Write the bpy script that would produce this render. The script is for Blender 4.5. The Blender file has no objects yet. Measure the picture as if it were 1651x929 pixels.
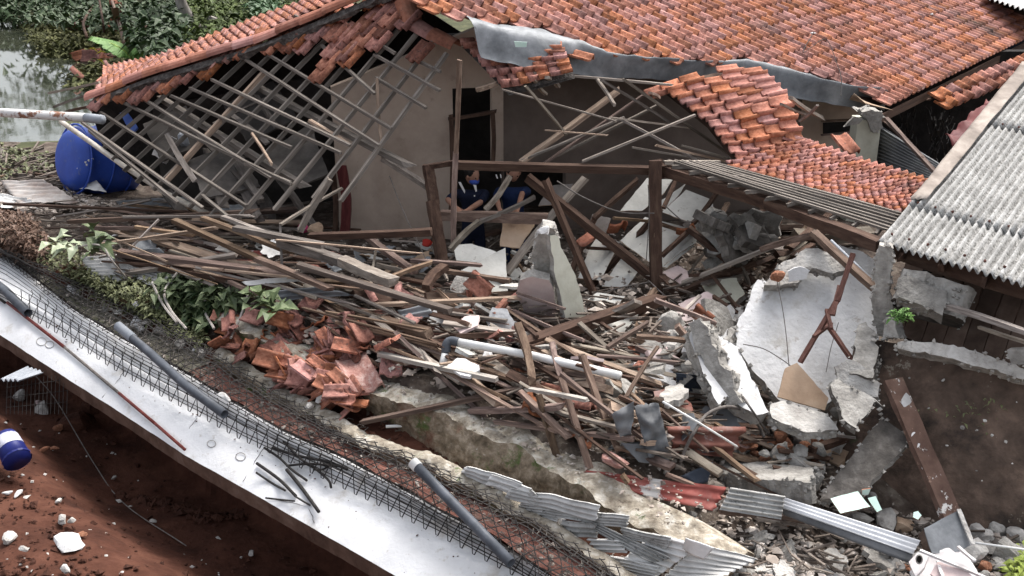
import bpy, math, random
import numpy as np
from mathutils import Vector, Matrix, noise
random.seed(7)
R = math.radians
S = bpy.context.scene
COL = S.collection
# ------------------------------------------------------------------ camera, sky, sun
F, CX, CY = 1770.0, 825.5, 464.5
PITCH = R(22); CH = 6.0
cam = bpy.data.cameras.new("camera"); camo = bpy.data.objects.new("camera", cam); COL.objects.link(camo)
camo.location = (0, 0, CH); camo.rotation_euler = (R(90) - PITCH, 0, 0)
cam.sensor_width = 36; cam.lens = 36 * F / 1651; cam.clip_end = 1000; cam.clip_start = 0.1
S.camera = camo
SUN_EL, SUN_AZ = R(56), R(35)      # azimuth from +Y towards +X
w = bpy.data.worlds.new("World"); S.world = w; w.use_nodes = True
nt = w.node_tree; bg = nt.nodes["Background"]
sky = nt.nodes.new("ShaderNodeTexSky"); sky.sky_type = 'NISHITA'; sky.sun_disc = False
sky.sun_elevation = SUN_EL; sky.sun_rotation = SUN_AZ; sky.air_density = 1.0; sky.dust_density = 6.0; sky.ozone_density = 1.0
hs = nt.nodes.new("ShaderNodeHueSaturation"); hs.inputs['Saturation'].default_value = 0.35
nt.links.new(sky.outputs[0], hs.inputs['Color']); nt.links.new(hs.outputs[0], bg.inputs[0])
bg.inputs[1].default_value = 0.15
sun = bpy.data.lights.new("sun", 'SUN'); so = bpy.data.objects.new("sun", sun); COL.objects.link(so)
sun.energy = 1.1; sun.angle = R(20); sun.color = (1, .97, .93)
sd = Vector((math.sin(SUN_AZ) * math.cos(SUN_EL), math.cos(SUN_AZ) * math.cos(SUN_EL), math.sin(SUN_EL)))
so.rotation_euler = sd.to_track_quat('Z', 'Y').to_euler(); so.location = (5, 5, 20)
S.view_settings.view_transform = 'Standard'; S.view_settings.look = 'None'
S.view_settings.exposure = 1.2; S.view_settings.gamma = 1; S.view_settings.use_curve_mapping = False
S.cycles.max_bounces = 4; S.cycles.diffuse_bounces = 2; S.cycles.glossy_bounces = 2; S.cycles.transparent_max_bounces = 4

# ------------------------------------------------------------------ picking real places
def ray(px, py):
    x = (px - CX) / F; y = -(py - CY) / F
    return Vector((x, math.cos(PITCH) + y * math.sin(PITCH), -math.sin(PITCH) + y * math.cos(PITCH)))
O = Vector((0, 0, CH))
def PY(px, py, Y): d = ray(px, py); return O + d * (Y / d.y)
def PZ(px, py, z): d = ray(px, py); return O + d * ((z - CH) / d.z)
def PP(px, py, p0, n): d = ray(px, py); return O + d * ((p0 - O).dot(n) / d.dot(n))
def proj(p):
    v = p - O; c, s = math.cos(PITCH), math.sin(PITCH)
    dep = v.y * c - v.z * s; up = v.y * s + v.z * c
    return CX + F * v.x / dep, CY - F * up / dep, dep
def inpoly(x, y, poly):
    r = False; j = len(poly) - 1
    for i in range(len(poly)):
        xi, yi = poly[i][0], poly[i][1]; xj, yj = poly[j][0], poly[j][1]
        if (yi > y) != (yj > y) and x < (xj - xi) * (y - yi) / (yj - yi) + xi: r = not r
        j = i
    return r
E1 = Vector((.794, -.608, 0)); E2 = Vector((.608, .794, 0))
class Line:                         # a ledge line running along E1: t and z as a function of s
    def __init__(self, pts, z):
        a = []
        for i, p in enumerate(pts):
            zz = p[2] if len(p) > 2 else z
            q = PZ(p[0], p[1], zz); a.append((q.dot(E1), q.dot(E2), zz))
        a.sort(); self.s = np.array([k[0] for k in a]); self.t = np.array([k[1] for k in a]); self.z = np.array([k[2] for k in a])
    def T(self, s):
        s = np.asarray(s, float); v = np.interp(s, self.s, self.t)
        k0 = 0.0
        return v
    def P(self, s, dz=0.0, dt=0.0):
        t = float(np.interp(s, self.s, self.t)) + dt; z = float(np.interp(s, self.s, self.z))
        return E1 * s + E2 * t + Vector((0, 0, z + dz))
L0 = Line([(-220,410),(0,540),(30,560),(110,612),(200,669),(300,735),(420,803),(560,884),(640,930),(760,1000),(900,1085)], .25)
L2 = Line([(-120,420),(0,470),(100,528),(200,592),(330,662),(380,690),(500,747),(640,815),(750,872),(830,915),(960,985),(1100,1070)], .5)
L3 = Line([(-120,350),(10,415),(60,452),(120,500),(200,548),(300,602),(380,652),(450,693),(540,732),(650,790),(720,830),(790,867),(880,925),(1000,1000),(1150,1090)], .62)
W2b = Line([(-120,330),(0,395),(130,470),(250,522),(330,570),(400,628),(560,708),(700,775),(800,820),(900,872),(1000,935),(1080,985),(1250,1090)], .60)
W2n = Line([(250,505),(380,590),(440,628),(560,702),(680,745),(800,803),(900,862),(1000,925),(1080,980)], .75)
W2f = Line([(250,492),(392,580),(452,615),(572,688),(692,732),(812,790),(912,850),(1012,912),(1090,965)], .75)
W1b = Line([(335,525),(440,600),(560,652),(640,690),(755,760),(860,806),(960,845),(1060,880),(1160,930)], .62)
W1n = Line([(345,508),(440,556),(545,604),(640,645),(700,662),(820,712),(950,790),(1060,838),(1130,875),(1220,925)], 1.0)
W1f = Line([(360,492),(450,528),(555,582),(660,612),(760,650),(860,690),(960,740),(1060,790),(1160,835),(1260,880)], 1.0)

CP = [(0,240,.2),(-80,300,.5),(0,300,.6),(0,360,.8),(0,400,.8),(-100,380,.8),(150,300,.75),(60,270,.5),(150,420,.95),(250,340,.85),(350,420,1.05),(270,470,.85),(180,470,.75),(100,430,.7),
      (330,300,.6),(450,440,1.1),(560,400,1.0),(700,400,.85),(640,350,.7),(850,380,.85),(600,500,1.1),(700,560,1.1),(850,520,1.1),(950,480,1.0),(1050,560,1.15),
      (900,650,1.1),(1050,700,1.05),(1150,600,1.0),(1250,650,.8),(1330,600,.8),(1330,750,.6),(1240,760,.7),(1200,820,.65),(1450,870,.35),(1620,900,.3),(1230,900,.5),(1400,929,.25),
      (1150,400,1.0),(1250,380,1.2),(1400,300,.9),(1000,330,.7),(900,250,.5),(1150,250,.4),(600,250,.4),(450,230,.3),(500,300,.4),(1640,300,.3),(1700,800,.4),
      (0,228,-.6),(60,228,-.6),(0,205,-.8),(80,205,-.8),(60,135,-.8),(90,140,-.75),(118,165,-.65),(0,120,-.8),(60,120,-.8),(0,60,-.8),(-200,100,-.8),(-200,200,-.7),(90,170,-.75),(-300,60,-.8),
      (110,70,-.3),(160,110,-.3),(230,110,-.25),(300,60,-.2),(450,20,-.2),(0,20,-.25),(60,30,-.3),(200,30,-.2),(120,180,-.4),(700,-30,-.2),(-200,0,-.3)]
cpw = np.array([tuple(PZ(a, b, c)) for a, b, c in CP])
def H(x, y):
    x = np.asarray(x, float); y = np.asarray(y, float); sh = x.shape; x = x.ravel(); y = y.ravel()
    d2 = (x[:, None] - cpw[None, :, 0]) ** 2 + (y[:, None] - cpw[None, :, 1]) ** 2
    wgt = 1 / (d2 + .02) ** 1.7
    z = (wgt * cpw[None, :, 2]).sum(1) / wgt.sum(1)
    s = x * E1.x + y * E1.y; t = x * E2.x + y * E2.y
    sm = lambda a: (lambda q: q * q * (3 - 2 * q))(np.clip(a, 0, 1))
    inr = sm((s + 13.5) / 1.0) * sm((-1.6 - s) / .8)
    k = sm((t - W1n.T(s) - .05) / .25)
    left = sm((s + 10.9) / .5)            # the upper ledge starts only at its left end
    zl = .61 * (1 - k) + z * k
    kk = left * inr
    z = zl * kk + z * (1 - kk)
    low = sm((t - L2.T(s)) / .1)
    z = np.where(s < -.5, z * 1.0, z)
    pit = -.45 - .12 * np.sin(x * 1.3) * np.cos(y * 1.1) + .35 * sm((8.6 - t - (s + 9) * .3 - 3.2) / 1.5)
    pit = pit - .45 * sm((t - L0.T(s) + 1.1) / 1.1)
    kp = sm((t - L0.T(s) - .75) / .15)
    z = np.where(t < L0.T(s) + .95, pit * (1 - kp) + np.minimum(z, .2) * kp, z)
    return z.reshape(sh)
def G(px, py, lift=0.0):
    d = ray(px, py); Ys = np.concatenate([np.linspace(5.5, 25, 260), np.linspace(25.3, 90, 150)])
    tt = Ys / d.y; x = d.x * tt; z = CH + d.z * tt; h = H(x, Ys) + lift
    below = np.nonzero(z < h)[0]
    if len(below) == 0: return PY(px, py, 90)
    i = below[0]
    if i == 0: return PY(px, py, 5.5)
    a, b = z[i-1] - h[i-1], h[i] - z[i]; f = a / (a + b + 1e-9)
    return PY(px, py, Ys[i-1] * (1 - f) + Ys[i] * f)
def Q(p):                            # (px, py, d): d < 5 is a lift above the ground, d >= 5 a distance
    if isinstance(p, Vector): return p
    return PY(*p) if p[2] >= 5 else G(*p)

# ------------------------------------------------------------------ materials
def mat(name, cols, scale=4.0, rough=.85, bump=.3, bscale=None, stretch=(1,1,1), rand=.25, metallic=0.0, specks=(), coords='Object', spec=.14, detail=8, hue=0.0, dist=.2, wave=None, island=False):
    m = bpy.data.materials.new(name); m.use_nodes = True; n = m.node_tree.nodes; l = m.node_tree.links
    b = n["Principled BSDF"]; b.inputs['Roughness'].default_value = rough; b.inputs['Metallic'].default_value = metallic
    b.inputs['Specular IOR Level'].default_value = spec
    oi = n.new("ShaderNodeObjectInfo"); ornd = oi.outputs['Random']
    if island: gi = n.new("ShaderNodeNewGeometry"); ornd = gi.outputs['Random Per Island']
    if coords == 'World':
        geo = n.new("ShaderNodeNewGeometry"); src = geo.outputs['Position']
    else:
        tc = n.new("ShaderNodeTexCoord"); src = tc.outputs['Object']
        ad = n.new("ShaderNodeVectorMath"); ad.operation = 'ADD'; mu = n.new("ShaderNodeVectorMath"); mu.operation = 'SCALE'; mu.inputs[0].default_value = (37, 17, 29)
        l.new(ornd, mu.inputs['Scale']); l.new(src, ad.inputs[0]); l.new(mu.outputs[0], ad.inputs[1]); src = ad.outputs[0]
    mp = n.new("ShaderNodeMapping"); mp.inputs['Scale'].default_value = stretch; l.new(src, mp.inputs[0])
    nz = n.new("ShaderNodeTexNoise"); nz.inputs['Scale'].default_value = scale; nz.inputs['Detail'].default_value = detail; nz.inputs['Roughness'].default_value = .65; nz.inputs['Distortion'].default_value = dist
    l.new(mp.outputs[0], nz.inputs['Vector'])
    cr = n.new("ShaderNodeValToRGB"); e = cr.color_ramp.elements
    k = len(cols)
    for i, c in enumerate(cols):
        pos = .28 + .44 * i / max(1, k - 1)
        if i < 2: el = e[i]; el.position = pos
        else: el = e.new(pos)
        el.color = (*c, 1)
    l.new(nz.outputs['Fac'], cr.inputs[0]); out = cr.outputs[0]
    for sp_ in specks:
        c, sc, th, soft = sp_[:4]
        z2 = n.new("ShaderNodeTexNoise"); z2.inputs['Scale'].default_value = sc; z2.inputs['Detail'].default_value = 6; z2.inputs['Roughness'].default_value = .7
        if len(sp_) > 4: g2 = n.new('ShaderNodeNewGeometry'); l.new(g2.outputs['Position'], z2.inputs['Vector'])
        else: l.new(src, z2.inputs['Vector'])
        r2 = n.new("ShaderNodeValToRGB"); r2.color_ramp.elements[0].position = th; r2.color_ramp.elements[0].color = (0,0,0,1); r2.color_ramp.elements[1].position = min(1, th + soft); r2.color_ramp.elements[1].color = (1,1,1,1)
        l.new(z2.outputs['Fac'], r2.inputs[0])
        mx = n.new("ShaderNodeMix"); mx.data_type = 'RGBA'; l.new(r2.outputs[0], mx.inputs[0]); l.new(out, mx.inputs[6]); mx.inputs[7].default_value = (*c, 1); out = mx.outputs[2]
    if rand:
        hv = n.new("ShaderNodeHueSaturation"); mr = n.new("ShaderNodeMapRange"); mr.inputs['To Min'].default_value = 1 - rand; mr.inputs['To Max'].default_value = 1 + rand
        l.new(ornd, mr.inputs['Value']); l.new(mr.outputs[0], hv.inputs['Value']); l.new(out, hv.inputs['Color'])
        if hue:
            wn = n.new("ShaderNodeTexWhiteNoise"); wn.noise_dimensions = '1D'; l.new(ornd, wn.inputs['W'])
            m2 = n.new("ShaderNodeMapRange"); m2.inputs['To Min'].default_value = .5 - hue; m2.inputs['To Max'].default_value = .5 + hue; l.new(wn.outputs['Value'], m2.inputs['Value']); l.new(m2.outputs[0], hv.inputs['Hue'])
            m3 = n.new("ShaderNodeMapRange"); m3.inputs['To Min'].default_value = .7; m3.inputs['To Max'].default_value = 1.1; l.new(wn.outputs['Value'], m3.inputs['Value']); l.new(m3.outputs[0], hv.inputs['Saturation'])
        out = hv.outputs[0]
    l.new(out, b.inputs['Base Color'])
    if bump:
        bn = n.new("ShaderNodeTexNoise"); bn.inputs['Scale'].default_value = bscale or scale * 4; bn.inputs['Detail'].default_value = 6; l.new(mp.outputs[0], bn.inputs['Vector'])
        bp = n.new("ShaderNodeBump"); bp.inputs['Strength'].default_value = bump; bp.inputs['Distance'].default_value = .02; l.new(bn.outputs['Fac'], bp.inputs['Height']); l.new(bp.outputs[0], b.inputs['Normal'])
    return m
M = {}
ws = (1.5, 9, 9)
M['wgrey'] = mat('grey_weathered_wood', [(.10,.08,.066),(.22,.185,.155),(.36,.315,.27)], 3, stretch=(1.2,.5,.5), rand=.4, hue=.012)
M['wbrown'] = mat('brown_wood', [(.062,.039,.028),(.155,.10,.073),(.30,.212,.155)], 3, stretch=(1.2,.5,.5), rand=.4, hue=.015)
M['wdark'] = mat('dark_stained_wood', [(.03,.018,.014),(.075,.045,.033),(.13,.085,.062)], 3, stretch=(1.5,.5,.5), rand=.25, specks=[((.3,.22,.16),5,.66,.06)])
M['wfresh'] = mat('pale_split_wood', [(.14,.10,.075),(.30,.22,.165),(.46,.365,.285)], 3, stretch=(1.5,.5,.5), rand=.25)
M['bamboo'] = mat('pale_bamboo', [(.25,.22,.18),(.48,.44,.38),(.62,.58,.52)], 6, rand=.1)
M['tile'] = mat('terracotta_tile', [(.15,.056,.040),(.315,.122,.082),(.45,.215,.15)], 5, rough=.97, rand=.34, hue=.012, specks=[((.09,.055,.045),7,.58,.14),((.56,.42,.34),11,.68,.1),((.10,.065,.052),.9,.56,.16,True),((.24,.20,.18),2.4,.64,.10,True)], bump=.25, bscale=40)
M['tileo'] = mat('old_terracotta_tile', [(.13,.05,.034),(.27,.095,.06),(.42,.18,.12)], 5, rough=.85, rand=.4, hue=.012, specks=[((.07,.05,.045),6,.53,.15),((.42,.36,.32),14,.66,.1)], bump=.3, bscale=40)
TI = dict(rough=.97, rand=.34, hue=.012, specks=[((.09,.055,.045),7,.58,.14),((.56,.42,.34),11,.68,.1),((.10,.065,.052),.9,.56,.16,True),((.24,.20,.18),2.4,.64,.10,True)], bump=.25, bscale=40)
M['tilei'] = mat('terracotta_tile_far', [(.15,.056,.040),(.315,.122,.082),(.45,.215,.15)], 5, island=True, coords='World', **TI)
M['leafi'] = mat('mixed_leaves', [(.04,.06,.02),(.08,.11,.035),(.15,.18,.06)], 3, rough=.6, rand=.5, bump=0, island=True, coords='World')
M['chips'] = mat('mixed_chips', [(.16,.13,.11),(.33,.28,.24),(.58,.54,.5)], 3, rand=.5, bump=.2, island=True, coords='World')
M['splint'] = mat('mixed_splinters', [(.05,.038,.03),(.13,.105,.088),(.27,.235,.20)], 3, rand=.5, bump=.2, island=True, coords='World')
M['tileb'] = mat('bright_terracotta_tile', [(.21,.078,.055),(.355,.135,.092),(.46,.215,.16)], 5, rough=.97, rand=.25, hue=.012, specks=[((.13,.06,.045),8,.60,.12),((.12,.075,.06),1.6,.60,.12,True)], bump=.25, bscale=40)
M['capmortar'] = mat('grey_ridge_mortar', [(.03,.026,.024),(.09,.08,.074),(.20,.18,.165)], 12, bump=1.2, coords='World', rand=0)
M['zinc'] = mat('zinc_flashing', [(.10,.105,.11),(.185,.195,.205),(.31,.32,.335)], 3.2, rough=.55, rand=.1, metallic=.25, specks=[((.09,.085,.085),7,.63,.1)], bump=.5, bscale=6)
M['zincdark'] = mat('dark_metal_sheet', [(.075,.077,.08),(.125,.128,.133),(.19,.195,.20)], 3, rough=.7, rand=.15, metallic=.05, bump=.4, bscale=8)
M['white_sheet'] = mat('white_corrugated_sheet', [(.42,.41,.39),(.60,.59,.57),(.74,.73,.71)], 4, rough=.7, rand=.15, specks=[((.2,.19,.18),14,.62,.1)])
M['asb'] = mat('asbestos_cement', [(.26,.255,.245),(.41,.405,.39),(.54,.535,.52)], 3, rough=.9, rand=.1, coords='World', specks=[((.19,.185,.175),2.1,.58,.12),((.21,.205,.195),34,.50,.14),((.24,.235,.225),5,.52,.16),((.07,.07,.07),14,.66,.06)], bump=.5, bscale=30, stretch=(1,1,1))
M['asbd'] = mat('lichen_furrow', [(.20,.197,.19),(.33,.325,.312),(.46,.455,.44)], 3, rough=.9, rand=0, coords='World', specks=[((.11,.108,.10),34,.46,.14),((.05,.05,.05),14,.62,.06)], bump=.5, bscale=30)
M['asbg'] = mat('grey_asbestos_piece', [(.20,.195,.185),(.33,.325,.31),(.47,.465,.45)], 5, rough=.9, rand=.25, coords='World', specks=[((.12,.12,.115),22,.56,.08)], bump=.5, bscale=30)
M['rust'] = mat('rusty_sheet', [(.10,.04,.03),(.21,.09,.07),(.33,.27,.25)], 2.5, rough=.75, rand=.15, specks=[((.42,.40,.38),3,.60,.06)], coords='World')
M['rustred'] = mat('red_rusty_sheet', [(.12,.035,.03),(.22,.06,.05),(.30,.14,.12)], 2.5, rough=.75, rand=.15, specks=[((.45,.43,.41),2.6,.57,.04)], coords='World')
M['plaster'] = mat('white_plaster', [(.40,.39,.38),(.58,.575,.57),(.68,.675,.67)], 2.2, rough=1, spec=.05, rand=.06, coords='World', stretch=(1,1,1), specks=[((.34,.31,.28),6,.60,.10),((.22,.20,.18),22,.66,.04),((.42,.40,.37),1.6,.58,.1)], bump=.6, bscale=18)
M['ceil'] = mat('white_ceiling_board', [(.40,.39,.36),(.54,.53,.49),(.64,.63,.59)], 3, rough=.9, rand=.14, coords='World', specks=[((.20,.17,.14),10,.62,.06)])
M['cream'] = mat('cream_plaster', [(.45,.43,.34),(.58,.57,.47),(.68,.67,.57)], 3, rough=.9, rand=.05, coords='World')
M['pink'] = mat('pink_plaster', [(.50,.38,.36),(.62,.50,.48),(.70,.60,.57)], 3, rough=.9, rand=.1, coords='World', specks=[((.65,.60,.57),8,.62,.1)])
M['beige'] = mat('beige_interior_plaster', [(.35,.27,.215),(.47,.375,.305),(.55,.45,.37)], 1.2, rough=.95, rand=0, coords='World', bump=.3, specks=[((.28,.215,.175),2.5,.58,.16),((.20,.16,.135),16,.70,.05)])
M['conc'] = mat('rough_concrete', [(.14,.13,.12),(.30,.285,.26),(.46,.44,.41)], 6, rough=.95, rand=.18, coords='World', bump=1.0, bscale=25)
M['concw'] = mat('pale_concrete', [(.28,.26,.24),(.44,.42,.39),(.60,.58,.55)], 6, rough=.95, rand=.12, coords='World', bump=1.0, bscale=25)
M['concd'] = mat('dark_stained_concrete', [(.035,.032,.03),(.10,.09,.08),(.24,.22,.2)], 3.5, rough=.9, rand=.1, coords='World', bump=.9, bscale=20, specks=[((.40,.38,.35),9,.66,.05)])
M['moss'] = mat('mossy_wall', [(.06,.048,.032),(.18,.14,.10),(.36,.30,.23)], 10, rough=.95, rand=0, coords='World', bump=1.0, bscale=22, specks=[((.075,.10,.035),2.6,.55,.08),((.14,.06,.04),1.7,.60,.12),((.55,.53,.48),16,.66,.06)])
M['ledge'] = mat('weathered_ledge_top', [(.12,.095,.07),(.34,.30,.24),(.66,.63,.57)], 9, rough=.95, rand=0, coords='World', bump=1.0, bscale=22, specks=[((.11,.13,.06),4.5,.60,.08),((.12,.10,.08),15,.60,.06)])
M['brick'] = mat('broken_brick', [(.16,.07,.045),(.33,.15,.09),(.48,.26,.17)], 6, rough=.95, rand=.3, bump=.7)
M['slabw'] = mat('white_painted_wall', [(.52,.52,.525),(.64,.64,.645),(.72,.72,.725)], 1.1, rough=.95, spec=.1, rand=0, coords='World', bump=.25, bscale=30, specks=[((.40,.37,.33),9,.62,.12),((.47,.445,.41),2.6,.56,.14),((.40,.36,.31),5.5,.66,.06),((.16,.13,.11),30,.72,.03)])
M['soil'] = mat('red_soil', [(.030,.012,.008),(.070,.028,.018),(.12,.052,.034)], 1.7, rough=.95, rand=0, coords='World', bump=1.0, bscale=14, specks=[((.025,.011,.008),1.6,.56,.2)])
M['muck'] = mat('stained_brown_plaster', [(.05,.036,.029),(.125,.088,.068),(.24,.165,.125)], 3.4, rough=.85, rand=0, coords='World', bump=.9, bscale=14, specks=[((.025,.022,.02),1.3,.52,.15),((.30,.26,.21),4.5,.64,.03),((.10,.12,.06),2.6,.66,.08),((.42,.39,.35),16,.70,.03),((.22,.19,.16),1.9,.64,.05)])
M['blue'] = mat('blue_plastic', [(.018,.05,.27),(.025,.07,.36),(.035,.10,.45)], 2, rough=.5, rand=0, bump=.15, spec=.4, specks=[((.09,.12,.26),7,.58,.12),((.2,.2,.22),20,.68,.05)])
M['pvc'] = mat('white_pvc', [(.60,.60,.58),(.72,.72,.70),(.78,.78,.77)], 5, rough=.5, rand=.05, bump=0, specks=[((.4,.37,.33),11,.64,.08)])
M['pvcg'] = mat('grey_pvc', [(.055,.06,.07),(.08,.088,.102),(.12,.13,.15)], 5, rough=.45, rand=.05, bump=0, specks=[((.3,.3,.3),13,.68,.05)])
M['wire'] = mat('black_wire', [(.012,.011,.011),(.03,.027,.026),(.05,.045,.04)], 30, rough=.7, rand=0, bump=0)
M['cable'] = mat('grey_cable', [(.07,.06,.055),(.13,.115,.105),(.2,.18,.165)], 20, rough=.7, rand=.2, bump=0)
M['twig'] = mat('dry_twigs', [(.10,.09,.08),(.20,.18,.16),(.33,.30,.27)], 12, rand=.2, coords='World')
M['steelr'] = mat('rusty_steel', [(.05,.025,.02),(.11,.05,.04),(.2,.12,.1)], 8, rand=.2)
M['redp'] = mat('worn_red_paint', [(.08,.018,.016),(.125,.028,.024),(.18,.05,.042)], 9, rough=.55, rand=0, specks=[((.55,.5,.47),10,.66,.05)])
M['rustpole'] = mat('peeling_white_pole', [(.14,.065,.04),(.24,.12,.08),(.34,.2,.14)], 7, rand=0, stretch=(1,1,1), specks=[((.66,.65,.63),4.5,.42,.05)])
def leafmat(name, cols): return mat(name, cols, 9, rough=.6, rand=.2, bump=0, coords='World', spec=.4)
M['leaf'] = leafmat('green_leaves', [(.03,.045,.018),(.075,.105,.04),(.17,.20,.10)])
M['leafd'] = leafmat('dark_green_leaves', [(.012,.028,.010),(.028,.055,.016),(.06,.10,.026)])
M['leafp'] = leafmat('olive_ground_plants', [(.05,.055,.025),(.12,.13,.055),(.24,.25,.11)])
M['leafy'] = leafmat('fresh_yellow_green_leaves', [(.12,.16,.02),(.24,.30,.05),(.40,.44,.10)])
M['leafb'] = leafmat('dry_brown_leaves', [(.07,.035,.022),(.15,.085,.055),(.25,.17,.12)])
M['bark'] = mat('pale_bark', [(.14,.12,.11),(.34,.31,.28),(.5,.47,.44)], 5, stretch=(1,1,.3), rand=.1)
M['navy'] = mat('navy_cloth', [(.006,.008,.018),(.010,.013,.028),(.016,.02,.04)], 8, rand=0, bump=.2)  # darkened below the cloth's own navy for the dim doorway
M['bluecloth'] = mat('blue_cloth', [(.007,.013,.04),(.011,.021,.06),(.016,.03,.085)], 8, rand=0, bump=.2)  # blue also lowered, dimness of the doorway put into the colour
M['skin'] = mat('skin', [(.24,.125,.085),(.30,.165,.115),(.34,.19,.14)], 8, rand=0, bump=.05)
M['hair'] = mat('black_hair', [(.008,.007,.006),(.015,.013,.012),(.03,.026,.024)], 20, rand=0)
M['mask'] = mat('blue_face_mask', [(.04,.07,.30),(.05,.09,.36),(.07,.12,.42)], 20, rand=0, bump=0)
M['whitecloth'] = mat('white_cloth', [(.55,.54,.52),(.68,.67,.65),(.75,.74,.73)], 9, rand=0)
M['black'] = mat('painted_dark_void', [(.008,.007,.007),(.016,.014,.013),(.03,.026,.024)], 5, rand=0)  # near-black colour stands in for unlit hollows and openings
M['mint'] = mat('mint_tile', [(.50,.66,.58),(.56,.74,.66),(.62,.78,.71)], 4, rand=.05, rough=.4, bump=0)
M['maroon'] = mat('maroon_sheet', [(.07,.018,.02),(.12,.03,.03),(.17,.055,.05)], 3, rand=.1, rough=.6, bump=.2, specks=[((.3,.24,.22),7,.66,.08)])
M['board'] = mat('tan_board', [(.28,.19,.13),(.42,.30,.21),(.50,.38,.28)], 3, rand=.1)
M['navywall'] = mat('navy_wall', [(.01,.012,.02),(.02,.024,.036),(.03,.034,.05)], 3, rand=0)
M['wbd'] = mat('brown_plank', [(.05,.033,.025),(.11,.075,.058),(.17,.125,.10)], 3, rand=.3, coords='World')
M['beiged'] = mat('dim_grey_boards', [(.07,.06,.055),(.14,.125,.115),(.22,.2,.19)], 2, rand=.1, coords='World')
M['pvcgl'] = mat('pale_grey_pvc', [(.22,.24,.27),(.28,.30,.33),(.33,.35,.38)], 5, rough=.5, rand=0, bump=0)
M['wpaint'] = mat('flaking_painted_plank', [(.06,.035,.028),(.13,.08,.062),(.20,.13,.10)], 3, coords='World', rand=0, specks=[((.6,.58,.55),5.0,.60,.03),((.3,.2,.15),8,.6,.05)])
M['wpale'] = mat('pale_grey_board', [(.20,.18,.155),(.34,.31,.275),(.48,.45,.41)], 3, stretch=(1.2,.5,.5), rand=.1)
M['wpole'] = mat('dark_grey_pole', [(.055,.042,.035),(.11,.088,.075),(.18,.15,.13)], 3, stretch=(1.2,.5,.5), rand=0)
M['plastic'] = mat('dirty_white_plastic', [(.42,.38,.37),(.60,.57,.56),(.70,.68,.67)], 4, rough=.45, rand=0, bump=0, coords='World')
M['zincl'] = mat('light_metal_profile', [(.30,.31,.33),(.42,.43,.45),(.52,.53,.55)], 3, rough=.5, metallic=.2, rand=0, bump=.05)
M['navys'] = mat('dark_blue_metal', [(.025,.032,.045),(.05,.06,.08),(.09,.10,.12)], 3, rough=.5, rand=0)
M['blue2'] = mat('faded_blue_plastic', [(.05,.09,.33),(.08,.14,.42),(.13,.2,.5)], 3, rough=.5, rand=0, bump=0)
M['rustg'] = mat('half_rusted_sheet', [(.16,.10,.08),(.30,.27,.25),(.45,.44,.43)], 2, rough=.7, rand=0, coords='World')
M['tileo_s'] = mat('dark_red_sheet', [(.06,.032,.028),(.13,.065,.052),(.22,.13,.11)], 3, rand=0, coords='World', specks=[((.4,.36,.33),16,.66,.05)])
M['pinkblock'] = mat('pink_stone', [(.22,.10,.08),(.36,.20,.17),(.52,.40,.36)], 6, rand=0, bump=.6)
M['bluep'] = mat('dark_blue_bucket', [(.01,.015,.09),(.015,.02,.12),(.02,.03,.16)], 3, rough=.4, rand=0, bump=0)
M['bucketlabel'] = mat('torn_bucket_label', [(.03,.04,.25),(.5,.5,.55),(.68,.68,.7)], 5, rough=.6, rand=0, bump=0)
M['soilr'] = mat('red_earth_lump', [(.03,.013,.009),(.065,.027,.018),(.11,.05,.033)], 4, rand=.1, bump=1)
M['dimg'] = mat('shade_grey_wood', [(.05,.042,.037),(.11,.095,.085),(.19,.17,.155)], 3, stretch=(1.2,.5,.5), rand=.3)  # wood darkened to carry the shade beneath the roof grid
M['leafp2'] = mat('floating_plants', [(.06,.065,.03),(.13,.135,.055),(.25,.24,.12)], 3, rough=.6, rand=.5, bump=0, island=True, coords='World')
M['leafw'] = leafmat('pale_leaf_underside', [(.30,.36,.20),(.42,.47,.31),(.52,.56,.42)])
M['leafg'] = leafmat('vivid_green_leaves', [(.06,.14,.03),(.11,.22,.05),(.18,.32,.08)])
M['leafg2'] = leafmat('blue_green_leaves', [(.03,.07,.03),(.06,.13,.05),(.11,.2,.09)])
M['yellow'] = leafmat('yellow_leaf', [(.5,.4,.03),(.65,.52,.05),(.7,.6,.1)])
M['pinkc'] = mat('pink_plastic', [(.5,.06,.16),(.55,.08,.2),(.6,.1,.22)], 3, rand=0)
M['redc'] = mat('red_plastic', [(.35,.03,.02),(.4,.04,.03),(.45,.05,.04)], 3, rand=0)
M['dimwall'] = mat('shade_dark_inner_wall', [(.018,.016,.015),(.04,.035,.032),(.075,.066,.06)], 2, rand=0, coords='World')  # wall colour kept near black, painting in the unlit interior
M['dimpanel'] = mat('shade_dark_panel', [(.035,.031,.028),(.08,.072,.066),(.15,.135,.125)], 2, rand=.2, coords='World')  # panel grey lowered, shade under the grid painted into it
M['dimbrown'] = mat('shade_brown_inner_wall', [(.10,.078,.066),(.15,.118,.10),(.20,.16,.135)], 1.4, rand=0, coords='World')  # darker copy of the house plaster, roof shade painted into the brown
M['wbat'] = mat('old_batten_wood', [(.065,.056,.048),(.15,.13,.113),(.27,.24,.21)], 3, stretch=(1.2,.5,.5), rand=.3)
M['ground'] = mat('debris_soil', [(.035,.025,.02),(.085,.065,.052),(.20,.17,.14)], 5, rough=.95, rand=0, coords='World', bump=1.0, bscale=20, specks=[((.35,.31,.27),20,.62,.06),((.04,.03,.025),3,.55,.1)])  # browns set dark so gaps between the debris read as shade

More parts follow.
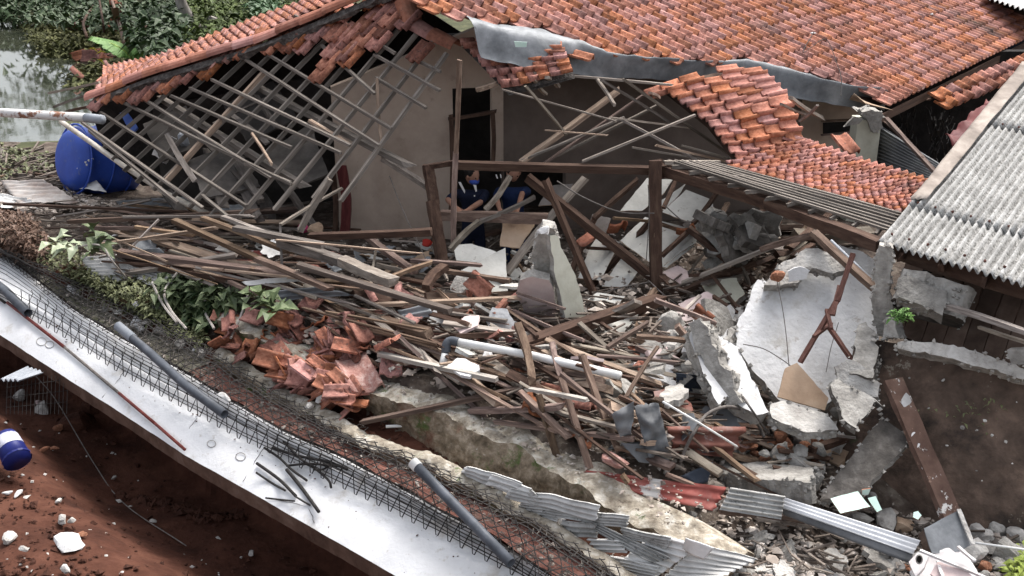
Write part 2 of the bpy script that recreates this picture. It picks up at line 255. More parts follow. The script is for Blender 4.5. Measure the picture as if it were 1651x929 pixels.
# ------------------------------------------------------------------ building tools
def tag(o, label=None, cat=None, group=None, kind=None):
    if label: o['label'] = label
    if cat: o['category'] = cat
    if group: o['group'] = group
    if kind or cat: o['kind'] = kind or 'thing'
    return o
def link(o, parent=None):
    COL.objects.link(o)
    if parent: o.parent = parent
    return o
def empty(name, loc, label, cat, group=None):
    o = bpy.data.objects.new(name, None); o.location = loc; o.empty_display_size = .2; link(o)
    return tag(o, label, cat, group)
def mesh(name, V, Fc, mats, parent=None, smooth=False, idx=None, local=True):
    me = bpy.data.meshes.new(name); V = [Vector(v) for v in V]
    c = sum(V, Vector()) / len(V) if local else Vector()
    if parent is not None: base = parent_loc(parent)
    me.from_pydata([v - c for v in V], [], Fc)
    for m_ in (mats if isinstance(mats, (list, tuple)) else [mats]): me.materials.append(M[m_] if isinstance(m_, str) else m_)
    if idx: me.polygons.foreach_set('material_index', idx)
    if smooth: me.polygons.foreach_set('use_smooth', [True] * len(me.polygons))
    me.update()
    o = bpy.data.objects.new(name, me); link(o, parent)
    o.location = c - (base if parent is not None else Vector())
    return o
def parent_loc(p):
    v = Vector()
    while p is not None: v += p.location; p = p.parent
    return v
def rel(parent): return Matrix.Translation(-parent_loc(parent)) if parent else Matrix()
# --- timbers
_tim = {}
def timber_mesh(matname, k):
    key = (matname, k)
    if key in _tim: return _tim[key]
    rr = random.Random(k * 7 + 1); V = []; Fc = []; n = 7
    by, bz = (rr.uniform(-.35, .35), rr.uniform(-.3, .3)) if k < 8 else (rr.uniform(-.07, .07), 0)
    for i in range(n):
        u = i / (n - 1); 
        for (a, b) in ((-.5,-.5),(.5,-.5),(.5,.5),(-.5,.5)):
            x = u
            if i == 0: x -= rr.uniform(0, .02)
            if i == n - 1: x += rr.uniform(0, .012) if k % 2 == 0 or k > 7 else rr.choice([-.05, 0, .03, .07])
            V.append((x, a * (1 + rr.uniform(-.10, .10)) + by * math.sin(math.pi * u) , b * (1 + rr.uniform(-.10, .10)) + bz * math.sin(math.pi * u)))
    for i in range(n - 1):
        for j in range(4): Fc.append((i*4+j, i*4+(j+1) % 4, i*4+4+(j+1) % 4, i*4+4+j))
    Fc.append((3,2,1,0)); Fc.append(tuple(range(n*4-4, n*4)))
    me = bpy.data.meshes.new("timber"); me.from_pydata(V, [], Fc); me.materials.append(M[matname]); me.update()
    _tim[key] = me; return me
def timber(name, a, b, w, h=None, m='wgrey', label=None, cat=None, group=None, parent=None, roll=0.0, k=None, wpx=True):
    A, B = Q(a), Q(b)
    if wpx:
        d = (proj(A)[2] + proj(B)[2]) / 2; w = w * d / F
        h = (h * d / F) if h else w * .7
    h = h or w * .7
    x = B - A; L = x.length
    if L < 1e-4: return None
    x.normalize(); z = Vector((0, 0, 1)) - x * x.z
    if z.length < .2: z = Vector((0, -1, 0)) - x * x.dot(Vector((0, -1, 0)))
    z.normalize(); y = z.cross(x)
    if roll: q = Matrix.Rotation(roll, 3, x); y = q @ y; z = q @ z
    o = bpy.data.objects.new(name, timber_mesh(m, k if k is not None else random.randrange(8)))
    link(o, parent)
    mt = Matrix(((x.x*L, y.x*w, z.x*h, A.x), (x.y*L, y.y*w, z.y*h, A.y), (x.z*L, y.z*w, z.z*h, A.z), (0,0,0,1)))
    o.matrix_local = rel(parent) @ mt
    return tag(o, label, cat, group)
# --- tubes
def tube_geo(pts, r, n=8, V=None, Fc=None, cap=True):
    V = [] if V is None else V; Fc = [] if Fc is None else Fc; b0 = len(V)
    pts = [Vector(p) for p in pts]; up = Vector((.13, .21, .97))
    for i, p in enumerate(pts):
        t = (pts[min(i+1, len(pts)-1)] - pts[max(i-1, 0)]); t = t.normalized() if t.length > 1e-9 else Vector((1, 0, 0))
        a = t.cross(up); a = a.normalized() if a.length > 1e-3 else Vector((1, 0, 0)); b = t.cross(a)
        rr = r[i] if isinstance(r, (list, tuple)) else r
        for j in range(n):
            q = 2 * math.pi * j / n; V.append(p + (a * math.cos(q) + b * math.sin(q)) * rr)
    for i in range(len(pts) - 1):
        for j in range(n): Fc.append((b0+i*n+j, b0+i*n+(j+1) % n, b0+(i+1)*n+(j+1) % n, b0+(i+1)*n+j))
    if cap: Fc.append(tuple(b0 + j for j in range(n))[::-1]); Fc.append(tuple(b0 + (len(pts)-1)*n + j for j in range(n)))
    return V, Fc
def tube(name, pts, r, m, label=None, cat=None, group=None, parent=None, n=10, px=True):
    P_ = [Q(p) for p in pts]
    if px: r = r * proj(P_[0])[2] / F / 2
    V, Fc = tube_geo(P_, r, n); return tag(mesh(name, V, Fc, m, parent, smooth=n > 5), label, cat, group)
def bez(pts, n=8):                    # Catmull-Rom through pts
    P_ = [Q(p) for p in pts]; P_ = [P_[0]*2 - P_[1]] + P_ + [P_[-1]*2 - P_[-2]]; out = []
    for i in range(1, len(P_) - 2):
        a, b, c, d = P_[i-1:i+3]
        for j in range(n):
            t = j / n; out.append(.5 * ((2*b) + (c-a)*t + (2*a-5*b+4*c-d)*t*t + (3*b-a-3*c+d)*t**3))
    out.append(P_[-2]); return out
# --- sheets
def sheet(name, c, m, waves=0, m2=None, amp=.018, nu=None, nv=10, crumple=0.0, thick=.004, label=None, cat=None, group=None, parent=None, jag=0.0, seed=0, cs=2.0, sharp=False):
    """c: four corners 00,10,11,01; waves run across u, ridges along v"""
    c = [Q(p) for p in c]; nu = nu or max(8, int(waves * 6)); V = []; Fc = []; so_ = Vector((seed * 3.1, seed * 1.7, seed))
    N = (c[1]-c[0]).cross(c[3]-c[0]).normalized()
    if N.z < 0 or abs(N.z) < .05 and N.y > 0: N = -N
    top = []
    for j in range(nv + 1):
        for i in range(nu + 1):
            u, v = i / nu, j / nv
            uu, vv = u, v
            if jag:
                if j in (0, nv): vv += jag * noise.noise(Vector((u * 9, j, seed))) 
                if i in (0, nu): uu += jag * noise.noise(Vector((v * 9, i, seed)))
            p = c[0].lerp(c[1], uu).lerp(c[3].lerp(c[2], uu), vv)
            ph = 2 * math.pi * waves * u
            d = amp * (math.sin(ph) if not sharp else (1 if math.sin(ph) > .55 else 0)) if waves else 0
            if crumple: d += crumple * (noise.noise(p * cs + so_) + .5 * noise.noise(p * cs * 3 + so_))
            top.append(p + N * d)
    n = len(top); V = top + [p - N * thick for p in top]; W_ = nu + 1
    for j in range(nv):
        for i in range(nu):
            a = j*W_+i; Fc.append((a, a+1, a+1+W_, a+W_)); Fc.append((n+a, n+a+W_, n+a+1+W_, n+a+1))
    for i in range(nu): a = i; b = nv*W_+i; Fc.append((a, n+a, n+a+1, a+1)); Fc.append((b, b+1, n+b+1, n+b))
    for j in range(nv): a = j*W_; b = j*W_+nu; Fc.append((a, a+W_, n+a+W_, n+a)); Fc.append((b, n+b, n+b+W_, b+W_))
    ix = [(1 if (math.sin(2*math.pi*waves*((k//2) % nu + .5)/nu) < -.25) else 0) if k < 2*nu*nv else 0 for k in range(len(Fc))] if m2 else None
    o = mesh(name, V, Fc, [m, m2] if m2 else m, parent, smooth=not sharp, idx=ix)
    return tag(o, label, cat, group)
# --- broken slabs: polygon on the plane of its first three points
def slab(name, pts, thick, mats, label=None, cat=None, group=None, parent=None, jag=.02, step=.045, seed=0, back=None):
    P3 = [Q(p) for p in pts[:3]]; n = (P3[1]-P3[0]).cross(P3[2]-P3[0]).normalized()
    if n.dot(O - P3[0]) < 0: n = -n
    W_ = [PP(p[0], p[1], P3[0], n) for p in pts]; edge = []
    for i in range(len(W_)):
        a, b = W_[i], W_[(i+1) % len(W_)]; k = max(1, int((b-a).length / step))
        for j in range(k):
            p = a.lerp(b, j / k)
            if j or jag > .015: p = p + Vector(noise.noise_vector(p * 7 + Vector((seed, 0, 0)))) * jag * 1.5 + Vector(noise.noise_vector(p * 27)) * jag * .8
            p = p - n * (p - W_[0]).dot(n); edge.append(p)
    m_ = len(edge); cen = sum(edge, Vector()) / m_
    mid = [e.lerp(cen, .02) - n * thick * .3 + Vector(noise.noise_vector(e * 14)) * jag * .8 for e in edge]
    bk = [e - n * thick + Vector(noise.noise_vector(e * 11)) * jag for e in edge]
    bk = [e.lerp(cen, 0) for e in bk]
    V = edge + mid + bk; Fc = [tuple(range(m_)), tuple(range(3*m_-1, 2*m_-1, -1))]; ix = [0, 1]
    for i in range(m_):
        j = (i+1) % m_; Fc.append((i, m_+i, m_+j, j)); Fc.append((m_+i, 2*m_+i, 2*m_+j, m_+j)); ix += [1, 1]
    o = mesh(name, V, Fc, mats if isinstance(mats, (list, tuple)) else [mats, mats], parent, idx=ix)
    if thick >= .08 and 'conc' in str(mats) and jag >= .012 and parent is None or (thick >= .08 and jag >= .02):
        rr = random.Random(seed + len(pts)*7 + int(pts[0][0])); V2 = []; F2 = []; c0_ = sum(V, Vector())/len(V)
        for i in range(m_*2):
            e = edge[rr.randrange(m_)] - n*thick*rr.uniform(-.1, 1) + Vector((rr.uniform(-1,1), rr.uniform(-1,1), rr.uniform(-1,1)))*.015; q = rr.uniform(.008, .032); b0 = len(V2)
            for v in ((1,0,0),(-1,0,0),(0,1,0),(0,-1,0),(0,0,1),(0,0,-1)): V2.append(e + Vector(v)*q*rr.uniform(.5,1.2))
            F2 += [tuple(b0+k for k in f) for f in ((0,2,4),(2,1,4),(1,3,4),(3,0,4),(2,0,5),(1,2,5),(3,1,5),(0,3,5))]
        if parent is None or parent.parent is None:
            cr_ = mesh('crumbled_edge', V2, F2, 'conc', None); cr_.parent = o; cr_.location = cr_.location - parent_loc(o); cr_['kind'] = 'stuff'
    return tag(o, label, cat, group)
# --- rocks
import bmesh
_rock = {}
def rock_mesh(m, k):
    if (m, k) in _rock: return _rock[(m, k)]
    bm = bmesh.new(); bmesh.ops.create_icosphere(bm, subdivisions=2, radius=.5); rr = random.Random(k)
    off = Vector((k * 5.3, 0, 0)); planes = [Vector((rr.uniform(-1,1), rr.uniform(-1,1), rr.uniform(-1,1))).normalized() for _ in range(7)]
    for v in bm.verts:
        for p in planes:
            d = v.co.dot(p)
            if d > .28: v.co -= p * (d - .28)
        v.co += Vector(noise.noise_vector(v.co * 4 + off)) * .05
    me = bpy.data.meshes.new("chunk"); bm.to_mesh(me); bm.free(); me.materials.append(M[m]); _rock[(m, k)] = me; return me
def rock(name, p, size, m, label=None, cat=None, group=None, k=None, parent=None, rot=None):
    o = bpy.data.objects.new(name, rock_mesh(m, random.randrange(7) if k is None else k)); link(o, parent)
    o.location = Q(p) - (parent_loc(parent) if parent else Vector()); o.scale = size if isinstance(size, (tuple, list)) else (size, size * random.uniform(.6, 1), size * random.uniform(.4, .8))
    o.rotation_euler = rot or (random.uniform(-.4,.4), random.uniform(-.4,.4), random.uniform(0, 6.3))
    return tag(o, label, cat, group)
# --- roof tiles: x across (0..1), y up the slope (0..1), front lip at y = 0
def tile_geo(kind, k):
    rr = random.Random(k); nx = 9; prof = []
    for i in range(nx):
        u = i / (nx - 1)
        if kind == 'roll': z = .34 * math.exp(-((u - .82) / .11) ** 2) + .06 * math.exp(-((u - .04) / .08) ** 2) - .03 * math.sin(math.pi * min(1, u / .65))
        else: z = .14 * math.cos(2 * math.pi * u)
        prof.append((u, z))
    V = []; Fc = []; ys = [0, .5, 1.12]
    for y in ys:
        for (u, z) in prof: V.append((u * 1.06 - .03, y + (.03 * math.cos(2*math.pi*u) if y == 0 else 0), z + .16 - .13 * y + rr.uniform(-.008, .008)))
    for y in ys[:1] + ys[2:]:
        for (u, z) in prof: V.append((u * 1.06 - .03, y + (.03 * math.cos(2*math.pi*u) if y == 0 else 0), z + .16 - .13 * y - .12))
    n = nx
    for j in range(2):
        for i in range(nx-1): a = j*n+i; Fc.append((a, a+1, a+1+n, a+n))
    for i in range(nx-1):
        Fc.append((i, 3*n+i, 3*n+i+1, i+1)); Fc.append((3*n+i, 4*n+i, 4*n+i+1, 3*n+i+1)); Fc.append((2*n+i, 2*n+i+1, 4*n+i+1, 4*n+i))
    Fc.append((0, n, 2*n, 4*n, 3*n)); Fc.append((n-1, 4*n-1, 5*n-1, 3*n-1, 2*n-1))
    return V, Fc
_tm = {}
def tile_mesh(kind, m, k):
    key = (kind, m, k)
    if key not in _tm:
        V, Fc = tile_geo(kind, k); me = bpy.data.meshes.new("tile"); me.from_pydata(V, [], Fc); me.materials.append(M[m])
        me.polygons.foreach_set('use_smooth', [i < 16 for i in range(len(me.polygons))]); me.update(); _tm[key] = me
    return _tm[key]
class Patch:
    """bilinear (or gridded) surface; u = along the rows, v = down the fall"""
    def __init__(self, rows): self.g = [[Q(p) for p in r] for r in rows]
    def at(self, u, v):
        nv, nu = len(self.g) - 1, len(self.g[0]) - 1
        fu, fv = u * nu, v * nv; i = min(max(int(math.floor(fu)), 0), nu - 1); j = min(max(int(math.floor(fv)), 0), nv - 1); a, b = fu - i, fv - j
        g = self.g; return (g[j][i] * (1-a) + g[j][i+1] * a) * (1-b) + (g[j+1][i] * (1-a) + g[j+1][i+1] * a) * b
def lay_tiles(parent, patch, nu, nv, kind, m, poly=None, jit=.02, hz=1.0, u0=0, v0=0, u1=None, v1=None, cap=300, skip=None, alt=None, name='tile', flip=False):
    spots = []; base = parent_loc(parent)
    for j in range(v0, v1 if v1 is not None else nv):
        for i in range(u0, u1 if u1 is not None else nu):
            u, v = (i + .5) / nu, (j + .5) / nv
            c = patch.at(u, v); x, y, dep = proj(c)
            if poly and not inpoly(x, y, poly): continue
            if skip and skip(x, y): continue
            a, b = patch.at(i / nu, (j + 1) / nv), patch.at((i + 1) / nu, (j + 1) / nv); d = patch.at(i / nu, j / nv); e_ = patch.at((i+1)/nu, j/nv)
            X = ((b - a) + (e_ - d)) / 2; Y = ((d - a) + (e_ - b)) / 2; Z = X.cross(Y).normalized()
            inframe = -20 < x < 1671 and -20 < y < 949
            spots.append((not inframe, dep, a, X, Y, Z, x, y))
    spots.sort(key=lambda q: (q[0], q[1])); rest = []
    for q, (out, dep, a, X, Y, Z, x, y) in enumerate(spots):
        s = X.length * hz; a = a + Vector((random.gauss(0, jit), random.gauss(0, jit), random.gauss(0, jit * .25))) * s
        Yj = Y + X * random.gauss(0, jit); Zs = Z * s
        mt = Matrix(((X.x, Yj.x, Zs.x, a.x), (X.y, Yj.y, Zs.y, a.y), (X.z, Yj.z, Zs.z, a.z), (0,0,0,1)))
        mm = (alt(x, y) if alt else None) or m
        if q < cap:
            o = bpy.data.objects.new(name, tile_mesh(kind, mm, random.randrange(4))); link(o, parent); o.matrix_local = Matrix.Translation(-base) @ mt
        else: rest.append((mt, mm))
    if rest:
        V = []; Fc = []; gv, gf = tile_geo(kind, 1)
        for mt, mm in rest:
            b0 = len(V); V += [mt @ Vector(p) for p in gv]; Fc += [tuple(b0 + k for k in f) for f in gf]
        o = mesh('tiles_beyond', V, Fc, 'tilei', parent, smooth=True); o['kind'] = 'stuff'
    return len(spots)
def patch_mesh(name, patch, m, nu, nv, parent=None, off=-.05, thick=.02, ranges=(0,1,0,1)):
    V = []; Fc = []; top = []; u0, u1, v0, v1 = ranges
    for j in range(nv+1):
        for i in range(nu+1): top.append(patch.at(u0 + (u1-u0)*i/nu, v0 + (v1-v0)*j/nv))
    N = (top[1]-top[0]).cross(top[nu+1]-top[0]).normalized(); N = -N if N.z < 0 else N
    n = len(top); W_ = nu+1; V = [p + N*off for p in top] + [p + N*(off-thick) for p in top]
    for j in range(nv):
        for i in range(nu): a = j*W_+i; Fc += [(a, a+1, a+1+W_, a+W_), (n+a, n+a+W_, n+a+1+W_, n+a+1)]
    return mesh(name, V, Fc, m, parent)
# --- leaves
def leaf_mesh(name, spots, m, parent=None, droop=.3, asp=.45):
    V = []; Fc = []
    for (p, s) in spots:
        az = random.uniform(0, 6.283); el = random.uniform(-.5, .9)
        d = Vector((math.cos(az)*math.cos(el), math.sin(az)*math.cos(el), math.sin(el))); sd_ = Vector((-math.sin(az), math.cos(az), random.uniform(-.4,.4))).normalized()
        w_ = s * asp; b0 = len(V); tip = p + d*s - Vector((0,0,droop*s)); mid = p + d*s*.5 - Vector((0,0,.03*s))
        V += [p, mid + sd_*w_*.5 + Vector((0,0,.12*s)), tip, mid - sd_*w_*.5 + Vector((0,0,.12*s)), mid]
        Fc += [(b0, b0+4, b0+1), (b0+4, b0+2, b0+1), (b0, b0+3, b0+4), (b0+4, b0+3, b0+2)]
    return mesh(name, V, Fc, m, parent)
def rnd_in(poly):
    xs = [p[0] for p in poly]; ys = [p[1] for p in poly]
    while True:
        x, y = random.uniform(min(xs), max(xs)), random.uniform(min(ys), max(ys))
        if inpoly(x, y, poly): return x, y
LM = [(145,250,'the blue barrel'),(60,310,'the rusty grey sheet'),(155,395,'the young plant'),(310,490,'the leafy branch'),(230,435,'the streaked sheet'),(500,478,'the curled zinc strip'),(290,335,'the lowest battens'),(420,360,'the grid bottom corner'),(550,345,'the maroon door post'),
 (600,460,'the long dark round pole'),(700,415,'the left porch post foot'),(775,425,'the pointed white board'),(720,560,'the grey pipe elbow'),(640,545,'the dark red sheet'),(865,480,'the stump pink face'),(925,470,'the stump white face'),(950,520,'the heavy dark beam'),(1057,440,'the right porch post'),(1000,400,'the middle ceiling board'),
 (860,585,'the white pipe middle'),(985,610,'the white pipe end'),(885,690,'the left lattice upright'),(930,700,'the middle lattice upright'),(985,700,'the right lattice upright'),(992,744,'the pink stone block'),(1050,690,'the largest folded dark sheet'),(1140,715,'the curved rusty sheet'),(1090,585,'the square concrete beam'),(1110,620,'the dark ribbed panel'),
 (1150,500,'the pink plaster fragment'),(1160,400,'the dark hollow'),(1230,740,'the long concrete lintel'),(1250,715,'the brown stone heap'),(1215,810,'the weathered corrugated piece'),(1370,810,'the largest mint tile'),(1380,850,'the long metal profile'),(1525,860,'the metal flap'),(1525,905,'the plastic chair piece'),(1140,905,'the brightest white sheet'),(1600,890,'the cream boulder'),(480,560,'the tile heap top'),(500,620,'the tile heap middle'),(560,650,'the largest whitened tile'),(380,545,'the tile heap left end'),(660,590,'the long pale grey board'),(720,640,'the bridging batten'),(820,500,'the plaster lumps'),(1240,650,'the tan board'),(1290,500,'the largest white slab'),(170,105,'the banana leaf'),(150,45,'the dead stalks'),(800,350,'the old log')]
def place(x, y):
    b = min(LM, key=lambda q: (q[0]-x)**2 + (q[1]-y)**2); dx, dy = x-b[0], y-b[1]
    if abs(dx) < 14 and abs(dy) < 14: return 'right at ' + b[2]
    if abs(dy) > abs(dx): return ('just below ' if dy > 0 else 'just above ') + b[2]
    return ('right of ' if dx > 0 else 'left of ') + b[2]
MW = {'wgrey':'grey','wbrown':'brown','wdark':'dark','wfresh':'pale','dimg':'shade-darkened grey','tile':'red','tileb':'bright orange','tileo':'sooty red','conc':'grey cement','concd':'blackened cement','concw':'pale cement','brick':'broken brick','plaster':'white plaster','ceil':'off white','pinkblock':'pinkish'}
# ================================================================== GROUND AND POND
def ground():
    def axis(lo, a, b, hi, fine):
        out = [lo]; st = 6.0
        v = lo
        while v < a: v += max(fine, (a - v) * .22); out.append(min(v, a))
        v = a
        while v < b: v += fine; out.append(v)
        while v < hi: v += max(fine, (v - b) * .25 + fine); out.append(v)
        return sorted(set(round(q, 4) for q in out))
    xs = axis(-160, -9, 7, 160, .08); ys = axis(-60, 6.5, 18, 220, .08)
    X, Y = np.meshgrid(xs, ys); Z = H(X, Y)
    V = []
    for j in range(len(ys)):
        for i in range(len(xs)):
            x, y, z = xs[i], ys[j], float(Z[j, i])
            if -20 < x < 20 and 0 < y < 40:
                a = .045 if z > -.3 else .035
                z += a * noise.fractal(Vector((x*2.6, y*2.6, 0)), 1, 2.1, 5)
            V.append((x, y, z))
    n = len(xs); Fc = [(j*n+i, j*n+i+1, j*n+i+1+n, j*n+i+n) for j in range(len(ys)-1) for i in range(n-1)]
    pit = []
    xs_, ys_ = np.array([v[0] for v in V]), np.array([v[1] for v in V])
    s = xs_*E1.x + ys_*E1.y; t = xs_*E2.x + ys_*E2.y
    w1 = W1n.T(s); red = (t < w1 + .02) & (s < 1.0)
    grn = (ys_ > 17.5) & (np.array([v[2] for v in V]) < .2)
    idx = []
    for f in Fc:
        k = f[0]; idx.append(1 if red[k] else (2 if grn[k] else 0))
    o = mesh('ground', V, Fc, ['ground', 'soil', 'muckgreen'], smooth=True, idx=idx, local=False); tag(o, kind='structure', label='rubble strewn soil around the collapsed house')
M['muckgreen'] = mat('muddy_green_bank', [(.025,.03,.014),(.06,.065,.03),(.12,.12,.06)], 2.2, coords='World', rand=0, bump=1.0)
ground()
wm = mat('murky_water', [(.035,.042,.028),(.05,.055,.038),(.06,.065,.045)], .8, rough=.04, rand=0, coords='World', bump=.05, bscale=3, spec=.9)
wv = [(-60,16,-.5),(-3,16,-.5),(-3,60,-.5),(-60,60,-.5)]
o = mesh('pond_water', wv, [(0,1,2,3)], wm); tag(o, 'murky brown green pond water beside the debris', kind='structure')

# ================================================================== THE RIGHT HOUSE ROOF (still standing)
c0 = PY(1425, 176, 15.0); pt = math.tan(R(22)); u = Vector((.609, .793, 0)).normalized(); fall = Vector((.793, -.609, 0)).normalized()
nR = (Vector((0,0,1)) + fall * pt).normalized(); fd = (fall - Vector((0,0,pt))).normalized()
roofR = empty('tiled_roof', c0 - Vector((0,0,.3)), 'large red clay tiled roof still standing above the grey valley flashing', 'roof')
def RP(a, b): return c0 + u * a - fd * b        # a along the eave, b up the slope
TW, TL = .195, .225
nu_, nv_ = 92, 46
pR = Patch([[RP(-9, nv_*TL), RP(-9 + nu_*TW, nv_*TL)], [RP(-9, 0), RP(-9 + nu_*TW, 0)]])
polyR = [(655,-400),(655,-10),(690,30),(745,30),(790,42),(870,50),(960,80),(1000,92),(1060,100),(1140,104),(1200,98),(1290,118),(1370,140),(1424,172),(1480,140),(1560,108),(1640,72),(1700,60),(1700,60),(1575,-8),(1500,-60),(1500,-400)]
lay_tiles(roofR, pR, nu_, nv_, 'roll', 'tile', polyR, jit=.025, cap=298, alt=lambda x, y: 'tileo' if (x > 1420 and random.random() < .5) or random.random() < .16 else None)
V = [PP(x, y, c0, nR) for x, y in ((1415,163),(1700,35),(1700,-420),(600,-420),(665,-30),(720,8),(800,26),(880,42),(970,70),(1060,84),(1150,90),(1230,96),(1330,122))]
V = [v - nR*.09 for v in V]; n_ = len(V); V += [v - nR*.03 for v in V]
mesh('roof_underside', V, [tuple(range(n_)), tuple(range(2*n_-1, n_-1, -1))] + [(i, (i+1) % n_, n_+(i+1) % n_, n_+i) for i in range(n_)], 'wdark', roofR)
timber('fascia_board', RP(-.1, -.03) - nR*.13, RP(7.5, -.03) - nR*.13, .03, .12, 'wdark', parent=roofR, wpx=False)
# loose row that slipped below the eave
sl = Patch([[(1500,150,16.3),(1668,82,19.5)], [(1523,178,16.0),(1690,105,19.2)]])
slipped = empty('slipped_tile_strip', PY(1580,130,17), 'strip of dirty slipped tiles hanging below the eave near the burgundy sheet', 'roof tiles')
lay_tiles(slipped, sl, 14, 2, 'roll', 'tileo', jit=.03)
timber('batten', (1498,160,16.2), (1660,92,19.3), 4, m='wdark', parent=slipped)
# flashing
fl = [((742,28),(775,95)),((790,40),(830,108)),((870,50),(880,125)),((930,70),(930,124)),((975,88),(965,128)),((1060,98),(1020,130)),((1130,104),(1075,134)),((1200,99),(1200,140)),((1260,112),(1262,158)),((1330,135),(1340,172)),((1425,150),(1425,180))]
V = []; Fc = []; K = 8
for i, (a, b) in enumerate(fl):
    A = PP(a[0], a[1], c0, nR) + nR*.0; Bd = PP(b[0], b[1], c0 - nR*.28, nR)
    for j in range(K+1):
        t = j / K; p = A.lerp(Bd, t) + nR * (.02 + .12*math.sin(math.pi*min(1, t*1.2))) 
        V.append(p)
# refine lengthwise
V2 = []; n1 = K+1; sub = 7
for i in range(len(fl)-1):
    for s_ in range(sub):
        f = s_/sub
        for j in range(n1): 
            p = V[i*n1+j].lerp(V[(i+1)*n1+j], f); V2.append(p + nR*(.035*noise.noise(p*1.6) + .035*abs(noise.noise(p*5)) + .02*abs(noise.noise(p*12))))
for j in range(n1): V2.append(V[-n1+j])
rows = len(V2)//n1; Fc = [(i*n1+j, i*n1+j+1, (i+1)*n1+j+1, (i+1)*n1+j) for i in range(rows-1) for j in range(K)]
nn = len(V2); V2 += [p - nR*.004 for p in V2]; Fc += [tuple(nn+k for k in f)[::-1] for f in Fc]
o = mesh('valley_flashing', V2, Fc, 'zinc', smooth=True); tag(o, 'long crumpled grey zinc flashing draped along the roof edge', 'flashing')
timber('gutter_board', (862,118,13.2), (1080,137,13.4), 5, m='wgrey', label='thin grey board under the zinc flashing lip', cat='board')
# small litter on the roof
o = slab('paper_scrap', [(829,67,13.0),(850,68,13.0),(849,76,13.0),(831,76,13.0)], .01, 'mint', 'small torn green and white card lying on the zinc flashing', 'litter', jag=.004)
rock('flat_stone', PP(1308, 60, c0, nR) + nR*.07, (.1,.09,.03), 'plaster', 'small white square scrap lying on the standing tiled roof', 'litter')
rock('flat_stone', PP(1499, 29, c0, nR) + nR*.07, (.09,.04,.03), 'plaster', 'tiny white chip high on the standing tiled roof', 'litter')
tube('loose_wire', bez([PP(1308,60,c0,nR)+nR*.09, PP(1290,95,c0,nR)+nR*.1, PP(1325,75,c0,nR)+nR*.12, PP(1345,115,c0,nR)+nR*.1, PP(1350,140,c0,nR)+nR*.12, PP(1353,160,c0,nR)+nR*.05], 8), 1.3, 'wire', 'thin black wire trailing down the standing tiled roof onto the flashing', 'wire', n=4)
for (x, y) in ((820,22),(1352,40),(1290,40)):
    pass
# single slipped tile on the flashing
def loose_tile(x, y, d, size=.24, m='tile', rot=None, label=None, group=None, kind='roll', name='roof_tile', k=None):
    o = bpy.data.objects.new(name, tile_mesh(kind, m, random.randrange(4))); link(o)
    o.location = Q((x, y, d)) if d is not None else Vector(x); o.scale = (size*.8, size*1.1, size*.8)
    o.rotation_euler = rot or (random.uniform(-.6,.6), random.uniform(-.5,.5), random.uniform(0, 6.28))
    return tag(o, label, 'roof tile', group)
loose_tile(942, 100, 13.3, .26, 'tile', (.2,.1,.9), 'single red tile lying alone on the middle of the zinc flashing')
# hip line tiles tumbling from the apex down onto the flashing
cap_pts = [(648,18,14.3),(655,48,14.2),(690,62,14.0),(722,75,13.9),(745,92,13.8),(775,98,13.7),(800,112,13.6)]
tum = empty('tumbled_eave_tiles', PY(800,100,13.3), 'bank of broken orange tiles slumped over the flashing beside the roof peak', 'roof tiles')
pt1 = Patch([[(905,70,13.55),(914,92,13.3),(925,116,13.1)], [(828,70,13.75),(846,98,13.4),(868,132,13.1)], [(742,66,13.85),(776,100,13.5),(818,144,13.1)]])
lay_tiles(tum, pt1, 5, 7, 'roll', 'tileb', jit=.06, hz=1.2, alt=lambda x, y: 'tile' if random.random() < .5 else None)
patch_mesh('mortar_bed', pt1, 'capmortar', 6, 2, tum, off=-.06, thick=.04)
# ridge caps
def caps(parent, pts, r, m='tile', L=.36):
    P_ = [Q(p) for p in pts]; seg = []
    acc = [0]
    for a, b in zip(P_, P_[1:]): acc.append(acc[-1] + (b-a).length)
    def atl(s):
        for i in range(len(P_)-1):
            if s <= acc[i+1] or i == len(P_)-2: return P_[i].lerp(P_[i+1], (s-acc[i]) / (acc[i+1]-acc[i]))
    n = max(1, int(acc[-1] / L))
    for k in range(n):
        a, b = atl(acc[-1]*k/n), atl(acc[-1]*(k+1)/n); x = (b-a).normalized(); y = Vector((0,0,1)).cross(x).normalized(); z = x.cross(y)
        V = []; Fc = []; q = 9
        jz = random.uniform(-.012, .012); jy = random.uniform(-.02, .02)
        for (t, rr) in ((-.06, r*1.0), (.5, r*.93), (1.0, r*.88)):
            for i in range(q):
                an = math.pi*(i/(q-1))*1.04 - .06; c_ = a.lerp(b, t) + z*jz + y*jy
                V.append(c_ + y*math.cos(an)*rr*1.1 + z*math.sin(an)*rr*.85)
        for (t, rr) in ((-.06, r*.86), (1.0, r*.75)):
            for i in range(q):
                an = math.pi*(i/(q-1))*1.04 - .06; c_ = a.lerp(b, t) + z*jz + y*jy
                V.append(c_ + y*math.cos(an)*rr*1.1 + z*math.sin(an)*rr*.85)
        for j in range(2):
            for i in range(q-1): Fc.append((j*q+i, j*q+i+1, (j+1)*q+i+1, (j+1)*q+i))
        for i in range(q-1): Fc += [(i, 3*q+i, 3*q+i+1, i+1), (3*q+i, 4*q+i, 4*q+i+1, 3*q+i+1)]
        Fc += [(0, q, 2*q, 4*q, 3*q), (q-1, 4*q-1, 5*q-1, 3*q-1, 2*q-1)]
        mesh('ridge_tile', V, Fc, m, parent)

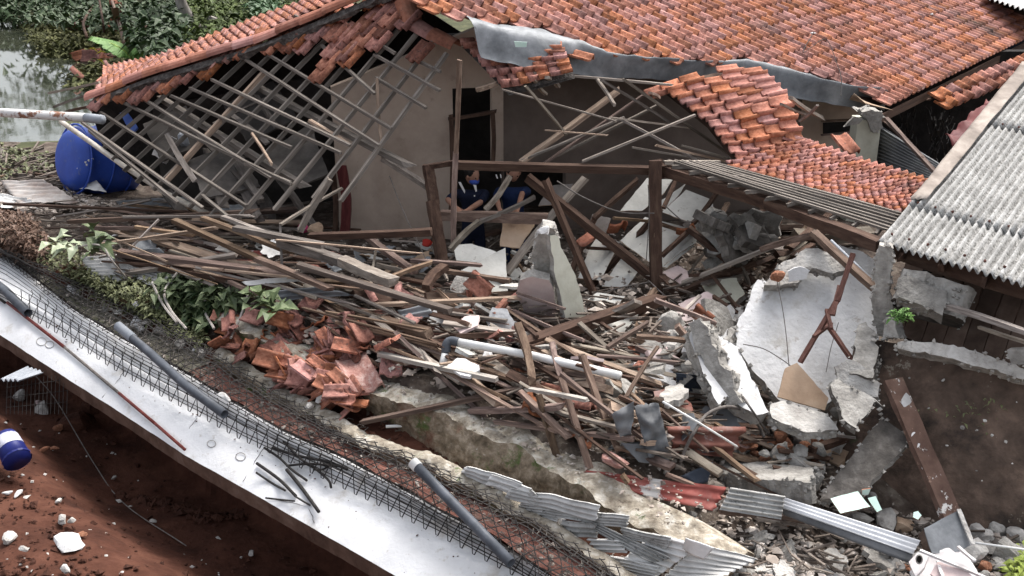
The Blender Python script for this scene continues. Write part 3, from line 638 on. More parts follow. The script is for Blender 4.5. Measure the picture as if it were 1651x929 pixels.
# ================================================================== LEFT COLLAPSED ROOF
A_, B_, C_ = PY(642, 15, 14.5), PY(152, 165, 16.0), PY(390, 370, 12.8)
nL = (B_ - A_).cross(C_ - A_).normalized(); nL = nL if nL.z > 0 else -nL
roofL = empty('collapsed_roof', A_ - Vector((0,0,2.5)), 'collapsed roof of bare grey battens and rafters sagging over the blue tank', 'roof')
# directions on that plane taken from the two families of timbers
def LP(x, y, off=0.0): return PP(x, y, A_, nL) + nL*off
bat = [((605,20),(645,42)),((672,100),(713,120)),((607,92),(712,150)),((523,78),(607,155)),((433,90),(633,211)),((397,98),(613,238)),((347,133),(567,238)),((313,147),(552,250)),((280,158),(472,241)),((217,152),(440,290)),
       ((185,160),(472,300)),((167,185),(400,335)),((138,202),(330,338)),((400,268),(472,298)),((560,40),(640,90)),((480,30),(560,78)),((150,215),(290,330)),((330,318),(395,372)),((610,130),(690,178))]
for i, (a, b) in enumerate(bat):
    timber('batten', LP(*a, .05), LP(*b, .05), 4.8, 4.4, 'wbat', parent=roofL, k=8 + i % 3)
hipl = lambda x: float(np.interp(x, [150,250,420,560,650,720], [168,130,80,22,30,85])) + 8
botl = lambda x: float(np.interp(x, [150,165,215,277,330,390,420,470,515,560], [215,235,290,312,345,368,348,320,316,322]))
for i, x310 in enumerate((557,510,463,417,371,326,283,241,201,160,120,82,45)):
    k_ = .72 + (557-x310)/357*.33; xa = lambda y: x310 + (310-y)*k_
    y0 = 300.0
    while y0 > -30 and y0 > hipl(xa(y0)): y0 -= 2
    y1 = 200.0
    while y1 < 380 and y1 < botl(xa(y1)): y1 += 2
    timber('rafter', LP(xa(y0), y0, -.02), LP(xa(y1), y1, -.02), 6, 6.5, 'wbat', parent=roofL, k=8 + i % 3)
timber('rafter', LP(425,118,.0), LP(268,292,.0), 9, 8, 'wfresh', parent=roofL, k=9)
# wide purlins beneath
for a, b in (((405,130),(640,252)),((250,150),(470,285))):
    timber('purlin', LP(*a, -.14), LP(*b, -.14), 11, 8, 'wbat', parent=roofL)
slab('black_shade_backing', [(150,172,17.0),(560,30,17.0),(560,300,16.6),(420,92,17),(300,125,17),(150,172,17)][:0] or [(140,176,17.0),(640,0,17.0),(500,250,16.9),(770,250,17),(770,75,17),(700,30,17),(648,-8,17),(560,24,17),(420,80,17),(250,132,17),(146,172,17)][:3], .05, 'black', parent=roofL, jag=0, step=3) if False else None
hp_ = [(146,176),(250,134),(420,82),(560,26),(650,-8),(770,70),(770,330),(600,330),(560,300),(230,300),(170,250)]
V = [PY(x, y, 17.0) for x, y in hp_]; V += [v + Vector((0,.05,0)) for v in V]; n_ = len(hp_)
mesh('black_shade_backing', V, [tuple(range(n_)), tuple(range(2*n_-1, n_-1, -1))] + [(i, (i+1) % n_, n_+(i+1) % n_, n_+i) for i in range(n_)], 'black', roofL)  # added black backing, painted darkness behind the open grid
# hip caps + mortar
hip = [(148,158,16.0),(250,118,15.6),(420,66,15.1),(560,8,14.7),(650,-30,14.5)]
caps(roofL, hip, .13, 'tileb')
hp = [Q(p) for p in hip]; V = []; Fc = []
for p in bez(hip, 8): V += [p + Vector((0,-.10,-.03)), p + Vector((0,-.15 + .05*noise.noise(p*9),-.09 + .05*noise.noise(p*7))), p + Vector((0,-.12 + .04*noise.noise(p*8),-.15 + .08*noise.noise(p*5) + .04*noise.noise(p*17)))]; 
for i in range(len(V)//3-1): Fc += [(i*3, i*3+1, i*3+4, i*3+3), (i*3+1, i*3+2, i*3+5, i*3+4)]
mesh('mortar', V, Fc, 'capmortar', roofL)
# far slope beyond the hip
pF = Patch([[(165,140,16.6),(275,105,16.2),(425,50,15.8),(560,-8,15.3),(660,-50,14.9)][::1], [(168,108,18.8),(262,88,18.3),(400,34,17.9),(540,-16,17.4),(640,-60,17.0)]])
pFf = Patch([pF.g[1], pF.g[0]])
pF2 = Patch([[*reversed(pF.g[0])], [*reversed(pF.g[1])]])
lay_tiles(roofL, pF2, 44, 10, 'wave', 'tile', None, jit=.04, cap=285, hz=1.1)
patch_mesh('under_deck', pF2, 'wdark', 6, 2, roofL, off=-.08)
# tiles still clinging under the hip and the patch near the peak
def cling(x, y, m='tileo', sc=1.0):
    X = (LP(x+20, y+12) - LP(x, y)); Yv = (LP(x+16, y-24) - LP(x, y)); X = X.normalized()*.22*sc; Yv = Yv.normalized()*.30*sc; Z = X.cross(Yv).normalized()*.22
    if Z.dot(nL) < 0: Z = -Z
    p = LP(x, y, .06 + random.uniform(0,.03)) - X*.5 - Yv*.5
    o = bpy.data.objects.new('tile', tile_mesh('roll', m, random.randrange(4))); link(o, roofL)
    mt = Matrix(((X.x, Yv.x, Z.x, p.x), (X.y, Yv.y, Z.y, p.y), (X.z, Yv.z, Z.z, p.z), (0,0,0,1))); o.matrix_local = rel(roofL) @ mt
for (x, y) in ((163,172),(178,160),(243,155),(258,140),(275,145),(288,133),(305,128),(322,112),(340,122),(352,105),(372,95),(390,90),(405,82),(420,70),(228,162),(205,160),
               (470,78),(485,72),(495,80),(515,62),(528,55),(545,62),(560,92),(520,125),(533,105),(540,88),(555,72),(567,100),(575,85),(590,70),(600,52),(612,75),(590,45),(578,58),(565,62),(622,55),(632,38),(640,18),(612,28),(678,92),(600,10),(625,5),(560,30),(540,38),(510,45),(490,52),(455,72),(440,80),(660,42),(655,25)):
    cling(x, y, 'tileo' if random.random() < .6 else 'tile', 1.0)
caps(roofL, [(655,5,14.35),(668,45,14.15),(700,62,14.0),(735,78,13.85)], .14, 'tile', .3)
# loose sticks hanging in the grid
T = timber
T('hanging_stick', (608,128,13.6), (617,253,13.0), 5, m='wfresh', label='thin pale stick hanging from the collapsed grid of battens', cat='stick')
T('hanging_beam', (617,256,13.0), (690,302,12.8), 11, m='wgrey', label='splintered grey beam end poking out past the beige wall', cat='beam')
T('hanging_stick', (406,215,13.2), (437,263,13.0), 4, m='wfresh', label='short pale stick caught in the collapsed roof grid', cat='stick')
T('broken_batten', (500,195,13.6), (566,236,13.2), 7, m='wfresh', label='split pale batten end among the grey roof grid', cat='batten')

# ================================================================== HOUSE BEHIND
house = empty('house_wall', PY(640,380,14.3) , 'beige plastered house wall with a dark doorway behind the fallen roof', 'wall')
def wallquad(name, a, b, z0, z1a, z1b, m, parent, thick=.14, hole=None, rz=None):
    """vertical wall from a to b (x, y); optional hole (u0, u1, ztop)"""
    a = Vector((a[0], a[1], 0)); b = Vector((b[0], b[1], 0)); n = (b-a).cross(Vector((0,0,1))).normalized()
    if n.dot(O-a) < 0: n = -n
    pieces = [(0, 1, z0, None)]
    if hole: pieces = [(0, hole[0], z0, None), (hole[0], hole[1], hole[2], None), (hole[1], 1, z0 if rz is None else rz, None)]
    V = []; Fc = []
    for (u0, u1, zz, _) in pieces:
        b0 = len(V); pa, pb = a.lerp(b, u0), a.lerp(b, u1); za, zb = z1a + (z1b-z1a)*u0, z1a + (z1b-z1a)*u1
        q = [pa + Vector((0,0,zz)), pb + Vector((0,0,zz)), pb + Vector((0,0,zb)), pa + Vector((0,0,za))]
        V += q + [p - n*thick for p in q]
        Fc += [(b0,b0+1,b0+2,b0+3), (b0+7,b0+6,b0+5,b0+4), (b0,b0+4,b0+5,b0+1), (b0+1,b0+5,b0+6,b0+2), (b0+2,b0+6,b0+7,b0+3), (b0+3,b0+7,b0+4,b0)]
    return mesh(name, V, Fc, m, parent)
wl = PY(548,380,14.3); wr = PY(812,300,14.7)
W_len = wr.x - wl.x
hx = lambda px: (PY(px, 250, 14.5).x - wl.x) / W_len
wallquad('plaster_face', (wl.x, 14.3), (wr.x, 14.7), .0, 3.05, 3.9, 'beige', house, hole=(hx(731), hx(793), 2.98), rz=1.84)
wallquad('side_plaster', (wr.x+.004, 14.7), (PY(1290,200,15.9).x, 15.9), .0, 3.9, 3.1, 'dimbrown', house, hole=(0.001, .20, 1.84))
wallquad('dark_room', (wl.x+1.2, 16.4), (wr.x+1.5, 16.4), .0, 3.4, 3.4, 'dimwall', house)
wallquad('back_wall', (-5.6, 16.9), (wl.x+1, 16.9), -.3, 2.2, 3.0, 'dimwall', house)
timber('door_frame', PY(727,186,14.38), PY(727,345,14.38), 7, m='wdark', parent=house)
timber('door_frame', PY(794,182,14.48), PY(794,272,14.48), 7, m='wdark', parent=house)
timber('door_frame', PY(724,192,14.38), PY(797,180,14.48), 7, m='wdark', parent=house)
timber('maroon_door_post', PY(550,268,14.0), PY(556,376,14.0), 15, 8, m='maroon', parent=house)
timber('door_post', PY(537,280,14.05), PY(540,376,14.05), 8, m='wdark', parent=house)
# right wing under the standing roof
wing = empty('house_wing', PY(1330,250,16), 'brown walled wing under the standing roof with a small dark window', 'house')
a1 = PY(1270,200,16.0); a2 = PY(1405,200,16.6)
wallquad('brown_wall', (a1.x-.4, 16.0), (a2.x, 16.6), -.3, 3.2, 2.9, 'beige', wing)
timber('window_frame', PY(1325,195,15.95), PY(1372,193,16.1), 4, m='wbrown', parent=wing)
slab('window_pane', [(1328,198,15.92),(1371,196,16.1),(1371,212,16.1),(1328,216,15.92)], .02, 'black', parent=wing, jag=0)
timber('window_frame', PY(1325,218,15.93), PY(1372,213,16.08), 4, m='wbrown', parent=wing)
timber('window_opening', PY(1352,222,15.9), PY(1380,222,16.0), 18, 3, m='black', parent=wing)
def box(name, x0, x1, y0, y1, z0, z1, m, parent=None, **k):
    V = [(x0,y0,z0),(x1,y0,z0),(x1,y1,z0),(x0,y1,z0),(x0,y0,z1),(x1,y0,z1),(x1,y1,z1),(x0,y1,z1)]
    o = mesh(name, V, [(3,2,1,0),(4,5,6,7),(0,1,5,4),(1,2,6,5),(2,3,7,6),(3,0,4,7)], m, parent); return tag(o, **k)
q = PY(1398,230,14.9); colm = empty('roof_column', (q.x, 14.9, .5), 'pale green plastered column under the corner of the standing roof', 'column')
box('shaft', PY(1379,230,14.8).x, PY(1417,230,14.8).x, 14.8, 15.1, .5, 2.5, 'cream', colm)
slab('capital', [(1382,180,14.75),(1422,178,14.75),(1425,205,14.75),(1412,216,14.75),(1398,198,14.75)], .25, 'conc', parent=colm, jag=.03)
slab('broken_cement', [(1361,205,14.7),(1377,188,14.7),(1392,192,14.7),(1385,200,14.7)], .05, 'conc', 'triangle of broken grey cement hanging beside the pale green column', 'rubble', jag=.01)
sheet('corrugated_fence', [(1416,200,15.4),(1520,270,14.0),(1500,296,13.9),(1412,272,15.2)], 'zincdark', waves=0, nu=20, nv=36, crumple=.01, label='dark grey corrugated sheet leaning behind the pale green column', cat='sheet')
sheet('corrugated_fence', [(1416,203,15.2),(1413,275,15.0),(1508,302,13.5),(1522,268,13.8)], 'zincdark', waves=12, amp=.02, label='second dark corrugated sheet just below the diagonal brown prop', cat='sheet')
T('prop_timber', (1430,192,14.6), (1510,280,13.0), 7, m='wbrown', label='brown diagonal prop running from the column top to the asbestos roof', cat='timber')
T('prop_timber', (1425,196,14.7), (1488,255,13.4), 3, m='wdark', label='thin dark rod parallel to the brown diagonal prop', cat='timber')
# dark thicket behind
box('dark_shed_wall', 5.0, 12.5, 19.6, 19.8, -.5, 2.6, 'black', label='dark wall far behind the hanging roots', cat='wall')
bv = []; bf = []
for i in range(26):
    x = random.uniform(1440, 1540); y0 = random.uniform(165, 200); pts = [PY(x, y0, 17)]
    for k in range(9): x += random.uniform(-7, 7); y0 += random.uniform(6, 16); pts.append(PY(x, y0, 17 + random.uniform(-.2,.2)))
    tube_geo(pts, .012, 3, bv, bf)
o = mesh('hanging_roots', bv, bf, 'wire'); tag(o, 'tangle of thin black roots hanging behind the brown prop', 'roots', kind='stuff')
box('pale_block_wall', 9.3, 10.0, 18.8, 18.95, 1.2, 2.9, 'cream', label='small pale pierced block wall glimpsed under the eave', cat='wall')
# top right neighbour roof
sheet('neighbour_house', [(1583,-6,22),(1700,32,20),(1760,-20,26),(1600,-40,28)], 'white_sheet', waves=14, amp=.03, label='white corrugated neighbour roof edge above the standing tiled roof', cat='roof')
box('neighbour_wall', 9.5, 16, 23.5, 23.7, -.5, 3.3, 'navywall', label='dark navy wall under the white neighbour roof', cat='wall') if 'navywall' in M else None
# ================================================================== FRONT LEDGES, FALLEN SLAB, PIT
def strip_z(s, t):
    ts = [float(L.T(s)) for L in (L0, L2, L3, W2b)]; zs = [float(np.interp(s, L.s, L.z)) for L in (L0, L2, L3, W2b)]
    return float(np.interp(t, ts, zs))
def SP(px, py, lift=0.0):
    z = .5
    for _ in range(12): p = PZ(px, py, z + lift); z = .5*z + .5*strip_z(p.dot(E1), p.dot(E2))
    return PZ(px, py, z + lift)
def loft(name, sections, mats, idxf, parent=None, smooth=True):
    n = len(sections[0]); V = [p for s_ in sections for p in s_]; Fc = []; ix = []
    for i in range(len(sections)-1):
        for j in range(n-1): Fc.append((i*n+j, (i+1)*n+j, (i+1)*n+j+1, i*n+j+1)); ix.append(idxf(i, j))
    Fc += [tuple(range(n))[::-1], tuple((len(sections)-1)*n + k for k in range(n))]; ix += [0, 0]
    return mesh(name, V, Fc, mats, parent, smooth=smooth, idx=ix)
def rangef(a, b, st): n = int((b-a)/st); return [a + (b-a)*i/n for i in range(n+1)]
# fallen white slab
s0, s1 = float(L0.s[0])+.2, float(L0.s[-1])-.1
slabo = empty('fallen_wall_slab', L0.P((s0+s1)/2) - Vector((0,0,.3)), 'long white painted wall slab lying fallen over the edge of the red pit', 'wall slab')
sec = []
for s in rangef(s0, s1, .07):
    q = []
    a, b, c = L0.P(s), L2.P(s), L3.P(s)
    for k in range(9):
        t = k/8; p = a.lerp(b, t) + Vector((0,0,.018*math.sin(math.pi*t*1.5)))
        p += Vector((0,0,.004*noise.noise(p*1.2)))
        if k == 0: p += E2*(.005*noise.noise(p*6))
        q.append(p)
    q.append(b + E2*.02 + Vector((0,0,.035))); q.append(b + E2*.06 + Vector((0,0,.03))); q.append(b + E2*.09 + Vector((0,0,.0)))
    for k in range(1, 5): q.append(b.lerp(c, .2 + .8*k/4) + Vector((0,0,.008*noise.noise(b*5+E2*k))))
    q.append(c + E2*.03 - Vector((0,0,.10)))
    sec.append(q)
loft('painted_face', sec, ['slabw'], lambda i, j: 0, slabo)
sec = []
for s in rangef(s0, s1, .07):
    a = L0.P(s) + E2*.012; nz_ = .012*noise.noise(a*3) ; d = .008*noise.noise(a*9)
    sec.append([a + E2*.4 - Vector((0,0,.17)), a + E2*.02 + Vector((0,0,-.19 + nz_)), a + Vector((0,0,-.17 + nz_)) - E2*d, a + Vector((0,0,-.09)) + E2*d, a + Vector((0,0,-.012)), a + E2*.05 + Vector((0,0,-.014))])
M['edge'] = mat('stained_slab_edge', [(.05,.028,.02),(.115,.07,.052),(.17,.115,.09)], 3, coords='World', rand=0, bump=.8)
loft('broken_edge', sec, ['edge'], lambda i, j: 0, slabo, smooth=False)
for pts in (((201,613),(195,622),(188,632),(180,640)), ((720/3,560),(0,0)),):
    pass
def crack(pts, r=1.0, par=slabo):
    P_ = []
    for i, p in enumerate(pts):
        if i:
            a = pts[i-1]
            for k in range(1, 6): P_.append(SP(a[0]+(p[0]-a[0])*k/5 + random.uniform(-1.2,1.2), a[1]+(p[1]-a[1])*k/5 + random.uniform(-.8,.8), .0))
        else: P_.append(SP(p[0], p[1], 0))
    P_ = [p + Vector((0,0,.012)) for p in P_]
    V, Fc = tube_geo(P_, .0035, 3); mesh('crack', V, Fc, 'concd', par)
crack([(203,598),(186,620),(165,643)]); crack([(318,676),(305,693),(290,714)]); crack([(425,725),(408,752),(392,778)]); crack([(430,806),(470,812),(497,820),(515,825)]); crack([(575,838),(566,860)]); crack([(497,820),(508,845)])
for (x, y, r_) in ((67,552,8),(80,557,7),(341,717,7),(388,738,8),(525,757,8)):
    P_ = [SP(x + r_*math.cos(a), y + r_*.8*math.sin(a), .012) for a in [k*6.283/14 for k in range(15)]]
    P_ = [p + Vector((0,0,.01)) for p in P_]; V, Fc = tube_geo(P_, .004, 3, cap=False); mesh('ring_mark', V, Fc, 'conc', slabo)
# brown ribbed strip between slab and ledge
def strip(name, s0, s1, La, Lb, m, ribs, amp, lab, cat, dz=.0, ds=.035):
    sec = []
    for s in rangef(s0, s1, ds):
        q = []; a, b = La.P(s, dt=.03), Lb.P(s)
        for k in range(25):
            t = k/24; p = a.lerp(b, t); ph = 2*math.pi*(ribs*t + .55*(s)); 
            p += Vector((0,0, dz + amp*max(-.4, math.sin(ph)) + .03*noise.noise(p*4)))
            q.append(p)
        sec.append(q)
    o = loft(name, sec, [m], lambda i, j: 0, None); return tag(o, lab, cat)
M['ribred'] = mat('red_brown_ribbed', [(.10,.045,.035),(.20,.09,.07),(.29,.16,.13)], 5, coords='World', rand=0, bump=.6, specks=[((.10,.085,.075),5,.54,.12),((.4,.36,.33),24,.66,.05)])
M['litter'] = mat('grey_plant_litter', [(.04,.035,.028),(.12,.11,.085),(.26,.25,.21)], 9, coords='World', rand=0, bump=1.0, specks=[((.5,.48,.45),16,.64,.05),((.07,.085,.03),4,.55,.1)])
sA = float(np.interp(300, [proj(L3.P(s))[0] for s in np.linspace(s0, s1, 60)], np.linspace(s0, s1, 60)))
strip('litter_bed', s0, sA+.15, L3, W2b, 'litter', 0, 0, 'bed of dead leaves and moss between the white slab and the ledge', 'ground litter').__setitem__('kind', 'stuff')
strip('ribbed_sheet', sA, s1+.2, L3, W2b, 'ribred', 7, .012, 'long red brown ribbed sheet wedged between white slab and mossy ledge', 'sheet')
# ledges
def ledge(Lb, Ln, Lf, sa, sb, lab, zdrop=.25, taper=0.0):
    root = empty('retaining_ledge', Ln.P((sa+sb)/2) - Vector((0,0,.5)), lab, 'retaining wall')
    face = []; top = []
    for s in rangef(sa, sb, .045):
        a, b, c = Lb.P(s), Ln.P(s), Lf.P(s); jag = .05*noise.noise(b*3.3) + .03*noise.noise(b*11)
        bb = b + E2*jag*.7 + Vector((0,0,-.03 + .04*noise.noise(b*4+Vector((3,0,0)))))
        f = [a - Vector((0,0,.3))]
        for k in range(13):
            t = k/12; p = a.lerp(bb, t); f.append(p - E2*(.02*math.sin(math.pi*t) + .05*noise.noise(p*4) + .035*noise.noise(p*13) + .02*noise.noise(p*29)))
        tp = [f[-1].copy()]
        for k in range(1, 8):
            t = k/7; p = bb.lerp(c, t); tp.append(p + Vector((0,0,.035*noise.noise(p*5) + .02*noise.noise(p*16) + .02*math.sin(math.pi*t))))
        tp.append(c + E2*.15 - Vector((0,0,zdrop)))
        dn = taper * max(0, s - (sb - 1.6)) + .05*noise.noise(b*1.7)
        f = [p - Vector((0,0,dn)) for p in f]; tp = [p - Vector((0,0,dn)) for p in tp]
        face.append(f); top.append(tp)
    loft('mossy_face', face, ['moss'], lambda i, j: 0, root); loft('weathered_top', top, ['ledge'], lambda i, j: 0, root)
    return root
def s_at(L, px): ss = np.linspace(L.s[0]-.5, L.s[-1]+.5, 120); return float(np.interp(px, [proj(L.P(float(s)))[0] for s in ss], ss))
ledge(W2b, W2n, W2f, s_at(W2n, 345), s_at(W2n, 1075), 'lower mossy concrete ledge running beside the wire netting')
ledge(W1b, W1n, W1f, s_at(W1n, 350), s_at(W1n, 1170), 'upper weathered concrete ledge with mossy face behind the red soil strip', .1, .12)
# --- pipes lying on the strip
def pipe(pts, r, m, lab, capm=None, lift=.10, **k):
    P_ = [SP(p[0], p[1], p[2] if len(p) > 2 else lift) for p in pts]; root = empty('drain_pipe', P_[0], lab, 'pipe'); rr = r*proj(P_[0])[2]/F/2
    V, Fc = tube_geo(P_, rr, 14, cap=False); V2, F2 = tube_geo(P_, rr*.82, 14, cap=False); b0 = len(V); V += V2; Fc += [tuple(b0+x for x in f)[::-1] for f in F2]
    for e in (0, (len(P_)-1)*14):
        for j in range(14): Fc.append((e+j, e+(j+1)%14, b0+e+(j+1)%14, b0+e+j))
    mesh('pipe_body', V, Fc, m, root, smooth=True)
    if capm:
        d = (P_[1]-P_[0]).normalized(); a = P_[0]-d*.02; b = P_[0] + d*(.05 if capm == 'pvc' else .35)
        V, Fc = tube_geo([a, b], rr*1.14, 14, cap=False); V2, F2 = tube_geo([a, b], rr*.8, 14, cap=False); b0 = len(V); V += V2; Fc += [tuple(b0+x for x in f)[::-1] for f in F2]
        for j in range(14): Fc.append((j, (j+1)%14, b0+(j+1)%14, b0+j)); Fc.append((14+j, 14+(j+1)%14, b0+14+(j+1)%14, b0+14+j))
        mesh('collar', V, Fc, capm, root, smooth=True)
    return root
pipe([(192,527,.30),(245,572,.27),(300,622,.25),(362,668,.22)], 13.5, 'pvcg', 'dark grey drain pipe lying across the upper middle of the white slab', 'pvcgl' if 'pvcgl' in M else 'pvcg')
pipe([(668,748,.38),(715,796,.31),(770,852,.27),(824,908,.23)], 16.5, 'pvcg', 'grey drain pipe with white open end at the lower centre of the slab', 'pvc')
pipe([(-30,440,.12),(10,470,.1),(45,505,.1)], 14, 'pvcg', 'short dark grey pipe under the netting at the top end of the slab')
# red and white pole
pr = empty('painted_pole', SP(150,600,.1), 'thin red and grey painted pole lying along the white slab', 'pole')
for a, b, m in (((-20,468),(8,488),'wire'),((12,488),(104,560),'redp'),((104,560),(192,634),'pvcl' if 'pvcl' in M else 'cable'),((192,634),(250,683),'redp'),((250,683),(298,725),'redp')):
    tube('pole_section', [SP(*a, .05), SP(*b, .05)], 5 if m == 'redp' else 4.5, m, parent=pr)
# rebar stubs
for i, (pts, r) in enumerate(((((414,747),(450,773),(477,800)),5),(((462,757),(485,785),(514,825)),6),(((413,762),(440,780),(460,791)),3.5),(((426,722),(450,738),(470,757),(495,775)),4),(((439,722),(480,735),(530,745),(560,757)),4.5),(((457,712),(485,740),(510,757),(530,775),(534,787)),4),(((462,751),(500,748),(550,752)),4),(((428,803),(455,806),(475,808)),3),(((505,757),(520,757),(535,748)),3.5),(((475,800),(500,815)),3))):
    P_ = [SP(p[0], p[1], .05 + .03*math.sin(3*k+i)) for k, p in enumerate(pts)]
    names = ['thick straight bar pointing at the crack','thickest black bar beside the central crack','short thin bar left of the thick pair','long bar bending down the slab','dark bar crossing under the netting','longest bar with a hooked lower end','bar lying nearly level across the others','tiny bar on the lower crack','short hooked bar near the netting','stub bar joining the crack']
    tube('reinforcing_bar', bez(P_, 5), r, 'wire', 'black ' + names[i], 'rebar', 'bent reinforcing bars on the white slab', n=6)
# --- wire netting
nv, nf = [], []
xs = 35.0; k = 0; zz = []
ref = [(L2.P(float(s))) for s in np.linspace(s0, s1, 80)]; rx = [proj(p)[0] for p in ref]; ry = [proj(p)[1] for p in ref]
yl = lambda x: float(np.interp(x, rx, ry))
ref3 = [(L3.P(float(s))) for s in np.linspace(s0, s1, 80)]; rx3 = [proj(p)[0] for p in ref3]; ry3 = [proj(p)[1] for p in ref3]
yu = lambda x: float(np.interp(x, rx3, ry3))
while xs < 990:
    per = 12.5 + xs*.010; zz.append((xs, xs + per*.45)); xs += per
for (xa, xb) in zz:
    lo = SP(xa+1, yl(xa)+15, .05); lo2 = SP(xa+4, yl(xa)+17, .05); hi = SP(xa-1, yl(xa)-22, .20); hi2 = SP(xb+10, yl(xb)-26, .20); hi3 = SP(xb+12, yl(xb)-20, .20)
    tube_geo([hi, lo, lo2, hi3, hi2], .0052, 4, nv, nf)
def longw(off, lift, r=.005, ya=yl, x0=-40, x1=1000):
    P_ = [SP(x, ya(x)+off + .8*math.sin(x*.05+off), lift + .01*math.sin(x*.09+off)) for x in range(x0, x1, 24)]; tube_geo(P_, r, 4, nv, nf)
for off, lf in ((-22,.20),(-11,.15),(1,.09),(6,.05)): longw(off, lf)
for off in (4, -3, 10, 15, 21, 27): longw(off, .05, .0045, yu)
def band(lo, hi, d, rr, zf, dirs, skew):
    for dd in dirs:
        s = s0 - 1.5
        while s < s1 + 1.5:
            P_ = []
            for k in range(9):
                t = k/8; ss = s + dd*skew*t
                if s0 < ss < s1 + .4:
                    a, b = lo(ss), hi(ss); p = a.lerp(b, t); P_.append(p + Vector((0,0,zf(ss, t))) + Vector(noise.noise_vector(p*5))*.03)
            if len(P_) > 2: tube_geo(P_, rr, 3, nv, nf, cap=False)
            s += d
band(lambda s: L3.P(s, dt=-.10), lambda s: W2n.P(s, dt=-.02), .15, .0052, lambda s, t: .05 + .07*math.sin(math.pi*t) + .04*noise.noise(Vector((s*2, t*2, 0))), (1, -1), .55)
for t in np.linspace(0, .95, 8):
    P_ = []
    for s in rangef(s0, s1+.3, .2):
        a, b = L3.P(s, dt=-.05), W2n.P(s, dt=-.08); p = a.lerp(b, float(t)); P_.append(p + Vector((0,0,.06 + .07*math.sin(math.pi*t) + .03*noise.noise(p*3))) + Vector(noise.noise_vector(p*2.3))*.035)
    tube_geo(P_, .0055, 3, nv, nf)
o = mesh('wire_netting', nv, nf, 'wire'); tag(o, 'black chain link wire netting rolled along the upper edge of the white slab', 'wire netting')
# debris twigs under the netting
tv, tf = [], []
for i in range(1500):
    x = random.uniform(-20, 1000); yy = yu(x) - random.uniform(2, 62 if x > 300 else 70)
    if random.random() < .4 and x > 420: continue
    p = SP(x, yy, random.uniform(.02, .14)); a = random.uniform(0, 3.14); L = random.uniform(.04, .14)
    q = p + Vector((math.cos(a), math.sin(a), random.uniform(-.3,.3)))*L; m_ = (p+q)/2 + Vector((0,0,random.uniform(-.02,.03)))
    tube_geo([p, m_, q], random.uniform(.002,.005), 3, tv, tf, cap=False)
o = mesh('dry_twigs', tv, tf, 'twig'); tag(o, 'dry grey twigs caught in the wire netting', 'twigs', kind='stuff')

# --- asbestos roof on the right
e0, e1_ = PY(1417,388,9.75), PY(1700,472,8.35)
up0 = PY(1655,108,13.6)
shed = empty('asbestos_shed', e0 - Vector((0,0,1)), 'pale corrugated asbestos cement shed roof speckled with black lichen', 'roof')
nS = (e1_-e0).cross(up0-e0).normalized(); nS = nS if nS.z > 0 else -nS
def SR(x, y, off=0): return PP(x, y, e0, nS) + nS*off
eu = (e1_-e0).normalized(); ev = nS.cross(eu).normalized()
if ev.y < 0: ev = -ev
def skewp(a, b): return e0 + eu*a + (SR(1655,108)-e0).normalized()*b
vdir = (SR(1655,108)-e0).normalized(); Ls = (e1_-e0).length; Lv = (SR(1655,108)-e0).length
# real sheets: lower course and upper course, the upper lapping over the lower
lap = .85
def course(b0, b1, dz, name, a0, a1, nw):
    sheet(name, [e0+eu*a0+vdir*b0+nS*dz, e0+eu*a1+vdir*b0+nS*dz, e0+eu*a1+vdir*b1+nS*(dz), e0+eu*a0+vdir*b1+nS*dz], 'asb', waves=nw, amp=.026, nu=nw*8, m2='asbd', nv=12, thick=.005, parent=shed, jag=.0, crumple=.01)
nw = 21
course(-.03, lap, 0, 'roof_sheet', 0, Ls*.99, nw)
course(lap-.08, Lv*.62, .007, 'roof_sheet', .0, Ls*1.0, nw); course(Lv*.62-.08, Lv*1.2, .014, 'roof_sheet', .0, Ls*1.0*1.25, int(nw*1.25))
for b_ in (.12, lap-.02, Lv*.62-.02):
    for k in range(9): a_ = (k + .5)*Ls/9; rock('roof_bolt', e0+eu*a_+vdir*b_+nS*.035, (.035,.035,.03), 'steelr', parent=shed, k=0)
# barge strip along the left verge
sheet('barge_strip', [e0+vdir*.9-eu*.02+nS*.03, e0+vdir*.9+eu*.16+nS*.06, e0+vdir*Lv*.98+eu*.20+nS*.12, e0+vdir*Lv*.98-eu*.03+nS*.09], 'wgrey', crumple=.02, nu=6, nv=30, parent=shed, jag=.03)
for k in range(5): timber('rafter', e0+eu*(.25+k*.42)-nS*.09+vdir*.02, e0+eu*(.25+k*.42)-nS*.09+vdir*Lv, .05, .09, 'wdark', parent=shed, wpx=False)
timber('eave_beam', e0+eu*.05-nS*.12+vdir*.12, e1_-nS*.12+vdir*.12, .08, .14, 'wdark', parent=shed, wpx=False)
# wooden plank wall below
pw = empty('plank_wall', PY(1560,480,9.9), 'dark brown leaning plank wall under the asbestos roof eave', 'wall')
for k in range(9):
    x = 1440 + k*32
    slab('plank', [(x+30,395+k*9,10.25-.16*k),(x+58,403+k*9,10.1-.16*k),(x+12,545+k*9,9.55-.16*k),(x-18,532+k*9,9.7-.16*k)], .03, ['wbd','wdark'], parent=pw, jag=.004) if 'wbd' in M else None
box('shed_void', 4.0, 6.5, 9.9, 10.2, .8, 2.6, 'black', label='black box standing in for the shade deep under the asbestos roof', cat='wall')  # black box added as painted darkness under the roof
timber('ledge_plank', (1530,495,9.0), (1680,545,8.1), 11, m='wgrey', label='weathered plank under the brown plank wall', cat='plank')
timber('ledge_plank', (1580,528,8.8), (1680,560,8.2), 7, m='wgrey', label='thin splintered plank below the weathered plank at the frame edge', cat='plank')
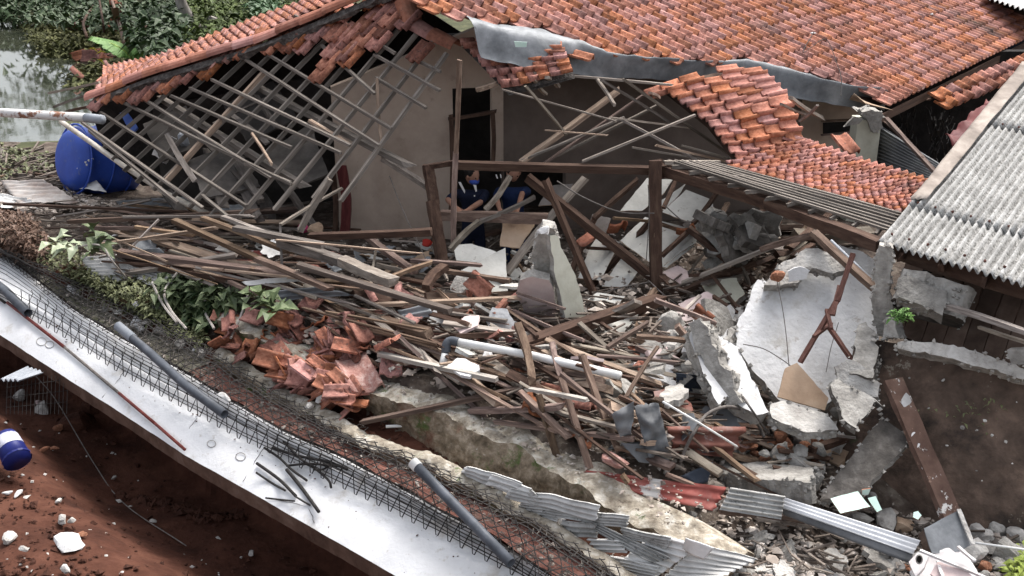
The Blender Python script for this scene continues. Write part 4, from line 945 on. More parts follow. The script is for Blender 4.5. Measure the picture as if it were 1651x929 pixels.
# grey post and blocks
slab('cracked_post', [(1414,395,9.55),(1440,400,9.5),(1436,470,9.45),(1440,500,9.45),(1428,545,9.4),(1414,540,9.4),(1406,500,9.45),(1412,430,9.5)], .16, ['conc','conc'], 'cracked grey cement post under the corner of the asbestos roof', 'post', jag=.02)
slab('cement_block', [(1446,448,9.3),(1462,443,9.3),(1525,470,9.1),(1529,488,9.05),(1520,508,9.05),(1444,476,9.25)], .2, ['conc','conc'], 'long rounded grey cement block resting beside the cracked post', 'block', jag=.02)
slab('cement_block', [(1440,480,9.25),(1524,505,9.0),(1552,515,8.95),(1547,548,8.9),(1500,552,9.0),(1440,540,9.2)], .3, ['concd','conc'], 'darker cracked cement block below the long rounded block', 'block', jag=.03)
slab('cement_block', [(1428,512,9.25),(1440,510,9.2),(1450,545,9.1),(1420,548,9.2)], .12, ['concw','conc'], 'small pale cement lump at the foot of the cracked post', 'block', jag=.02)
slab('broken_sill', [(1446,550,9.0),(1500,551,8.9),(1580,568,8.7),(1700,612,8.3),(1700,628,8.25),(1580,590,8.65),(1500,570,8.9),(1446,561,9.0)], .18, ['concw','conc'], 'broken pale cement sill running to the frame edge above the brown slab', 'sill', jag=.02)
slab('cement_block', [(1626,566,8.35),(1690,560,8.2),(1690,592,8.15),(1630,585,8.3)], .2, ['conc','conc'], 'mossy block corner poking in beside the broken sill', 'block', jag=.02)
slab('cement_block', [(1382,525,9.4),(1400,520,9.4),(1418,560,9.1),(1405,610,8.95),(1370,600,9.1)], .25, ['conc','concd'], 'upright dark grey cement lump beside the white fallen wall', 'block', jag=.03)
slab('cement_block', [(1348,588,9.0),(1370,580,9.0),(1420,620,8.8),(1415,640,8.8),(1375,635,8.9),(1350,610,9.0)], .15, ['concw','conc'], 'flat pale cement piece under the rusty steel bracket', 'block', jag=.02)
# the stained brown wall panel leaning at the lower right
wallr = empty('stained_wall_panel', PY(1530,700,9.0), 'brown stained plaster wall panel tilted at the lower right corner', 'wall')
def grid_surface(name, rows, nu, nv, m, amp, sc, parent=None, thick=.1, seed=0):
    pa = Patch(rows); V = []; Fc = []; 
    for j in range(nv+1):
        for i in range(nu+1): p = pa.at(i/nu, j/nv); V.append(p + Vector((0,-.5,.8))*(amp*noise.fractal(p*sc+Vector((seed,0,0)), 1, 2, 4)))
    n = len(V); V += [p + Vector((0,thick,-thick)) for p in V]; W_ = nu+1
    for j in range(nv):
        for i in range(nu): a = j*W_+i; Fc += [(a, a+W_, a+1+W_, a+1), (n+a, n+a+1, n+a+1+W_, n+a+W_)]
    for j in range(nv):
        for a in (j*W_, j*W_+nu): Fc.append((a, n+a, n+a+W_, a+W_))
    return mesh(name, V, Fc, m, parent, smooth=True)
grid_surface('stained_face', [[(1385,545,9.55),(1500,560,9.2),(1720,622,8.5)], [(1350,700,9.15),(1500,700,8.75),(1720,740,8.25)], [(1300,850,8.95),(1490,860,8.35),(1720,880,8.0)]], 60, 60, 'muck', .04, 2.0, wallr)
# ================================================================== SAGGING MIDDLE ROOF
sag = empty('sagging_tiled_roof', PY(1250,250,12.8), 'curling bank of bright orange tiles sagging from the flashing down to the shed roof', 'roof')
pM1 = Patch([[(1212,98,14.3),(1262,150,13.7),(1302,250,13.0)], [(1120,118,13.8),(1180,185,13.2),(1238,262,12.7)], [(1035,150,13.4),(1120,205,12.9),(1172,270,12.35)]])
polyM1 = [(1040,152),(1062,128),(1112,118),(1120,128),(1190,108),(1215,112),(1240,128),(1262,150),(1262,180),(1288,205),(1288,240),(1240,262),(1185,262),(1170,232),(1150,195),(1112,168),(1108,150),(1060,160)]
lay_tiles(sag, pM1, 10, 6, 'roll', 'tileb', polyM1, jit=.035, hz=1.15)
pM2 = Patch([[(1285,222,13.1),(1400,262,12.2),(1525,300,11.2)], [(1225,248,12.75),(1350,292,11.8),(1485,327,10.9)], [(1150,268,12.4),(1300,306,11.4),(1445,347,10.6)]])
lay_tiles(sag, pM2, 20, 8, 'roll', 'tileb', [(1165,272),(1190,250),(1240,238),(1290,228),(1350,238),(1420,262),(1520,295),(1520,345),(1440,345),(1330,318),(1240,292)], jit=.03, hz=1.3)
patch_mesh('under_deck', pM2, 'wdark', 8, 4, sag, off=-.06, ranges=(.05, 1, 0, .95)); patch_mesh('under_deck', pM1, 'wdark', 6, 4, sag, off=-.07, ranges=(0,1,.05,.8))
for (x, y, d, r) in ((1305,240,12.9,(.3,.2,1.2)),(1330,240,12.9,(.1,.5,2.6)),(1360,248,12.7,(.5,.2,.4)),(1318,232,13.1,(-.2,.5,2.2))):
    loose_tile(x, y, d, .28, 'tile' if x < 1340 else 'tileo', r, 'toppled tile lying loose on top of the sagging tile bank', 'toppled tiles on the sagging bank')
# bare battens below the tiles (running with the beam)
low = [[(1290,222,13.1),(1445,347,10.6)],[(1060,262,12.45),(1420,392,10.1)]]
pB = Patch([[(1150,266,12.38),(1300,306,11.38),(1452,347,10.55)], [(1062,262,12.4),(1230,318,11.4),(1425,382,10.3)]])
for k, v in enumerate((.05,.17,.30,.43,.56,.69,.82)):
    for a, b in ((0,.52),(.5,1.0)): timber('batten', pB.at(a, v)+Vector((0,0,.03)), pB.at(b, v)+Vector((0,0,.03)), 4.2, 3.6, 'wbat', parent=sag)
for k in range(11): timber('rafter', pB.at(.08+k*.09, -.1), pB.at(.08+k*.09-.01, 1.0), 5, 6, 'wbat', parent=sag)
# ================================================================== PORCH FRAME
fr = empty('porch_frame', PY(900,300,12.5) - Vector((0,0,1.2)), 'dark brown timber porch frame with a long level beam and braces', 'timber frame')
def FT(name, a, b, w, h=None, m='wdark', **k): return timber(name, a, b, w, h, m, parent=fr, k=8 + random.randrange(3), **k)
FT('beam', (735,266,12.5), (1068,275,12.45), 16, 12); FT('beam', (1060,270,12.42), (1240,328,11.5), 19, 17); FT('beam', (1235,326,11.53), (1418,396,10.15), 20, 18)
FT('post', (1056,262,12.3), (1059,476,12.0), 19, 19); FT('post', (690,268,12.6), (700,330,12.45), 15, 14); FT('post', (697,325,12.45), (713,424,12.2), 17, 14)
FT('brace', (853,288,12.6), (1058,452,12.15), 15, 12); FT('beam', (683,270,12.6), (738,262,12.55), 9, 8)
FT('cap_strip', (1058,258,12.35), (1062,290,12.3), 21, 6)
FT('beam', (1072,262,12.3), (1160,262,12.6), 6, 6, 'wgrey')
T('prop_post', (741,98,12.35), (735,250,12.2), 8, 8, m='wbrown', label='tall thin brown prop standing in front of the doorway', cat='post')
T('prop_post', (735,248,12.2), (731,390,12.1), 9, 8, m='wbrown', label='lower length of the tall thin brown prop by the doorway', cat='post')
T('cross_brace', (880,292,12.3), (957,472,11.9), 10, 9, m='wdark', label='dark slanting brace crossing in front of the ceiling boards', cat='timber')
T('log', (712,347,12.7), (882,353,12.5), 15, 15, m='wbrown', label='old grey brown log the person with the badge leans on', cat='log')
T('strut', (822,284,12.8), (783,338,12.7), 9, m='wgrey', label='short grey strut between the two people', cat='timber')
T('grey_board', (943,288,12.7), (817,440,12.1), 15, 5, m='wgrey', label='wide grey board slanting down beside the white wall stump', cat='board')
T('grey_board', (862,318,12.6), (772,358,12.5), 8, m='wgrey', label='grey batten end resting on the old log', cat='board')
T('beam', (848,556,.30), (1062,484,.30), 22, 16, m='wdark', label='heavy dark beam lying across the debris in front of the white stump', cat='beam')
T('beam_stub', (946,516,.34), (944,553,.12), 11, m='wdark', label='short dark stub standing under the heavy dark beam', cat='beam')
T('post_foot', (1056,470,11.9), (1054,505,11.5), 13, m='wdark', label='dark foot block under the right porch post', cat='timber')
T('beam', (1066,447,12.0), (1096,472,11.8), 15, m='wdark', label='short dark beam butting against the right porch post foot', cat='beam')
T('beam', (1090,474,11.8), (1215,423,12.2), 12, m='wdark', label='dark beam rising from the right post toward the white slab', cat='beam')
T('beam', (1100,456,11.7), (1245,398,11.6), 8, m='wgrey', label='grey batten above the rising dark beam', cat='beam')
T('beam', (1228,402,11.2), (1312,380,10.9), 12, m='wbrown', label='split brown timber sticking out over the white slab top', cat='beam')
T('beam', (1110,368,12.2), (1172,420,12.0), 12, m='wdark', label='dark timber slanting behind the right porch post', cat='beam')
T('timber', (1067,413,12.1), (1112,372,12.2), 8, m='wdark', label='thin dark timber forking up from the right post', cat='timber')
T('leaning_beam', (1312,375,10.4), (1412,466,9.7), 15, 9, m='wbrown', label='red brown beam leaning over the white fallen wall', cat='beam')
tube('thin_pipe', [(1340,388,10.4),(1412,458,9.75)], 5, 'pvcgl', 'thin grey pipe beside the red brown leaning beam', 'pipe')
# steel bracket
br = empty('steel_bracket', PY(1340,540,9.5), 'rusty brown forked steel bracket standing against the white fallen wall', 'bracket')
for a, b, w_ in (((1375,410),(1350,485),8),((1352,480),(1290,584),8),((1333,522),(1388,602),9),((1354,462),(1342,508),8),((1340,522),(1312,543),6),((1333,500),(1340,530),6)):
    timber('steel_bar', (*a, 9.45), (*b, 9.2), w_, 5, 'steelr', parent=br, k=9)
# battens fanned under the flashing
fan = [((123+5,0),0)]
for (x1,y1,x2,y2,w_,m_,lab) in ((842,260,992,150,10,'wfresh','pale brown rafter rising behind the level beam to the flashing'),(842,258,1005,190,5,'wgrey','lowest grey batten rising from the level beam'),(880,262,1035,155,5,'wbrown','brown batten crossing behind the pale rafter'),
    (900,250,1060,170,5,'wgrey','grey batten rising above the level beam centre'),(940,260,1120,186,5,'wgrey','long grey batten rising toward the orange tiles'),(970,130,1083,200,6,'wgrey','grey rafter dropping from the flashing lip'),(1008,130,1195,262,6,'wgrey','grey rafter dropping from flashing to the sagging tiles'),
    (1000,192,1130,262,5,'wgrey','middle grey rafter dropping to the beam corner'),(848,140,913,218,5,'wgrey','steep grey batten behind the tumbled orange tiles'),(811,145,990,195,3.5,'wgrey','long thin lath running under the flashing'),(985,190,1112,207,4,'wgrey','thin level lath below the flashing'),
    (963,128,990,168,5,'wgrey','short lath hanging off the flashing lip'),(1060,235,1190,265,5,'wfresh','pale lath lying near the orange tiles'),(1020,238,1160,262,4,'wgrey','thin lath above the beam corner'),(880,210,975,218,3,'wfresh','thin reddish lath beside the pale rafter'),
    (1048,150,1062,158,6,'wbrown','brown lath end under the orange tiles'),(862,128,880,152,6,'wgrey','short rafter tail under the tumbled tiles'),(882,125,900,140,7,'wgrey','stubby rafter tail under the tumbled tiles'),(768,145,800,135,9,'wfresh','pale broken rafter tail right of the tall prop'),
    (1195,262,1100,235,4,'wgrey','short lath crossing under the orange bank'),(1260,168,1300,185,5,'wgrey','grey lath under the right end of the flashing'),(1275,158,1325,190,7,'wgrey','rafter end beside the brown wing wall'),(1290,195,1318,170,5,'wgrey','crossed lath beside the brown wing wall')):
    T('batten', (x1,y1,12.75 + .4*math.sin(x1)), (x2,y2,13.25 + .4*math.sin(x2*1.3)), w_, m=m_, label=lab, cat='batten')
sheet('roof_board', [(1378,150,14.2),(1395,168,14.0),(1440,178,14.4),(1370,160,14.8)], 'board', crumple=.02, nu=4, nv=4, label='brown board edge tucked under the flashing above the green column', cat='board')
# ================================================================== PEOPLE
def skin_body(name, joints, edges, m, parent, sub=2):
    me = bpy.data.meshes.new(name); base = parent_loc(parent); keys = list(joints)
    me.from_pydata([Vector(joints[k][0]) - base for k in keys], [(keys.index(a), keys.index(b)) for a, b in edges], []); o = bpy.data.objects.new(name, me); link(o, parent)
    me.materials.append(M[m]); sk = o.modifiers.new('skin', 'SKIN'); sl = me.skin_vertices[0].data
    for i, k in enumerate(keys):
        r = joints[k][1]; sl[i].radius = r if isinstance(r, tuple) else (r, r)
        sl[i].use_root = (i == 0)
    sk.use_smooth_shade = True; sb = o.modifiers.new('sub', 'SUBSURF'); sb.levels = sub; sb.render_levels = sub
    return o
def head(c, face, r, parent, mask=True, capm=None):
    """c centre, face = unit vector the person looks along"""
    base = parent_loc(parent); f = face.normalized(); s_ = f.cross(Vector((0,0,1))).normalized(); up = s_.cross(f)
    def blob(name, cen, rad, m, seg=14, fn=None):
        bm = bmesh.new(); bmesh.ops.create_uvsphere(bm, u_segments=seg, v_segments=10, radius=1)
        for v in bm.verts:
            q = v.co.copy()
            if fn: q = fn(q)
            v.co = s_*q.x*rad[0] + f*q.y*rad[1] + up*q.z*rad[2] + cen - base
        me = bpy.data.meshes.new(name); bm.to_mesh(me); bm.free(); me.materials.append(M[m]); me.polygons.foreach_set('use_smooth', [True]*len(me.polygons)); o = bpy.data.objects.new(name, me); return link(o, parent)
    def hf(q):
        if q.z < 0: q.x *= 1 + .35*q.z; q.y *= 1 + .12*q.z
        if q.y > .5 and abs(q.x) < .25 and -.35 < q.z < .1: q.y += .16
        return q
    blob('head', c, (r*.78, r*.95, r*1.18), 'skin', 18, hf)
    blob('hair', c + up*r*.28 - f*r*.16, (r*.86, r*.94, r*.98), 'hair')
    for sg in (-1, 1):
        blob('ear', c + s_*sg*r*.80 - up*r*.05, (r*.10, r*.18, r*.26), 'skin', 8); blob('eye', c + s_*sg*r*.32 + f*r*.86 + up*r*.08, (r*.12, r*.08, r*.07), 'hair', 8)
    if mask: blob('face_mask', c + f*r*.45 - up*r*.50, (r*.66, r*.64, r*.50), 'mask')
def person_at(px, py, Y, lab, cloth, looks, arms, mask=True, lean=.0):
    hc = PY(px, py, Y); g = hc.z - 1.52; root = empty('person', Vector((hc.x, hc.y, g)), lab, 'person')
    ch = hc + Vector((0, .05, -.34)); pel = hc + Vector((0, .12, -.78)); j = {'pel': (pel, (.15,.11)), 'wai': ((pel+ch)/2, (.14,.10)), 'che': (ch, (.17,.11)), 'nec': (hc + Vector((0,.03,-.19)), (.075,.07))}
    e = [('pel','wai'),('wai','che'),('che','nec')]
    for i, (sx, (el, wr_)) in enumerate(zip((-1, 1), arms)):
        sh = ch + Vector((sx*.19, 0, .09)); j['s%d'%i] = (sh, .065); E_ = Q(el); Wv = Q(wr_); k = .55
        mid = sh.lerp(E_, 1); j['e%d'%i] = (mid, .048)
        e += [('che','s%d'%i),('s%d'%i,'e%d'%i)]
    for i, sx in enumerate((-1, 1)):
        j['h%d'%i] = (pel + Vector((sx*.09,0,-.08)), .085); j['k%d'%i] = (pel + Vector((sx*.10,-.02,-.42)), .062); j['a%d'%i] = (Vector((pel.x+sx*.10, pel.y+.02, g+.05)), .045); j['f%d'%i] = (Vector((pel.x+sx*.11, pel.y-.14, g+.03)), .04)
        e += [('pel','h%d'%i),('h%d'%i,'k%d'%i),('k%d'%i,'a%d'%i),('a%d'%i,'f%d'%i)]
    skin_body('clothed_body', j, e, cloth, root)
    for i, (el, wr_) in enumerate(arms):
        E_ = Q(el); Wv = Q(wr_); d = (Wv - E_).normalized(); side = d.cross(Vector((0,0,1))).normalized(); jj = {'e': (E_ - d*.04, .040), 'm': (E_.lerp(Wv,.5), .036), 'w': (Wv, .026), 'p': (Wv + d*.07, (.036,.018))}; ee = [('e','m'),('m','w'),('w','p')]
        for q in range(4):
            b0 = Wv + d*.10 + side*(q-1.5)*.019; b1 = b0 + d*(.04 - abs(q-1.5)*.004) + Vector((0,0,-.012)); b2 = b1 + d*.018 + Vector((0,0,-.03)); jj['a%d'%q] = (b0, .009); jj['b%d'%q] = (b1, .0085); jj['c%d'%q] = (b2, .007); ee += [('p','a%d'%q),('a%d'%q,'b%d'%q),('b%d'%q,'c%d'%q)]
        t0 = Wv + d*.03 + side*.045*(1 if i else -1); t1 = t0 + d*.035 + side*.012*(1 if i else -1); jj['t0'] = (t0, .011); jj['t1'] = (t1, .009); ee += [('w','t0'),('t0','t1')]
        skin_body('arm', jj, ee, 'skin', root, 1)
    head(hc, looks, .105, root, mask)
    return root, hc
p1, h1 = person_at(761, 283, 13.45, 'person in navy jacket with white stripes and blue face mask behind the level beam', 'navy', Vector((.75,-.6,-.25)), [((722,322,13.2),(738,338,12.75)), ((775,326,13.2),(750,342,12.75))])
def flat(name, pts, Y, m, parent, th=.006): return slab(name, [(x, y, Y) for x, y in pts], th, m, parent=parent, jag=0, step=1)
flat('white_stripe', [(739,294),(743,294),(750,308),(749,312),(746,307)], 13.28, 'whitecloth', p1); flat('white_stripe', [(763,298),(768,299),(769,308),(767,310),(765,304)], 13.28, 'whitecloth', p1)
flat('name_badge', [(765,327),(775,326),(776,331),(768,332)], 13.26, 'whitecloth', p1); flat('button', [(764,315),(766,315),(766,317),(764,317)], 13.27, 'whitecloth', p1)
p2, h2 = person_at(828, 279, 13.5, 'person in blue shirt with bare forearm reaching down behind the slanting strut', 'bluecloth', Vector((.2,-1,-.35)), [((800,318,13.3),(806,340,12.9)), ((842,312,13.3),(834,340,12.8))], False)
flat('lanyard', [(799,282),(801,282),(803,288),(801,288)], 13.2, 'whitecloth', p2); flat('lanyard', [(806,281),(808,282),(809,287),(807,287)], 13.2, 'whitecloth', p2)

# ================================================================== CEILING BOARDS AND WALL PIECES IN THE MIDDLE
def cb(pts, Y0, lab, m='ceil', th=.012, dz=.8, jag=.006, **k):
    ymin, ymax = min(p[1] for p in pts), max(p[1] for p in pts)
    return slab('ceiling_board', [(x, y, Y0 - .011*dz*(y-ymin)) for x, y in pts], th, [m, 'board'], lab, 'board', jag=jag, **k)
cb([(1000,340),(1043,287),(1085,290),(1070,312),(1035,340)], 13.4, 'upper white ceiling board directly left of the right porch post')
cb([(1068,342),(1106,306),(1148,322),(1150,334),(1112,358)], 13.1, 'white ceiling board right of the porch post below the sagging battens')
cb([(1062,326),(1106,296),(1094,315),(1070,340)], 13.2, 'narrow sliver of white board beside the porch post top')
cb([(1000,388),(1040,350),(1128,372),(1118,398),(1075,432),(1050,425)], 12.9, 'large white ceiling board in the middle behind the porch post')
cb([(932,448),(950,400),(962,384),(1000,390),(968,452)], 12.8, 'left white ceiling board behind the crossing braces')
cb([(970,462),(1003,415),(1037,428),(1010,463)], 12.5, 'lower white ceiling board between the braces')
cb([(1125,372),(1122,392),(1100,405),(1070,428)], 12.6, 'white board corner pointing to the dark hollow')
cb([(1068,440),(1092,428),(1108,437),(1112,450),(1096,458)], 12.2, 'pinkish board fragment right of the porch post', m='pink')
cb([(942,487),(962,472),(1008,478),(996,491),(975,484)], 11.6, 'small white board scrap above the heavy dark beam')
cb([(1132,460),(1160,450),(1188,448),(1201,474),(1170,498),(1150,492)], 11.9, 'pale greenish broken board below the rising dark beam', m='cream', jag=.012)
cb([(1093,490),(1140,470),(1160,480),(1148,510),(1108,512)], 11.45, 'pink plastered wall fragment right of the post foot', m='pink', jag=.015, th=.05)
cb([(1078,508),(1110,498),(1130,520),(1100,545),(1078,535)], 11.1, 'spotted pink plaster lump under the splintered lath', m='pink', jag=.02, th=.06)
cb([(955,522),(1050,495),(1038,520),(1002,556),(955,560),(940,548)], 11.2, 'white board under the heavy dark beam')
cb([(730,396),(760,393),(800,406),(790,424),(736,420)], 12.35, 'upper white board lying left of the wall stump')
cb([(742,437),(815,399),(818,456),(788,447)], 12.15, 'pointed white board left of the wall stump')
cb([(738,452),(788,450),(818,460),(820,482),(776,478),(738,466)], 11.75, 'lower white board left of the wall stump')
cb([(735,470),(765,465),(760,485),(742,484)], 11.8, 'small bright white board scrap by the brick bits')
cb([(810,360),(862,362),(838,400),(806,396)], 12.7, 'brown stained board behind the wall stump', m='board')
cb([(885,300),(925,296),(905,330),(868,332)], 13.3, 'brownish board behind the crossing brace', m='beiged')
cb([(955,345),(985,352),(975,380),(945,372)], 13.1, 'dim white board strip deep behind the braces', m='beiged')
# dark rafters across the boards
for (x1,y1,x2,y2,w_,lab) in ((957,458,1050,355,9,'dark lath across the lower ceiling boards'),(922,438,960,350,8,'dark lath left of the ceiling boards'),(958,352,1028,290,8,'dark lath crossing the upper ceiling boards'),(953,450,975,388,6,'thin red brown lath over the left ceiling board'),
    (933,464,1052,476,11,'brown sill lath under the ceiling boards'),(948,400,1010,404,6,'level dark lath behind the brace'),(1070,335,1090,290,6,'dark lath beside the porch post top'),(990,352,1055,358,6,'level lath at the top of the middle ceiling board'),(1068,362,1120,376,9,'tan lath right of the porch post'),(1118,360,1160,305,7,'dark lath climbing to the long beam')):
    T('lath', (x1,y1,12.35), (x2,y2,12.75), w_, m='wdark' if 'dark' in lab else 'wbrown', label=lab, cat='lath')
for (x, y, d, lab) in ((985,366,12.6,'orange tile between two dark laths left of the post'),(975,378,12.5,'orange tile lying low between the dark laths'),(1092,372,12.3,'orange tile caught right of the porch post'),(1150,503,11.5,'orange tile on the pink plaster fragment')): loose_tile(x, y, d, .26, 'tileb', None, lab)
# white stump
st = empty('wall_stump', PY(890,520,10.94), 'jagged standing wall stump with pink plaster left and white plaster right', 'wall')
slab('pink_face', [(838,452,10.89),(858,446,10.84),(886,452,10.84),(893,470,10.84),(898,500,10.84),(887,528,10.74),(858,530,10.74),(846,505,10.79),(833,478,10.84)], .10, ['pink','conc'], parent=st, jag=.012)
slab('brick_core', [(863,385,10.99),(875,366,10.94),(893,372,10.94),(898,400,10.94),(905,450,10.94),(914,500,10.94),(912,525,10.94),(880,525,10.94),(858,455,10.96)], .14, ['conc','conc'], parent=st, jag=.03)
slab('white_face', [(887,380,10.90),(901,382,10.94),(908,405,10.94),(926,440,10.99),(935,465,11.04),(944,508,11.04),(940,530,11.04),(915,528,10.90),(905,480,10.90),(893,430,10.90)], .10, ['cream','conc'], parent=st, jag=.012)
for i in range(16): rock('brick', (random.uniform(848,862) if i < 6 else random.uniform(862,912), random.uniform(405,440) if i < 6 else random.uniform(370,520), 11.48 if i < 6 else 11.5), (.08,.06,.05), random.choice(['brick','conc','concw','conc','conc']), parent=st)
rock('plaster_lump', (877,372,10.84), (.16,.14,.12), 'plaster', parent=st)
# large white fallen walls
slab('fallen_wall', [(1198,470,10.9),(1255,440,10.9),(1402,690,9.15),(1180,480,10.8)][:0] or [(1212,468,10.75),(1400,430,10.75),(1410,560,9.75),(1400,600,9.6),(1385,625,9.45),(1330,660,9.25),(1290,690,9.0),(1240,672,9.1),(1205,640,9.4),(1190,600,9.7),(1175,540,10.2),(1195,500,10.5),(1215,470,10.7),(1250,455,10.8),(1290,440,10.9),(1330,445,10.85),(1345,400,11.2),(1380,380,11.3),(1405,410,11.0)][0:0] or
     [(1185,560,9.68),(1290,684,9.05),(1400,600,9.45),(1414,560,9),(1412,420,9),(1385,402,9),(1345,396,9),(1330,426,9),(1300,440,9),(1270,462,9),(1245,458,9),(1222,452,9),(1192,512,9)], .14, ['plaster','conc'], 'largest white plastered wall slab fallen below the sagging roof', 'wall slab', jag=.02)
slab('fallen_wall', [(1132,528,9.55),(1190,560,9.4),(1240,665,8.8),(1222,668,9),(1200,660,9),(1172,640,9),(1158,655,9),(1135,605,9),(1112,545,9),(1118,515,9)], .16, ['plaster','conc'], 'smaller white wall slab with broken grey left edge in front of the largest slab', 'wall slab', jag=.02)
slab('broken_edge', [(1112,520,9.45),(1130,515,9.4),(1150,560,9.2),(1172,600,9),(1196,650,9),(1172,655,9),(1140,605,9),(1118,550,9)], .2, ['conc','conc'], 'broken grey core of the smaller white wall slab', 'rubble', jag=.03)
slab('capping', [(1232,455,10.1),(1265,420,10.25),(1310,402,10.3),(1352,410,10.2),(1358,432,10.15),(1335,440,9),(1300,430,9),(1285,455,9),(1255,462,9)], .12, ['concw','conc'], 'crumbling pale cement capping along the top of the largest slab', 'rubble', jag=.03)
slab('plaster_patch', [(1270,438,9.98),(1290,430,9.98),(1306,436,9.96),(1300,450,9),(1272,455,9)], .04, ['plaster','plaster'], 'bright white plaster flake on the crumbling capping', 'rubble', jag=.012)
rock('brick_lump', (1255,446,10.0), (.22,.16,.12), 'brick', 'orange brick lump at the top corner of the largest slab', 'brick')
for (pts, lab) in (([(1056,600,10.6),(1072,606,10.5),(1122,566,10.8),(1118,548,10.9),(1105,552,10.9)], 'square white concrete beam poking out left of the wall slabs'), ([(1145,528,11.0),(1160,535,10.9),(1200,508,11.1),(1198,494,11.2),(1183,498,11.2)], 'second white concrete beam above the smaller wall slab')):
    slab('concrete_beam', pts, .14, ['concw','conc'], lab, 'beam', jag=.012)
tube('dangling_wire', bez([(1253,455,10.0),(1262,500,9.8),(1268,545,9.6),(1272,590,9.38)], 6), 1.6, 'cable', 'thin wire hanging down the face of the largest white slab', 'wire', n=5)
tube('dangling_wire', bez([(1198,555,9.5),(1230,562,9.5),(1258,578,9.42),(1275,590,9.36)], 6), 1.6, 'cable', 'curved wire crossing the lower face of the largest white slab', 'wire', n=5)
tube('dangling_wire', bez([(1352,520,9.66),(1340,560,9.5),(1332,600,9.32)], 6), 1.3, 'cable', 'hair thin crack wire right of the rusty steel bracket', 'wire', n=4)
# right lower boards
slab('tan_panel', [(1254,640,9.0),(1266,594,9.2),(1285,585,9.25),(1312,615,9.1),(1336,642,8.9),(1330,662,8.8)], .02, ['board','board'], 'tan board leaning at the foot of the largest white slab', 'board', jag=.004)
slab('concrete_slab', [(1242,652,8.9),(1262,646,8.95),(1335,668,8.8),(1350,690,8.7),(1300,700,8.6),(1242,672,8.8)], .10, ['concw','conc'], 'cream concrete slab lying under the tan board', 'slab', jag=.02)
slab('tilted_slab', [(1338,620,8.8),(1352,612,8.85),(1425,655,8.6),(1410,648,8.6),(1380,690,8.4),(1362,680,8.5)], .08, ['conc','concd'], 'grey slab tilted in the shade left of the brown plank', 'slab', jag=.02)
for k, (x, y, w_, h_, m_) in enumerate(((1343,690,.22,.14,'concw'),(1330,733,.2,.16,'concw'),(1320,760,.18,.14,'concw'),(1308,785,.22,.2,'concw'),(1352,665,.2,.15,'concw'),(1318,712,.12,.1,'concw'))):
    rock('masonry_block', (x, y, .08), (w_, .16, h_), m_, ['pale block nearest the cream slab edge','pale block with rounded corners beside the fallen dark slab','pale narrow block near the dark slab','lowest pale block of the crooked row','topmost pale block of the crooked row','tiny pale block of the crooked row'][k], 'block', rot=(.2,.1,.9+k))
slab('fallen_slab', [(1424,670,8.75),(1470,709,8.5),(1392,792,8.15),(1375,800,8.1),(1322,806,8.2),(1350,765,8.4)], .09, ['concd','conc'], 'thick dark stained concrete slab leaning on the brown wall panel', 'slab', jag=.012)
T('painted_plank', (1440,616,8.85), (1533,832,7.95), 34, 10, m='wpaint', k=9, label='wide brown plank with flaking white paint leaning on the brown wall panel', cat='plank')
for pts, lab in (([(1339,804,7.95),(1383,792,8.0),(1403,817,7.85),(1355,828,7.85)],'largest mint green tile fragment on the rubble'),([(1399,803,7.95),(1412,800,7.95),(1422,822,7.85),(1414,826,7.85)],'narrow mint green tile fragment beside the largest one'),([(1473,826,7.85),(1480,824,7.85),(1486,831,7.8),(1480,838,7.8),(1472,834,7.8)],'tiny mint tile chip left of the brown plank'),([(1390,790,8.0),(1404,788,8.0),(1400,798,8.0),(1390,798,8.0)],'small pale tile chip above the largest mint fragment')):
    slab('tile_fragment', pts, .012, ['mint','brick'], lab, 'tile', jag=.003)
# metal profile and flap
sheet('metal_channel', [(1262,802,8.0),(1260,818,7.85),(1472,893,7.35),(1484,872,7.5)], 'zincl', waves=3, amp=.012, nu=24, nv=4, label='long ribbed grey metal profile lying across the lower right rubble', cat='metal profile')
sheet('channel_side', [(1262,818,7.86),(1262,830,7.84),(1470,910,7.3),(1472,893,7.36)], 'zincdark', waves=0, nu=3, nv=6, label='side flange of the long ribbed metal profile, coloured darker as its shade', cat='metal profile')  # darker metal than the top, shade of the side put into colour
slab('metal_flap', [(1490,852,7.6),(1549,821,7.75),(1558,845,7.65),(1570,877,7.5),(1535,893,7.45),(1503,892,7.45)], .01, ['zinc','zinc'], 'grey sheet metal flap at the foot of the wide brown plank', 'metal sheet', jag=.004)
slab('metal_flap_edge', [(1480,862,7.62),(1492,852,7.6),(1504,892,7.45),(1490,892,7.45)], .02, ['muck','muck'], 'brownish side of the grey sheet metal flap', 'metal sheet', jag=.004)
timber('flap_rim', (1546,822,7.73), (1568,876,7.48), 7, 3, 'concw', label='white rim strip on the grey metal flap', cat='metal strip')
tube('white_rod', [(1562,874,.35),(1651,886,.3),(1700,892,.3)], 4, 'pvc', 'thin white rod running off the frame from the metal flap', 'rod')
